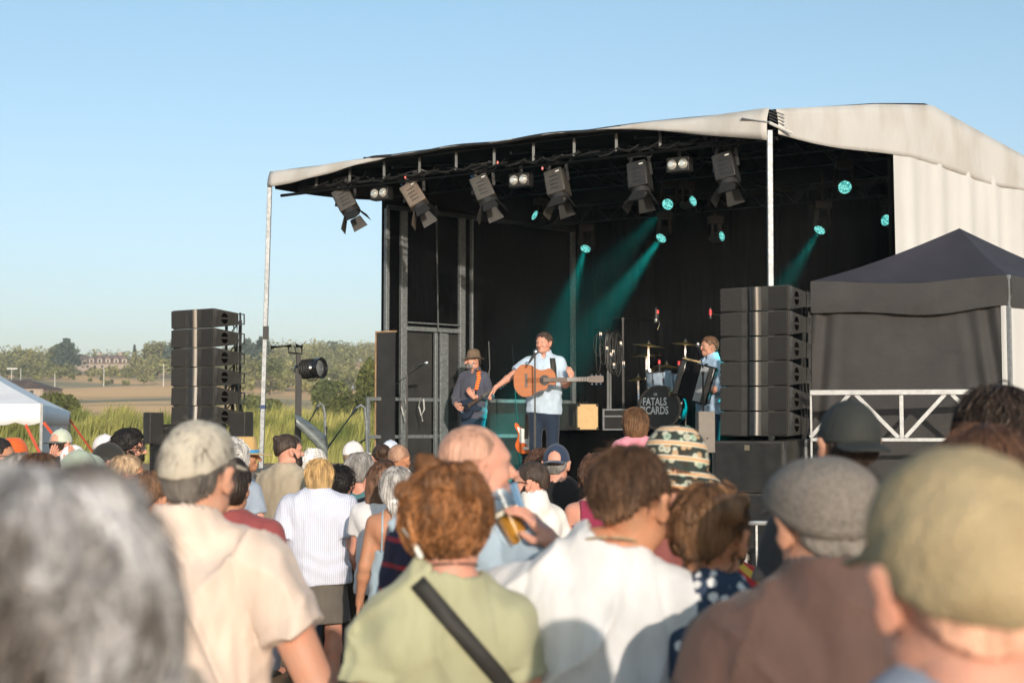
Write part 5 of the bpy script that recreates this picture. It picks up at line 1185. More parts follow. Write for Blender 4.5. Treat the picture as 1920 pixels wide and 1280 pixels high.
def person(label, px, ytop, d, yaw=0, z0=0, hair=('short',), hc='dark', skin='mid', hat=None, hatcol=None, hatcol2=None, shirt=(.5, .5, .5), smat=None, sleeve=.55, style='tee', pants=(.06, .07, .10), legs='long', arms=('down', 'down'), hy=0, hp=0, hr=0, bw=1.0, fem=False, beard=None, glasses=False, H=None, loose=1.0, detail=None, curls=None, hands=None, mouth=False, group=None, xoff=0, lean=0, child=False, sit=False, strands=0, curlies=None, seed=0, jaw=1, strap=None, skirtcol=None, bodyz=None, sw=1.0, shl=None, hxo=0, scoop=0):
    near = detail if detail else (2 if d < 4.6 else (1 if d < 12 or z0 > 0 else 0))
    hh = {2: .0042, 1: .0060, 0: .0075}[near]; hb = {2: .008, 1: .013, 0: .016}[near]; hhand = {2: .0038, 1: .0052, 0: .0065}[near]
    if d < 2: hh = .0032
    top = P(px, ytop, d); ztop = top.z - HATADD[hat] - (hairadd := (0 if hat else {'buzz': .0, 'short': .008, 'crop': .012, 'medium': .018, 'bob': .018, 'fluffy': .026, 'curly': .028, 'long': .014, 'tied': .008, 'updo': .02}[hair[0]] if hair else 0))
    hs = .96 if fem else 1.0
    if child: hs = .86
    Ht = H or (ztop - z0); k = (Ht - .225 * hs) / 1.525; kw = (k ** .5) * bw
    base = Vector((top.x + xoff - hxo, d, ztop - Ht if H else z0))
    if shl is None: shl = .078 if near == 2 else (.03 if z0 > 0 else .055)
    sx = (.148 if fem else .166) * kw * sw; SC = lambda p: np.array([p[0] * kw * (.87 if fem else 1), p[1] * kw, p[2] * k])
    def TZ_(z):
        t = min(1, max(0, (z - 1.08) / .34)); return (z + shl * t * t * (3 - 2 * t)) * k
    # frames
    hm = Matrix.Translation((hxo, .012 * k + lean * .3, 1.525 * k)) @ Euler((R(hp), R(hr), R(hy)), 'ZXY' if False else 'XYZ').to_matrix().to_4x4() @ Matrix.Scale(hs, 4)
    hm = Matrix.Translation((hxo, .012 * k + lean * .3, 1.525 * k)) @ Matrix.Rotation(R(hy), 4, 'Z') @ Matrix.Rotation(R(hp), 4, 'X') @ Matrix.Rotation(R(hr), 4, 'Y') @ Matrix.Scale(hs, 4)
    A = np.array(hm)
    def HT(m): return (m[0] @ A[:3, :3].T + A[:3, 3], m[1])
    sk = skinmat(skin, SK[skin])
    # joints
    J = []
    for i, s in enumerate((-1, 1)):
        a = arms[i]; e_, w_ = ARMS[a] if isinstance(a, str) else a
        sh = np.array([s * sx, -.015, (1.405 + shl * .25) * k])
        el = SC(e_); wr = SC(w_); el[0] = el[0] * s if isinstance(a, str) else el[0]; wr[0] = wr[0] * s if isinstance(a, str) else wr[0]
        if isinstance(a, str): el[0] += s * (sx - .178 * kw) * .8; 
        J.append((sh, el, wr))
    def torso(f, o, kk=.04):
        wf = 1.0 if not fem else .90
        f.add(cap((0, -.005, TZ_(1.30)), (0, 0, TZ_(1.10)), .155 * kw * wf * sw + o, (.150 if not fem else .135) * kw + o * 1.1, (1, .66, 1)), kk)
        f.add(cap((0, .005, TZ_(1.08)), (0, 0, TZ_(.93)), (.152 if not fem else .14) * kw + o * 1.1, (.158 if not fem else .168) * kw + o, (1, .72, 1)), kk)
        f.add(cap((-sx * .80, -.02, (1.385 + shl * .25) * k), (sx * .80, -.02, (1.385 + shl * .25) * k), .062 + o, .062 + o, (1, 1, 1)), kk)
        f.add(cap((0, -.03, TZ_(1.455)), (-sx * .86, -.02, (1.405 + shl * .25) * k), .043 + o * .6, .046 + o), .03); f.add(cap((0, -.03, TZ_(1.455)), (sx * .86, -.02, (1.405 + shl * .25) * k), .048 + o * .7, .046 + o), .03)
        for s in (-1, 1): f.add(ell((s * .075 * kw, -.055, TZ_(1.33)), (.075 + o, .055 + o, .085 + o)), .03)
        if fem:
            for s in (-1, 1): f.add(ell((s * .07, .075, TZ_(1.27)), (.058 + o * .5, .05 + o, .055 + o * .5)), .03)
    lo = [min(-.32 * kw - .12, *(min(j[i][0] for i in range(3)) - .12 for j in J)), min(-.24, *(min(j[i][1] for i in range(3)) - .1 for j in J)), -.02]
    hi = [max(.32 * kw + .12, *(max(j[i][0] for i in range(3)) + .12 for j in J)), max(.26, *(max(j[i][1] for i in range(3)) + .1 for j in J)), max(1.62 * k, *(max(j[i][2] for i in range(3)) + .1 for j in J))]
    # skin body
    f = Fd(lo, hi, hb)
    tan = style in ('tank', 'straps')
    torso(f, -.004 if tan else -.016)
    f.add(cap((hxo * .35, -.028, TZ_(1.43)), tuple((A @ np.array([0, -.02, .03, 1]))[:3]), .052 * kw, .050 * kw), .03)
    for sh, el, wr in J:
        f.add(cap(tuple(sh), tuple(el), .050 * kw, .040 * kw), .03); fm = sh * 0 + el + (wr - el) * .3; f.add(cap(tuple(el), tuple(fm), .038 * kw, .040 * kw), .02); f.add(cap(tuple(fm), tuple(wr), .040 * kw, .024), .02)
    LG = []
    for s in (-1, 1):
        hip = np.array([s * .088 * kw, 0, .90 * k]); kn = np.array([s * .095 * kw, .015, .49 * k]); an = np.array([s * .10 * kw, -.02, .085 * k])
        if sit: kn = np.array([s * .12, .30, .86 * k]); an = np.array([s * .12, .34, .50 * k])
        LG.append((hip, kn, an)); f.add(cap(tuple(hip), tuple(kn), .080 * kw, .050 * kw), .03); c = kn + (an - kn) * .3; f.add(cap(tuple(kn), tuple(c), .050 * kw, .053 * kw), .02); f.add(cap(tuple(c), tuple(an), .053 * kw, .034), .02)
        f.add(cap(tuple(an + [0, -.01, -.02]), tuple(an + [0, .13, -.05]), .035, .028), .02)
    parts = [f.mesh()]
    hf = head_field(hh, jaw=jaw * (.94 if fem else 1), mouth=mouth); parts.append(HT(hf.mesh()))
    nB = len(parts[0][0])
    for i, (sh, el, wr) in enumerate(J):
        s = -1 if i == 0 else 1; dd = wr - el; hd = hands[i] if hands and hands[i] else {}
        dv = Vector(hd.get('d', tuple(dd))); nv = Vector(hd.get('n', (-s, 0.05, 0) if abs(dd[2]) > abs(dd[1]) else (-s * .8, 0, -.5)))
        hf2 = Fd(wr - .25, wr + .25, hhand); fa = wr - dd / np.linalg.norm(dd) * .07
        hf2.add(cap(tuple(fa), tuple(wr), .029, .0235), .01); fingers(hf2, wr, dv, nv, s, hd.get('c', (.45, .5, .55, .6)), hd.get('t', .4), hd.get('s', 0), 1.0 * (.92 if fem else 1) * (.75 if child else 1)); parts.append(hf2.mesh())
    V_, Q_ = join(parts)
    rootname = 'person'
    body = meshobj(rootname, V_, Q_, [sk, lipm], None, sharp=0)
    # lips
    nH0 = nB; vb = parts[1][0]; inv = np.linalg.inv(A); loc = (vb - A[:3, 3]) @ inv[:3, :3].T
    lm = (np.abs(loc[:, 0]) < .022) & (np.abs(loc[:, 2] - .046) < .0085) & (loc[:, 1] > .088)
    fl = Q_[len(parts[0][1]):len(parts[0][1]) + len(parts[1][1])] - nB
    mi = np.zeros(len(Q_), dtype=np.int32); mi[len(parts[0][1]):len(parts[0][1]) + len(fl)] = lm[fl].all(1); body.data.polygons.foreach_set('material_index', mi)
    body.location = base; body.rotation_euler = (0, 0, R(yaw)); tag(body, label, 'person', group)
    def child_(name, m, mt, sharp=0): return meshobj(name, m[0], m[1], mt, body, sharp=sharp)
    # eyes
    for s in (-1, 1):
        if near or abs(yaw + hy) > 60:
            mt = HT((np.array([(0, 0, 0)], float), None))
            eb = MB(); c = hm @ Vector((s * .031, .0725, .108)); fw = (hm.to_3x3() @ Vector((0, 1, 0))).normalized(); x, y, _ = frame(fw)
            eb.lathe([(.0001, .0135), (.004, .0132), (.0115, .008), (.0135, 0), (.0115, -.008)], 12, basis(x, y, fw, c)); e_ = eb.build('eye', eyew, body)
            MB().lathe([(.0001, .0146), (.0045, .0141), (.0052, .0128)], 10, basis(x, y, fw, c)).build('iris', eyed, e_)
    # hair
    hmat_ = hairmat(hc, HM[hc])
    if hair:
        hf = build_hair(hair, hh, hatted=bool(hat))
        if hat: X, Y, Z = hf.full(); hf.F = np.maximum(hf.F, Z - (.125 + .30 * (Y + .05)))
        hv = [HT(hf.mesh())]
        rs = np.random.default_rng(seed + int(px))
        if curlies:      # loose curls over the surface
            n, r_, L_ = curlies; ls = []
            for q in range(n):
                th = rs.uniform(-2.6, 2.6); el_ = rs.uniform(-.22 if hair[0] == 'updo' else -.75, 1.45); t0 = rs.uniform(0, 6.28); turns = rs.uniform(.8, 1.8) * 6.28
                tt = np.linspace(0, 1, 16); ra = 1.02 + rs.uniform(-.04, .13) + (rs.uniform(0, .12) if rs.uniform() < .15 else 0)
                A_ = th + tt * rs.uniform(-.35, .35) + .13 * r_ * np.sin(tt * turns + t0); E_ = el_ - tt * L_ * rs.uniform(.5, 1.2) + .13 * r_ * np.cos(tt * turns + t0)
                tq = {'updo': .009, 'tied': .006}.get(hair[0], .024); rx, ry, rz = .078 + tq, .094 + tq + .003, .088 + tq
                rr_ = ra + .05 * np.sin(tt * turns * .7 + t0)
                ls.append(np.stack([rx * rr_ * np.cos(E_) * np.sin(A_), -.02 - ry * rr_ * np.cos(E_) * np.cos(A_), .132 + rz * rr_ * np.sin(E_)], 1))
            hv.append(HT(tubes_np(ls, (.0046 if hair[0] == 'updo' else .0034) if near == 2 else .0032, 4)))
        if strands:
            ls = []
            tt = {'short': .012, 'crop': .019, 'medium': .026, 'bob': .028, 'fluffy': .038, 'tied': .014, 'long': .024, 'updo': .03, 'curly': .036, 'buzz': .004}[hair[0]]
            for q in range(strands):
                th = rs.uniform(-3.14, 3.14); E0 = rs.uniform(.0, 1.5); LL = rs.uniform(.2, .6) * (2.0 if hair[0] in ('long', 'bob', 'medium', 'fluffy') else 1); t = np.linspace(0, 1, 7)
                E_ = E0 - t * LL; A_ = th + t * rs.normal(0, .12); rr_ = 1 + t * rs.uniform(-.02, .09) + .01 * rs.normal() + (t ** 1.5 * rs.uniform(.05, .28) if rs.uniform() < .07 else 0)
                x_ = (.075 + tt) * rr_ * np.cos(E_) * np.sin(A_); y_ = -.016 - (.093 + tt) * rr_ * np.cos(E_) * np.cos(A_); z_ = .137 + (.086 + tt) * rr_ * np.sin(E_)
                if y_.max() > .06 and z_.min() < .17: continue
                if z_.min() < .06 and hair[0] not in ('long', 'bob', 'medium', 'fluffy'): continue
                ls.append(np.stack([x_, y_, z_], 1))
            if ls: hv.append(HT(tubes_np(ls, .00095 if near == 2 else .002, 3)))
        ho = child_('hair', join(hv), hmat_)
        Person.last_hair = ho
    if beard:
        bf = Fd((-.09, -.02, -.10), (.09, .14, .12), hh); L = beard[0]
        bf.add(ell((0, .045, .035 - L * .4), (.060 * jaw, .060, .048 + L * .5)), .01); bf.add(cap((-.062, .01, .085), (-.045, .05, .02), .012, .02), .02); bf.add(cap((.062, .01, .085), (.045, .05, .02), .012, .02), .02)
        bf.add(ell((0, .092, .058), (.026, .012, .006)), .01); bf.sub(ell((0, .10, .045), (.019, .016, .0085)), .004)
        bf.cut(lambda X, Y, Z: np.maximum(Z - (.066 + .6 * np.maximum(0, np.abs(X) - .025)), 0 * Z - .0) if False else Z - (.062 + .7 * np.maximum(0, np.abs(X) - .03)))
        bf.disp(lambda X, Y, Z: .004 * pn(X, Y, Z, 70, 3, (1, 1, .5))); child_('beard', HT(bf.mesh()), hairmat(beard[1], HM[beard[1]]))
    if hat:
        hT = HT
        if hat == 'capback':
            B = np.array(Matrix.Rotation(math.pi, 4, 'Z')); off = np.array([0, -.019 if near == 2 else -.006, 0]); hT = lambda m: HT((m[0] @ B[:3, :3].T + off, m[1]))
        hats = None; prt = hat_parts(hat, hh, hatcol, hatcol2, None, None)
        for nm, m, c in prt:
            mt = c if not isinstance(c, tuple) else cloth(c)
            o = meshobj(nm, *(hT(m)), mt, body if hats is None else hats, sharp=0)
            if hats is None: hats = o; o.name = {'cap': 'baseball_cap', 'capback': 'baseball_cap', 'flatcap': 'flat_cap', 'softcap': 'soft_cap', 'softcaplow': 'soft_cap', 'bucket': 'bucket_hat', 'fedora': 'felt_hat', 'straw': 'straw_hat'}[hat]
        Person.last_hat = hats
    if glasses:
        g = MB(); hmm = lambda x, y, z: hm @ Vector((x, y, z))
        for s in (-1, 1): g.tube([hmm(s * .012, .108, .112), hmm(s * .058, .095, .112), hmm(s * .079, .02, .112), hmm(s * .083, -.01, .104)], .0022 if near == 2 else .003, 6)
        g.tube([hmm(-.014, .108, .112), hmm(0, .113, .114), hmm(.014, .108, .112)], .0025, 6); go = g.build('glasses', soleM, body)
        for s in (-1, 1):
            l_ = MB(); pts = [hmm(s * (.032 + .021 * math.cos(a)), .107 - .006 * (1 + math.cos(a)), .106 + .016 * math.sin(a)) for a in np.linspace(0, 6.28, 14)[:-1]]
            l_._add(pts, [tuple(range(13))]); l_.build('lens', glassm, go, smooth=False)
    # shirt
    if bodyz != 'none':
        o = .014 * loose + (.006 if style == 'collar' else 0); sm = smat or cloth(shirt)
        f = Fd([lo[0], lo[1], .66 * k], [hi[0], hi[1], hi[2]], hb * .85)
        torso(f, o)
        if style in ('tee', 'collar', 'loose'): f.add(cap((0, 0, TZ_(1.28)), (0, 0, TZ_(.86)), .152 * kw * sw + o * .8, .168 * kw + o, (1, .70, 1)), .04)
        ff = Fd([lo[0], lo[1], .66 * k], [hi[0], hi[1], hi[2]], hb * .85)
        if sleeve > 0:
            for sh, el, wr in J:
                so = .020 * loose
                if sleeve <= .8:
                    q = sh + (el - sh) * sleeve; far_ = sh + (el - sh) * min(1.1, sleeve + .2); ff.add(clipfn(cap(tuple(sh), tuple(far_), .052 * kw + so * .7, .046 * kw + so * 1.25), tuple(el - sh), tuple(q)), .02)
                else:
                    ff.add(cap(tuple(sh), tuple(el), .052 * kw + so * .7, .043 * kw + so * .7), .02); q = el + (wr - el) * min(1, (sleeve - 1) + .02) if sleeve > 1 else el
                    if sleeve > 1: ff.add(clipfn(cap(tuple(el), tuple(wr), .042 * kw + so * .7, .030 + so * .6), tuple(wr - el), tuple(q)), .02)
            f.F = smin(f.F, ff.F, .014)
        hem = TZ_({'tee': .86, 'collar': .84, 'loose': .84, 'tank': .88, 'straps': .88}[style])
        am = (.004 + .0025 * loose) * (1.35 if near == 2 else 1)
        f.disp(lambda X, Y, Z: am * pn(X, Y, Z, 17, seed + 3, (1.2, 1.2, .55)) + am * .45 * pn(X, Y, Z, 42, seed + 5, (1.3, 1.3, .4)) + .004 * np.exp(-((Z - TZ_(1.0)) / .12) ** 2) * np.sin(Z * 62 + 3 * X + 2 * np.sin(X * 17)))
        if near == 2 and sleeve > 0:
            for sh, el, wr in J:
                dn = (el - sh) / np.linalg.norm(el - sh); La = np.linalg.norm(el - sh); s_ = 1 if sh[0] > 0 else -1
                f.disp(lambda X, Y, Z: .0045 * np.exp(-((((X - sh[0] + s_ * .035) * .96 * s_ + (Z - sh[2]) * .18)) / .0055) ** 2) * (Z > sh[2] - .15) * (np.abs(X) > sx * .5) + .003 * np.exp(-((((X - sh[0]) * dn[0] + (Y - sh[1]) * dn[1] + (Z - sh[2]) * dn[2]) / La - sleeve + .09) / .02) ** 2) * (X * s_ > sx * .9))
        if near == 2:
            r5 = lambda u: (1 - np.abs(np.sin(u))) ** 3
            f.disp(lambda X, Y, Z: -.022 * r5(13 * (X * .95 + .42 * Z) + 1.6 * pn(X, Y, Z, 9, seed) + seed) * np.clip(.5 + pn(X, Y, Z, 7, seed + 20), 0, 1) - .017 * r5(17 * (X * .8 - .55 * Z) + 1.5 * pn(X, Y, Z, 8, seed + 30)) * np.clip(.4 + pn(X, Y, Z, 8, seed + 21), 0, 1))
        f.cut(lambda X, Y, Z: hem + .012 * np.sin(X * 9) - Z)
        if style in ('tee', 'loose'): f.add(cap((hxo * .2, -.032, TZ_(1.36)), (hxo * .4, -.032, TZ_(1.42)), .070 * kw + o, .056 * kw + o), .03); f.sub(cap((hxo * .5, -.026, TZ_(1.455) + .022 - scoop), (hxo, .0, TZ_(1.60)), .060 * kw + scoop, .074 + scoop), .006); f.sub(ell((0, .07, TZ_(1.475)), (.055, .06, .045)), .01)
        if style == 'collar':
            f.add(cap((0, -.034, TZ_(1.44)), (0, -.026, TZ_(1.475) + .012), .086 * kw + (.008 if near < 2 else 0), .075 * kw + (.010 if near < 2 else 0)), .02); f.sub(cap((0, -.030, TZ_(1.46) + .012), (0, .0, TZ_(1.62)), .059 * kw, .085), .004); f.sub(ell((0, .075, TZ_(1.475)), (.03, .06, .06)), .01)
        if tan:
            zt = TZ_(1.30 if style == 'tank' else 1.22)
            if style == 'tank':
                f.F = np.maximum(f.F, f.full()[2] - (TZ_(1.44) - .0)); X, Y, Z = f.full(); f.F = np.maximum(f.F, np.minimum(np.abs(X) - sx * .74, (Z - zt) + 0 * X)); f.sub(ell((0, -.0, TZ_(1.47)), (.085, .14, .09)), .01)
            else: f.F = np.maximum(f.F, f.full()[2] - zt)
        so = child_('shirt', f.mesh(), sm)
        Person.last_shirt = so
        if style == 'straps':
            for s in (-1, 1):
                t = MB(); pts = [(s * .075, -.125 * kw, TZ_(1.22)), (s * .072, -.12 * kw, TZ_(1.32)), (s * .075, -.09, TZ_(1.42)), (s * .08, -.02, TZ_(1.455)), (s * .08, .06, TZ_(1.38)), (s * .075, .11, TZ_(1.25))]; t.tube(pts, .006, 6); t.build('strap', sm, so)
        if style == 'collar' and near == 2:
            t = MB(); t.tube([(.068 * kw * math.sin(a) * 1.22, -.028 - .072 * kw * math.cos(a), TZ_(1.445) + .012) for a in np.linspace(-2.2, 2.2, 30)], .0025, 5); t.build('collar_seam', sm, so)
    # trousers, shorts or skirt
    pm = cloth(skirtcol or pants)
    f = Fd([-.36, -.28, 0], [.36, .46, 1.05 * k], .014 if near < 2 else .013)
    if legs == 'skirt': f.add(cap((0, 0, TZ_(.93)), (0, 0, TZ_(.55)), .165 * kw, .20 * kw, (1, .75, 1)), .03); f.cut(lambda X, Y, Z: np.maximum(TZ_(.56) - Z, Z - TZ_(.96)))
    else:
        f.add(cap((0, 0, TZ_(.95)), (0, 0, TZ_(.88)), .160 * kw, .168 * kw, (1, .74, 1)), .03)
        for hip, kn, an in LG:
            f.add(cap(tuple(hip), tuple(kn), .092 * kw, .066 * kw), .03)
            if legs == 'long': f.add(cap(tuple(kn), tuple(an), .066 * kw, .055 * kw), .03)
        if legs == 'short': f.cut(lambda X, Y, Z: TZ_(.56) - Z)
        f.cut(lambda X, Y, Z: np.maximum(Z - TZ_(.97), TZ_(.06) - Z))
    f.disp(lambda X, Y, Z: .004 * pn(X, Y, Z, 20, seed + 9, (1, 1, .7)))
    child_('trousers' if legs == 'long' else ('skirt' if legs == 'skirt' else 'shorts'), f.mesh(), pm)
    f = Fd([-.2, -.13, -.0], [.2, .6, 1.0 * k], .012 if near else .015)
    for hip, kn, an in LG:
        f.add(cap((an[0], an[1] - .025, an[2] - .045), (an[0] * 1.15, an[1] + .15, an[2] - .052), .042, .034, (1, 1, .8)), .02); f.add(cap((an[0], an[1] - .005, an[2] - .04), (an[0], an[1] - .005, an[2] - .0), .042, .042), .02)
    f.cut(lambda X, Y, Z: (.006 if not sit else an[2] - .09) - Z); child_('shoe', f.mesh(), soleM) if not child else None
    Person.torso = torso; Person.hb = hb; Person.lohi = (lo, hi); Person.HT = hm; Person.k = k; Person.kw = kw; Person.J = J; Person.sx = sx
    return body
FIRST_ONLY = None
# pattern materials ---------------------------------------------------
def stripe_mat(name, c1, c2, scale, axis='X', distort=1.0, thr=(.35, .5)):
    m = mat(name, c1, .85, 0, .0, 10, .4, 40, (1, 1, .5)); nt = m.node_tree; b = nt.nodes['Principled BSDF']
    tc = nt.nodes.new('ShaderNodeTexCoord'); wv = nt.nodes.new('ShaderNodeTexWave'); wv.wave_type = 'BANDS'; wv.bands_direction = axis; wv.inputs['Scale'].default_value = scale; wv.inputs['Distortion'].default_value = distort; wv.inputs['Detail Scale'].default_value = .6
    nt.links.new(tc.outputs['Object'], wv.inputs[0]); cr = nt.nodes.new('ShaderNodeValToRGB'); nt.links.new(wv.outputs[0], cr.inputs[0])
    cr.color_ramp.elements[0].position = thr[0]; cr.color_ramp.elements[0].color = (*c1, 1); cr.color_ramp.elements[1].position = thr[1]; cr.color_ramp.elements[1].color = (*c2, 1)
    nt.links.new(cr.outputs[0], b.inputs['Base Color']); return m
def dots_mat(name, c1, c2, scale, r):
    m = mat(name, c1, .85, 0, 0, 10, .4, 40); nt = m.node_tree; b = nt.nodes['Principled BSDF']; tc = nt.nodes.new('ShaderNodeTexCoord')
    v = nt.nodes.new('ShaderNodeTexVoronoi'); v.inputs['Scale'].default_value = scale; v.inputs['Randomness'].default_value = .55; nz = nt.nodes.new('ShaderNodeTexNoise'); nz.inputs['Scale'].default_value = scale * 2.5
    vm = nt.nodes.new('ShaderNodeVectorMath'); vm.operation = 'MULTIPLY_ADD'; vm.inputs[1].default_value = (.012, .012, .012); nt.links.new(nz.outputs[1], vm.inputs[0]); nt.links.new(tc.outputs['Object'], vm.inputs[2]); nt.links.new(vm.outputs[0], v.inputs[0])
    cr = nt.nodes.new('ShaderNodeValToRGB'); nt.links.new(v.outputs[0], cr.inputs[0]); cr.color_ramp.elements[0].position = r; cr.color_ramp.elements[0].color = (*c2, 1); cr.color_ramp.elements[1].position = r + .04; cr.color_ramp.elements[1].color = (*c1, 1)
    nt.links.new(cr.outputs[0], b.inputs['Base Color']); return m
def hat_print(name):
    m = mat(name, (.1, .1, .1), .85, 0, 0, 10, .4, 60); nt = m.node_tree; b = nt.nodes['Principled BSDF']; tc = nt.nodes.new('ShaderNodeTexCoord')
    sx = nt.nodes.new('ShaderNodeSeparateXYZ'); nt.links.new(tc.outputs['Object'], sx.inputs[0])
    ad = nt.nodes.new('ShaderNodeMath'); ad.operation = 'MULTIPLY_ADD'; ad.inputs[1].default_value = .15; nt.links.new(sx.outputs[0], ad.inputs[0]); nt.links.new(sx.outputs[2], ad.inputs[2])
    mu = nt.nodes.new('ShaderNodeMath'); mu.operation = 'MULTIPLY'; mu.inputs[1].default_value = 19.5; nt.links.new(ad.outputs[0], mu.inputs[0]); fr = nt.nodes.new('ShaderNodeMath'); fr.operation = 'FRACT'; nt.links.new(mu.outputs[0], fr.inputs[0])
    st = nt.nodes.new('ShaderNodeValToRGB'); st.color_ramp.interpolation = 'CONSTANT'; nt.links.new(fr.outputs[0], st.inputs[0]); e = st.color_ramp.elements
    e[0].color = (.035, .045, .04, 0); e[1].position = .66; e[1].color = (.62, .55, .42, 1); x = e.new(.76); x.color = (.62, .30, .10, 1); x = e.new(.90); x.color = (.60, .55, .45, 1)
    v = nt.nodes.new('ShaderNodeTexVoronoi'); v.inputs['Scale'].default_value = 34; nt.links.new(tc.outputs['Object'], v.inputs[0])
    cr = nt.nodes.new('ShaderNodeValToRGB'); cr.color_ramp.interpolation = 'CONSTANT'; nt.links.new(v.outputs[0], cr.inputs[0]); q = cr.color_ramp.elements; q[0].color = (.7, .66, .55, 1); q[1].position = .14; q[1].color = (.05, .06, .055, 1); x = q.new(.22); x.color = (.5, .5, .4, 1); x = q.new(.46); x.color = (.03, .04, .035, 1)
    hs = nt.nodes.new('ShaderNodeMix'); hs.data_type = 'RGBA'; hs.blend_type = 'MULTIPLY'; hs.inputs[0].default_value = .75; nt.links.new(cr.outputs[0], hs.inputs[6])
    c2 = nt.nodes.new('ShaderNodeValToRGB'); c2.color_ramp.interpolation = 'CONSTANT'; sp = nt.nodes.new('ShaderNodeSeparateXYZ'); nt.links.new(v.outputs[1], sp.inputs[0]); nt.links.new(sp.outputs[0], c2.inputs[0]); z = c2.color_ramp.elements; z[0].color = (.9, .5, .25, 1); z[1].position = .35; z[1].color = (.6, .9, .8, 1); x = z.new(.65); x.color = (1, 1, .95, 1); nt.links.new(c2.outputs[0], hs.inputs[7])
    mx = nt.nodes.new('ShaderNodeMix'); mx.data_type = 'RGBA'; gt = nt.nodes.new('ShaderNodeMath'); gt.operation = 'GREATER_THAN'; gt.inputs[1].default_value = .66; nt.links.new(fr.outputs[0], gt.inputs[0]); nt.links.new(gt.outputs[0], mx.inputs[0]); nt.links.new(hs.outputs[2], mx.inputs[6]); nt.links.new(st.outputs[0], mx.inputs[7]); nt.links.new(mx.outputs[2], b.inputs['Base Color']); return m
blouse = stripe_mat('striped_blouse', (.72, .73, .78), (.48, .52, .68), 24, 'X', .8, (.45, .75)); dotm = dots_mat('dotted_dress', (.025, .045, .085), (.70, .70, .68), 30, .33); printm = hat_print('patterned_hat'); navyred = stripe_mat('navy_red_stripes', (.025, .022, .055), (.40, .03, .045), 4.2, 'Z', .4, (.90, .95)); redyel = stripe_mat('red_yellow_print', (.60, .03, .03), (.75, .45, .06), 5, 'DIAGONAL', 3, (.5, .6)); scarfm = dots_mat('grey_scarf', (.22, .22, .24), (.5, .5, .5), 60, .3)
olivecap = M_('olive_cap', (.31, .235, .125), .85, 0, 0, 9, .5, 160, col2=(.42, .33, .19)); greycap = mat('grey_tweed', (.15, .132, .115), .9, 0, 0, 160, .7, 220, col2=(.26, .225, .19)); beigecap = mat('beige_cap_cloth', (.52, .47, .38), .9, 0, .06, 12, .5, 200)
CROWD = 'people of the audience'
# --- near row ---------------------------------------------------------
person('person with wavy grey hair, blurred at the left frame edge, nearest of all', 44, 906, 1.10, yaw=-8, hair=('fluffy', 'lumps'), hc='mottled', skin='pink', hy=-22, shirt=(.35, .36, .38), curlies=(700, .8, .6), strands=2500, seed=2, jaw=1.05, hp=-4)
person('man in a beige cap and pale pink collared shirt, seen from behind on the left', 373, 789, 3.55, hxo=.02, yaw=-10, hat='softcap', hatcol=beigecap, hair=('short',), hc='dgrey', skin='mid', shirt=(.66, .53, .44), style='collar', sleeve=.56, shl=.035, bw=1.10, sw=1.08, hy=-6, loose=1.4, strands=1500, arms=(((-.32, -.05, 1.15), (-.33, .10, .92)), ((.31, -.05, 1.16), (.31, .10, .93))), seed=4, pants=(.10, .10, .11))
gw = person('woman with a ginger curly updo and light green t-shirt with a black strap', 842, 870, 3.1, yaw=8, hair=('updo', 'lumps'), hc='ginger', skin='pink', fem=True, shirt=(.37, .365, .23), sleeve=.42, hy=-20, bw=.98, scoop=.012, curlies=(900, 2.1, .9), strands=900, arms=(((-.235, -.05, 1.14), (-.25, .06, .9)), 'down'), seed=5, sw=.88)
Fs = Person
st = MB(); st.bar((-.13, -.05, 1.44 * Fs.k), (-.135, -.11, 1.40 * Fs.k), .034, .004, Vector((0, 1, 0)))
def strap_over(body, pts, wd, m, name='bag_strap'):
    """a flat band laid over the back of a figure: points (x, z), its depth found on the shirt surface"""
    sh = [o for o in bpy.data.objects if o.parent == body and o.name.startswith('shirt')][0]
    rows = [[], []]; N = 24
    for i in range(N + 1):
        t = i / N * (len(pts) - 1); a = int(min(t, len(pts) - 2)); fr = t - a; x = pts[a][0] * (1 - fr) + pts[a + 1][0] * fr; z = pts[a][1] * (1 - fr) + pts[a + 1][1] * fr
        dx = pts[a + 1][0] - pts[a][0]; dz = pts[a + 1][1] - pts[a][1]; L = math.hypot(dx, dz); nx, nz = -dz / L * wd / 2, dx / L * wd / 2
        for k, s in enumerate((-1, 1)):
            hit, loc, nn, _ = sh.ray_cast(Vector((x + nx * s, -1, z + nz * s)), Vector((0, 1, 0))); y = loc.y if hit else -.1
            rows[k].append((x + nx * s, y - .008, z + nz * s))
    o = MB().grid(rows).build(name, m, body, sharp=0); md = o.modifiers.new('t', 'SOLIDIFY'); md.thickness = .003; md.offset = 0; return o
strap_m = mat('black_strap', (.03, .028, .024), .7, 0, .1)
strap_over(gw, [(-.075, 1.52 * Fs.k), (.09, 1.33 * Fs.k), (.19, 1.2 * Fs.k)], .036, strap_m)
t = MB(); c = Person.HT @ Vector((-.075, -.10, .075)); t.tube([c + Vector((0, 0, .03)), c + Vector((.02, -.02, 0)), c + Vector((.035, -.025, -.03))], .006, 6); t.build('hair_clip', mat('white_clip', (.8, .78, .72), .3), gw)
t = MB(); t.tube([(.060 * math.sin(a), -.03 - .066 * math.cos(a), (1.535 + .012 * math.cos(a)) * Person.k + .01) for a in np.linspace(0, 6.28, 30)], .0018, 5); t.build('necklace', rosew, gw)
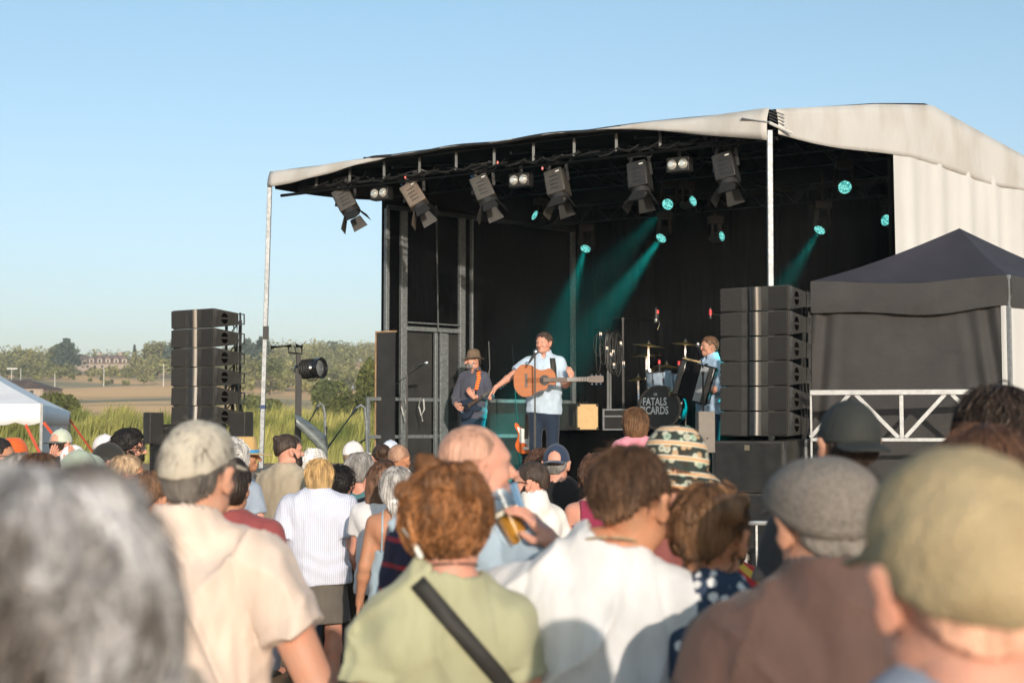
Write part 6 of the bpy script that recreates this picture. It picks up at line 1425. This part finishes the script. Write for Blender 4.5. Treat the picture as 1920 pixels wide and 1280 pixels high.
# bald man drinking
bm = person('man with shaved balding head drinking beer, light blue t-shirt, behind the ginger haired woman', 893, 796, 4.0, yaw=-40, hair=('buzz',), hc='stub', skin='pink', shirt=(.36, .45, .52), bw=1.12, sw=1.1, hy=-28, hp=4, arms=('down', ((.40, -.04, 1.22), (.26, -.03, 1.44))), hands=(None, dict(d=(-.40, -.46, .75), n=(-.67, -.29, -.6), c=(.55, .6, .6, .6), t=.6)), seed=6)
def drape_over(body, x0, x1, z0, z1, m, name, off=.018):
    sh = [o for o in bpy.data.objects if o.parent == body and o.name.startswith('shirt')][0]; rows = []
    for i in range(25):
        row = []
        for j in range(17):
            x = x0 + (x1 - x0) * j / 16; z = z0 + (z1 - z0) * i / 24; hit, loc, nn, _ = sh.ray_cast(Vector((x, -1, z)), Vector((0, 1, 0))); y = loc.y if hit else -.03; row.append((x + .01 * math.sin(z * 20), min(y, .05) - off - .008 * math.sin(x * 60 + z * 9), z))
        rows.append(row)
    o = MB().grid(rows).build(name, m, body, sharp=0); md = o.modifiers.new('t', 'SOLIDIFY'); md.thickness = .02; md.offset = 0; return o
lo_, hi_ = Person.lohi; f = Fd([lo_[0], lo_[1], .8], [hi_[0], hi_[1], hi_[2]], .010); Person.torso(f, .036)
sh0, el0, _w = Person.J[0]; f.add(cap(tuple(sh0), tuple(sh0 + (el0 - sh0) * .5), .086, .082), .03); f.disp(lambda X, Y, Z: .010 * pn(X, Y, Z, 22, 4, (1, 1, .6)) + .004 * pn(X, Y, Z, 60, 9)); f.cut(lambda X, Y, Z: np.maximum(X + .075 + .05 * np.sin(Z * 7) - .25 * (Z - 1.35), .82 - Z)); meshobj('draped_jumper', *f.mesh(), navyred, bm, sharp=0)
# beer cup in his hand
J = Person.J[1]; wr = Vector(J[2]); hd = Vector((-.45, .25, .9)).normalized(); cpos = bm.matrix_basis @ (wr + hd * .075 + Vector((-.045, .0, -.01)))
cpos = P(962, 984, cpos.y - .01); ax = Vector((-.42, .15, .9)).normalized(); x, y, _ = frame(ax); T = basis(x, y, ax, cpos)
e = empty('beer_cup', cpos, 0, 'clear plastic cup of beer tipped in the drinking man\'s hand', 'cup'); T = basis(x * 1.22, y * 1.22, ax * 1.22)
plast = mat('cup_plastic', (.85, .87, .86), .08, 0, .0, trans=1.0); beer = mat('beer', (.80, .36, .04), .1, 0, .06, 8, trans=.6, emit=None)
MB().lathe([(.030, -.075), (.0315, -.074), (.047, .078), (.0485, .078), (.0485, .081), (.046, .081), (.029, -.071), (.0001, -.071)], 32, T).build('cup', plast, e, sharp=50)
MB().lathe([(.0001, -.069), (.0285, -.069), (.041, .022), (.0001, .035)], 32, T).build('beer_liquid', beer, e); MB().lathe([(.0001, .037), (.0405, .025), (.042, .034), (.0001, .046)], 32, T).build('foam', mat('beer_foam', (.85, .78, .62), .9), e)
w1 = person('man with short brown hair and a white t-shirt, centre foreground', 1188, 836, 3.25, yaw=-6, hxo=.09, hair=('short',), hc='brown', skin='tan', shirt=(.62, .62, .62), bw=1.06, sw=1.06, hy=-28, hp=4, loose=1.15, sleeve=.50, strands=3500, seed=7, arms=(((-.31, .0, 1.14), (-.24, .16, 1.0)), ((.29, 0, 1.14), (.25, .16, 1.0))))
t = MB(); t.tube([(.035 + .066 * math.sin(a), -.034 - .074 * math.cos(a), (1.528 + .02 * math.cos(a)) * Person.k + .012) for a in np.linspace(0, 6.28, 60)], .003, 6); t.build('neck_chain', mat('gold_chain', (.55, .42, .25), .4, .5), w1)
person('bearded man in a patterned bucket hat, facing left, behind the man in white', 1268, 816, 4.9, yaw=55, hair=('medium',), hc='brown', skin='pink', hat='bucket', hatcol=printm, hatcol2=printm, shirt=(.25, .08, .07), beard=(.05, 'brown'), hy=25, seed=8, mouth=True)
person('woman with brown messy side bun and navy dress with white dots', 1330, 908, 3.25, yaw=-8, hair=('tied', 'sidebun'), hc='mbrown', skin='tan', fem=True, smat=dotm, sleeve=.45, hy=-16, strands=2500, curlies=(90, .9, .6), seed=9, bw=1.0)
fc = person('man in a grey tweed flat cap and brown polo shirt, hand raised to his face', 1542, 852, 2.72, yaw=4, hat='flatcap', hatcol=greycap, hair=('buzz',), hc='dgrey', skin='mid', shirt=(.105, .063, .052), style='collar', bw=1.12, sw=1.04, hy=8, arms=('down', ((.27, .06, 1.22), (.15, .10, 1.44))), hands=(None, dict(d=(-.5, .25, .8), n=(-.6, .2, -.2), c=(.5, .9, 1.2, 1.3))), seed=10, loose=1.25, shl=.05, strands=800, sleeve=.6)
t = MB(); c = P(1612, 1002, 2.75) - fc.location; t = MB().cyl((0, 0, 0), (.06, .03, -.02), .004, 8); o = t.build('cigarette', mat('cigarette_paper', (.8, .78, .72), .7)); o.location = P(1600, 995, 2.80); tag(o, 'white cigarette by the hand of the man in the grey flat cap', 'cigarette')
person('person in a large olive green cap, blurred at the right frame edge', 1800, 842, 1.42, yaw=6, hat='softcaplow', hatcol=olivecap, hair=('buzz',), hc='stub', skin='pink', shirt=(.22, .26, .33), style='tee', bw=1.1, hy=4, seed=11)
person('tall man in a black baseball cap worn backwards, before the gazebo', 1588, 746, 4.2, yaw=8, hat='capback', hatcol=M_('black_cap', (.026, .029, .026), .8, 0, .1, 9, .3, 120), hair=('short',), hc='dark', skin='mid', shirt=(.045, .042, .042), hp=8, hy=0, seed=12, bw=.98)
bc = Person
t = MB(); t.tube([(.085 * math.sin(a), -.02 - .075 * math.cos(a), 1.415 * Person.k + .035) for a in np.linspace(0, 6.28, 30)], .014, 8); t.build('collar', M_('red_collar', (.55, .03, .03), .8), [o for o in bpy.data.objects if o.get('label', '').startswith('tall man in a black')][0])
person('person with thick dark wavy hair, tallest head at the right frame edge', 1868, 728, 3.9, yaw=-5, hair=('fluffy',), hc='dark', skin='mid', shirt=(.08, .08, .1), curlies=(700, .6, .5), strands=1500, seed=13)
o = person('woman with brown hair and a pale earring, low behind the olive cap', 1850, 800, 3.1, yaw=-8, hair=('bob',), hc='auburn', skin='pink', fem=True, shirt=(.3, .2, .15), hy=-30, strands=1500, seed=14)
MB().lathe([(.0001, -.01), (.009, -.004), (.009, .006), (.0001, .01)], 12, Matrix.Translation(Person.HT @ Vector((.088, -.004, .058)))).build('earring', mat('pearl', (.8, .75, .65), .2), o)
# --- middle rows -------------------------------------------------------
person('child in a pink top with shoulder length brown hair, riding above the crowd', 1192, 764, 9.6, yaw=6, H=1.12, hair=('bob',), hc='mbrown', skin='fair', child=True, fem=True, shirt=(.75, .28, .34), sleeve=.5, hy=-14, sit=True, strands=300, seed=20, arms=('front', 'front'))
person('dark haired adult carrying the child in pink', 1180, 822, 9.9, yaw=0, hair=('medium',), hc='black', skin='tan', shirt=(.1, .1, .12), seed=21, curlies=(150, .8, .4))
person('man in a navy cap and black t-shirt near the stage front', 1043, 831, 9.4, yaw=-4, hat='capback', hatcol=(.028, .045, .085), hair=('short',), hc='grey', skin='pink', shirt=(.014, .013, .013), bw=1.22, sw=1.05, hy=-6, seed=22)
person('person with dark frizzy hair just left of the navy cap', 1014, 843, 9.9, yaw=-4, hair=('curly',), hc='auburn', skin='tan', shirt=(.05, .04, .05), curlies=(260, 1, .5), seed=23)
person('bearded man in glasses and white polo shirt looking left', 996, 864, 8.3, yaw=35, hair=('short',), hc='dark', skin='pink', shirt=(.76, .72, .66), style='collar', beard=(.0, 'dark'), glasses=True, hy=38, bw=1.02, seed=24, sleeve=.7)
person('woman with short curly dark hair and maroon sleeveless top', 1117, 851, 8.6, yaw=4, hair=('curly',), hc='auburn', skin='pink', fem=True, shirt=(.26, .03, .07), style='tank', sleeve=0, curlies=(260, 1, .5), seed=25, hy=20)
person('person in a red and yellow top, glimpsed right of the dotted dress', 1352, 935, 5.2, yaw=0, hair=('bob',), hc='brown', skin='mid', fem=True, smat=redyel, seed=27, H=1.55)
person('woman with short blond hair, striped blouse and grey skirt', 598, 860, 9.9, yaw=-4, hair=('bob',), hc='blond', skin='pink', fem=True, smat=blouse, style='loose', sleeve=.78, legs='skirt', skirtcol=(.135, .12, .10), loose=2.6, hy=6, strands=500, seed=28, bw=1.2, sw=1.08)
person('man with dark bun and long beard in a beige t-shirt', 540, 813, 10.6, yaw=-28, hair=('short', 'topbun'), hc='dark', skin='pink', shirt=(.40, .34, .25), beard=(.07, 'dark'), hy=-32, bw=1.12, sw=1.05, loose=1.8, seed=29, sleeve=.8, arms=('down', 'front'))
person('person with fluffy white hair between the beard and the blond hair', 588, 842, 12.2, yaw=-6, hair=('fluffy',), hc='white', skin='pink', shirt=(.6, .6, .6), strands=200, seed=30)
person('woman with black wavy hair, dark tank top, right of the striped blouse', 640, 873, 10.7, yaw=-6, hair=('medium',), hc='black', skin='pink', fem=True, shirt=(.045, .045, .03), style='tank', sleeve=0, pants=(.07, .06, .045), hy=-14, seed=31, curlies=(140, .8, .4))
g2 = person('woman with grey wavy hair and a grey scarf', 676, 849, 11.0, yaw=-10, hair=('fluffy', 'chignon'), hc='grey', skin='pink', fem=True, shirt=(.08, .22, .25), style='tank', sleeve=0, hy=-34, strands=250, seed=32)
f = Fd((-.16, -.16, 1.36), (.16, .14, 1.54), .009); f.add(cap((-.03, -.05, 1.425 * Person.k), (.03, -.05, 1.425 * Person.k), .075, .075, (1, 1, .5)), .02); f.disp(lambda X, Y, Z: .006 * pn(X, Y, Z, 60, 3)); meshobj('scarf', *f.mesh(), scarfm, g2, sharp=0)
wc = person('person in a white cap with a small pink mark', 662, 826, 13.6, yaw=-38, hat='cap', hatcol=(.72, .68, .66), hatcol2=(.72, .68, .66), hair=('short',), hc='sand', skin='tan', shirt=(.7, .7, .68), hy=-12, seed=33)
person('woman with a tight dark bun right of the grey haired woman', 716, 832, 12.4, yaw=12, hair=('tied', 'bun'), hc='brown', skin='pink', fem=True, shirt=(.55, .58, .65), seed=34)
person('person in a white and blue cap behind the dark bun', 732, 824, 13.8, yaw=-20, hat='cap', hatcol=(.6, .65, .75), hatcol2=(.1, .15, .3), hair=('short',), hc='dark', skin='mid', shirt=(.1, .1, .12), seed=35)
person('man with shaved reddish head and dark top', 748, 833, 11.2, yaw=-16, hair=('buzz',), hc='buzz', skin='tan', shirt=(.035, .04, .045), hy=-10, seed=36, bw=1.05)
person('woman with frizzy auburn hair, half hidden behind grey haired woman', 702, 868, 11.9, yaw=0, hair=('curly',), hc='ginger', skin='fair', fem=True, shirt=(.05, .06, .08), curlies=(120, 1, .5), seed=37)
person('person in a charcoal top carrying a dark backpack', 722, 862, 10.6, yaw=0, hair=('medium',), hc='brown', skin='pink', shirt=(.05, .055, .06), seed=38, bw=1.05, H=1.60)
person('woman with long brown hair and white t-shirt', 718, 868, 9.3, yaw=-14, hair=('long',), hc='auburn', skin='pink', fem=True, shirt=(.76, .73, .72), sleeve=.55, hy=-8, strands=300, seed=39, bw=1.05, pants=(.014, .014, .014), arms=('cross', 'down'))
pw = person('woman with tied grey hair, tanned back and thin white straps', 745, 876, 8.7, yaw=-4, hair=('fluffy', 'lowpony'), hc='grey', skin='tan', fem=True, shirt=(.36, .46, .52), style='straps', sleeve=0, strands=250, seed=40, hy=-6, pants=(.3, .4, .45), legs='skirt', skirtcol=(.36, .46, .52))
MB().lathe([(.0001, -.02), (.022, -.012), (.024, .0), (.022, .012), (.0001, .02)], 12, Matrix.Translation(Person.HT @ Vector((.01, -.118, .045)))).build('hair_tie', mat('white_hair_tie', (.8, .8, .78), .6), pw)
person('man in a maroon t-shirt behind the man in the beige cap', 432, 858, 6.6, yaw=-14, hair=('medium',), hc='dark', skin='tan', shirt=(.27, .065, .065), bw=1.12, sw=1.08, seed=41, arms=('down', 'front'), sleeve=.85)
person('person with curly white hair behind the beige cap', 436, 822, 9.8, yaw=-20, hair=('curly',), hc='white', skin='pink', shirt=(.3, .35, .42), curlies=(180, 1, .5), seed=42)
sh_ = person('man in a straw hat with a blue band, looking right', 456, 818, 10.2, yaw=-62, hat='straw', hatcol=(.50, .32, .13), hatcol2=(.05, .28, .55), hair=('short',), hc='sand', skin='tan', shirt=(.10, .14, .20), hy=-18, seed=43)
# left group
person('man with thick dark hair and sunglasses in a white t-shirt, clapping', 242, 804, 10.6, yaw=-62, hair=('fluffy',), hc='black', skin='pink', shirt=(.76, .73, .72), beard=(.0, 'dark'), glasses=True, hy=-18, curlies=(260, .8, .4), arms=('clap', 'clap'), hands=(dict(d=(.1, .5, .8), n=(1, 0, 0), c=(.1, .1, .15, .2)), dict(d=(-.1, .7, .5), n=(-1, 0, 0), c=(.1, .1, .15, .2))), seed=44)
person('woman with short ash hair and sunglasses below the man clapping', 238, 853, 8.6, yaw=-52, hair=('crop',), hc='sand', skin='tan', fem=True, shirt=(.05, .05, .055), glasses=True, hy=-20, strands=300, seed=45)
person('man in a black cap with grey beard and grey shirt', 202, 828, 9.1, yaw=-48, hat='cap', hatcol=(.03, .029, .026), hatcol2=(.03, .029, .026), hair=('buzz',), hc='grey', skin='pink', shirt=(.16, .15, .145), style='collar', beard=(.0, 'grey'), hy=-18, seed=46)
person('girl with brown tied hair and bare tanned back', 284, 884, 6.0, yaw=-6, hair=('tied', 'chignon'), hc='mbrown', skin='tan', fem=True, shirt=(.55, .33, .33), style='straps', sleeve=0, strands=500, hy=-22, seed=47)
person('person in a sage trucker cap with cream back panel', 147, 842, 8.2, yaw=-58, hat='cap', hatcol=(.36, .42, .34), hatcol2=(.34, .42, .33), hair=('short',), hc='brown', skin='pink', shirt=(.55, .52, .50), hy=-10, seed=48)
person('person in a faded mint cap right of the sage trucker cap', 168, 850, 8.9, yaw=-64, hat='cap', hatcol=(.40, .48, .40), hatcol2=(.38, .48, .40), hair=('short',), hc='auburn', skin='pink', shirt=(.35, .25, .22), hy=-6, seed=49)
person('person in a red and white cap with blue brim', 196, 813, 12.6, yaw=-70, hat='cap', hatcol=(.70, .66, .66), hatcol2=(.20, .42, .62), hair=('short',), hc='auburn', skin='pink', shirt=(.5, .04, .04), hy=-6, seed=50)
person('person with white hair between the two clapping figures', 138, 834, 12.0, yaw=-30, hair=('crop',), hc='white', skin='pink', shirt=(.5, .48, .46), seed=51)
person('man in a pale cap and black t-shirt, clapping with raised hands', 113, 803, 12.4, yaw=-20, hat='capback', hatcol=(.55, .60, .48), hatcol2=(.1, .1, .1), hair=('short',), hc='dark', skin='pink', shirt=(.04, .04, .042), bw=1.2, sw=1.08, seed=52)
person('person hidden in the crowd with both hands raised by the marquee', 74, 848, 10.2, yaw=-25, hair=('short',), hc='dark', skin='pink', shirt=(.12, .12, .13), arms=('up', 'up'), hands=(dict(d=(.1, .2, 1), n=(1, 0, 0), c=(.1, .15, .2, .25)), dict(d=(-.1, .2, 1), n=(-1, 0, 0), c=(.1, .15, .2, .25))), seed=53)
person('person with a brown bob, second head from the lower left edge', 76, 851, 7.2, yaw=-35, hair=('bob',), hc='brown', skin='pink', fem=True, shirt=(.12, .12, .13), strands=300, seed=54, hy=-12)
person('person with tousled dark grey hair and glasses at the left', 40, 850, 7.4, yaw=-50, hair=('crop',), hc='dgrey', skin='pink', shirt=(.25, .18, .16), glasses=True, hy=-14, strands=300, seed=55)
person('person in an orange bucket hat before the marquee', 24, 829, 9.9, yaw=-24, hat='bucket', hatcol=(.72, .13, .03), hatcol2=(.72, .13, .03), hair=('bob',), hc='brown', skin='pink', shirt=(.1, .1, .12), seed=56)
person('bearded man in sunglasses cut by the left frame edge', -6, 818, 9.0, yaw=-75, hair=('short',), hc='black', skin='tan', shirt=(.03, .03, .03), glasses=True, beard=(.02, 'black'), seed=57)
# off the frame to the right behind the front row, casting the head shadow
# --- the band ---------------------------------------------------------
def bandpos(**k): pass
person('singer in a light blue short sleeved shirt and jeans, pointing left past his guitar', 1020, 622, 16.1, yaw=172, z0=STZ, hair=('crop',), hc='dark', skin='pink', shirt=(.46, .57, .68), style='collar', sleeve=.8, pants=(.018, .030, .055), bw=1.02, sw=1.0, hy=-24, hp=-2, mouth=True, arms=(((-.24, .05, 1.16), (-.33, .22, 1.22)), ((.34, .10, 1.27), (.50, .26, 1.13))), hands=(dict(d=(.2, .4, .9), n=(.6, -.7, .2), c=(.8, .8, .8, .8)), dict(d=(.55, .15, -.75), n=(-.5, 0, -.6), c=(.2, .5, .7, .8))), seed=60, loose=1.5)
person('guitarist with grey beard, brown felt hat and dark shirt', 888, 654, 18.9, yaw=152, z0=STZ, hat='fedora', hatcol=M_('brown_felt', (.15, .105, .07), .9, 0, .2, 30, .4, 90), hatcol2=(.05, .035, .03), hair=('short',), hc='dark', skin='pink', beard=(.0, 'grey'), shirt=(.075, .080, .11), style='collar', sleeve=1.75, pants=(.022, .045, .085), hy=-42, arms=(((-.27, .02, 1.15), (-.12, .22, 1.13)), ((.28, .0, 1.12), (.12, .26, 1.02))), hands=(dict(d=(.3, .3, .6), n=(.4, -.8, .2), c=(.8, .8, .8, .8)), dict(d=(-.6, .4, -.3), n=(-.2, -.9, 0), c=(.8, .9, .9, .9))), seed=61)
Fs = Person
gt = [o for o in bpy.data.objects if o.name == 'person' or o.name.startswith('person')][-1]
def front_strap(body, pts, wd, m):
    sh = [o for o in bpy.data.objects if o.parent == body and o.name.startswith('shirt')][0]; rows = [[], []]; N = 16
    for i in range(N + 1):
        t = i / N * (len(pts) - 1); a = int(min(t, len(pts) - 2)); fr = t - a; x = pts[a][0] * (1 - fr) + pts[a + 1][0] * fr; z = pts[a][1] * (1 - fr) + pts[a + 1][1] * fr
        for k, s in enumerate((-1, 1)):
            hit, loc, nn, _ = sh.ray_cast(Vector((x + wd / 2 * s, 1, z)), Vector((0, -1, 0))); y = loc.y if hit else .1
            rows[k].append((x + wd / 2 * s, y + .008, z))
    o = MB().grid(rows).build('guitar_strap', m, body, sharp=0); md = o.modifiers.new('t', 'SOLIDIFY'); md.thickness = .004; md.offset = 0
persons = [o for o in bpy.data.objects if o.get('category') == 'person']
sg = [o for o in persons if o['label'].startswith('singer')][0]; gp = [o for o in persons if o['label'].startswith('guitarist')][0]
front_strap(sg, [(-.105, 1.47), (-.12, 1.36), (-.125, 1.22)], .062, strap_m)
front_strap(gp, [(-.09, 1.46), (-.13, 1.34), (-.10, 1.18)], .05, stripe_mat('red_orange_strap', (.70, .05, .03), (.80, .35, .05), 9, 'Z', .6, (.4, .6)))
ap = person('accordion player with brown hair and light blue shirt, facing left', 1330, 630, 17.1, yaw=112, z0=STZ, hair=('crop',), hc='brown', skin='mid', shirt=(.38, .52, .68), style='collar', sleeve=.85, pants=(.02, .055, .10), hy=-4, hp=2, bw=1.05, mouth=True, arms=(((-.27, .02, 1.14), (-.20, .30, 1.06)), ((.28, .05, 1.14), (.20, .32, 1.10))), hands=(dict(d=(.3, .8, .1), n=(.7, -.2, 0), c=(.5, .6, .6, .6)), None), seed=62, loose=1.5)
front_strap(ap, [(-.10, 1.45), (-.12, 1.28)], .05, strap_m)
for o in persons:
    if 'group' not in o and o.location.z < .5: o['group'] = CROWD
# ------------------------------------------------------------- the evening air
hb_ = MB().box((0, 375, 24.5), (1240, 890, 51)); hm2 = bpy.data.materials.new('air_haze'); hm2.use_nodes = True; nt = hm2.node_tree; nt.nodes.remove(nt.nodes['Principled BSDF'])
pv = nt.nodes.new('ShaderNodeVolumePrincipled'); pv.inputs['Density'].default_value = .00045; pv.inputs['Color'].default_value = (.84, .92, 1, 1); pv.inputs['Anisotropy'].default_value = .0
nt.links.new(pv.outputs[0], [q for q in nt.nodes if q.type == 'OUTPUT_MATERIAL'][0].inputs['Volume'])
o = hb_.build('haze', hm2, None, smooth=False); tag(o, 'thin evening haze over the fields and hills', 'haze', kind='stuff')
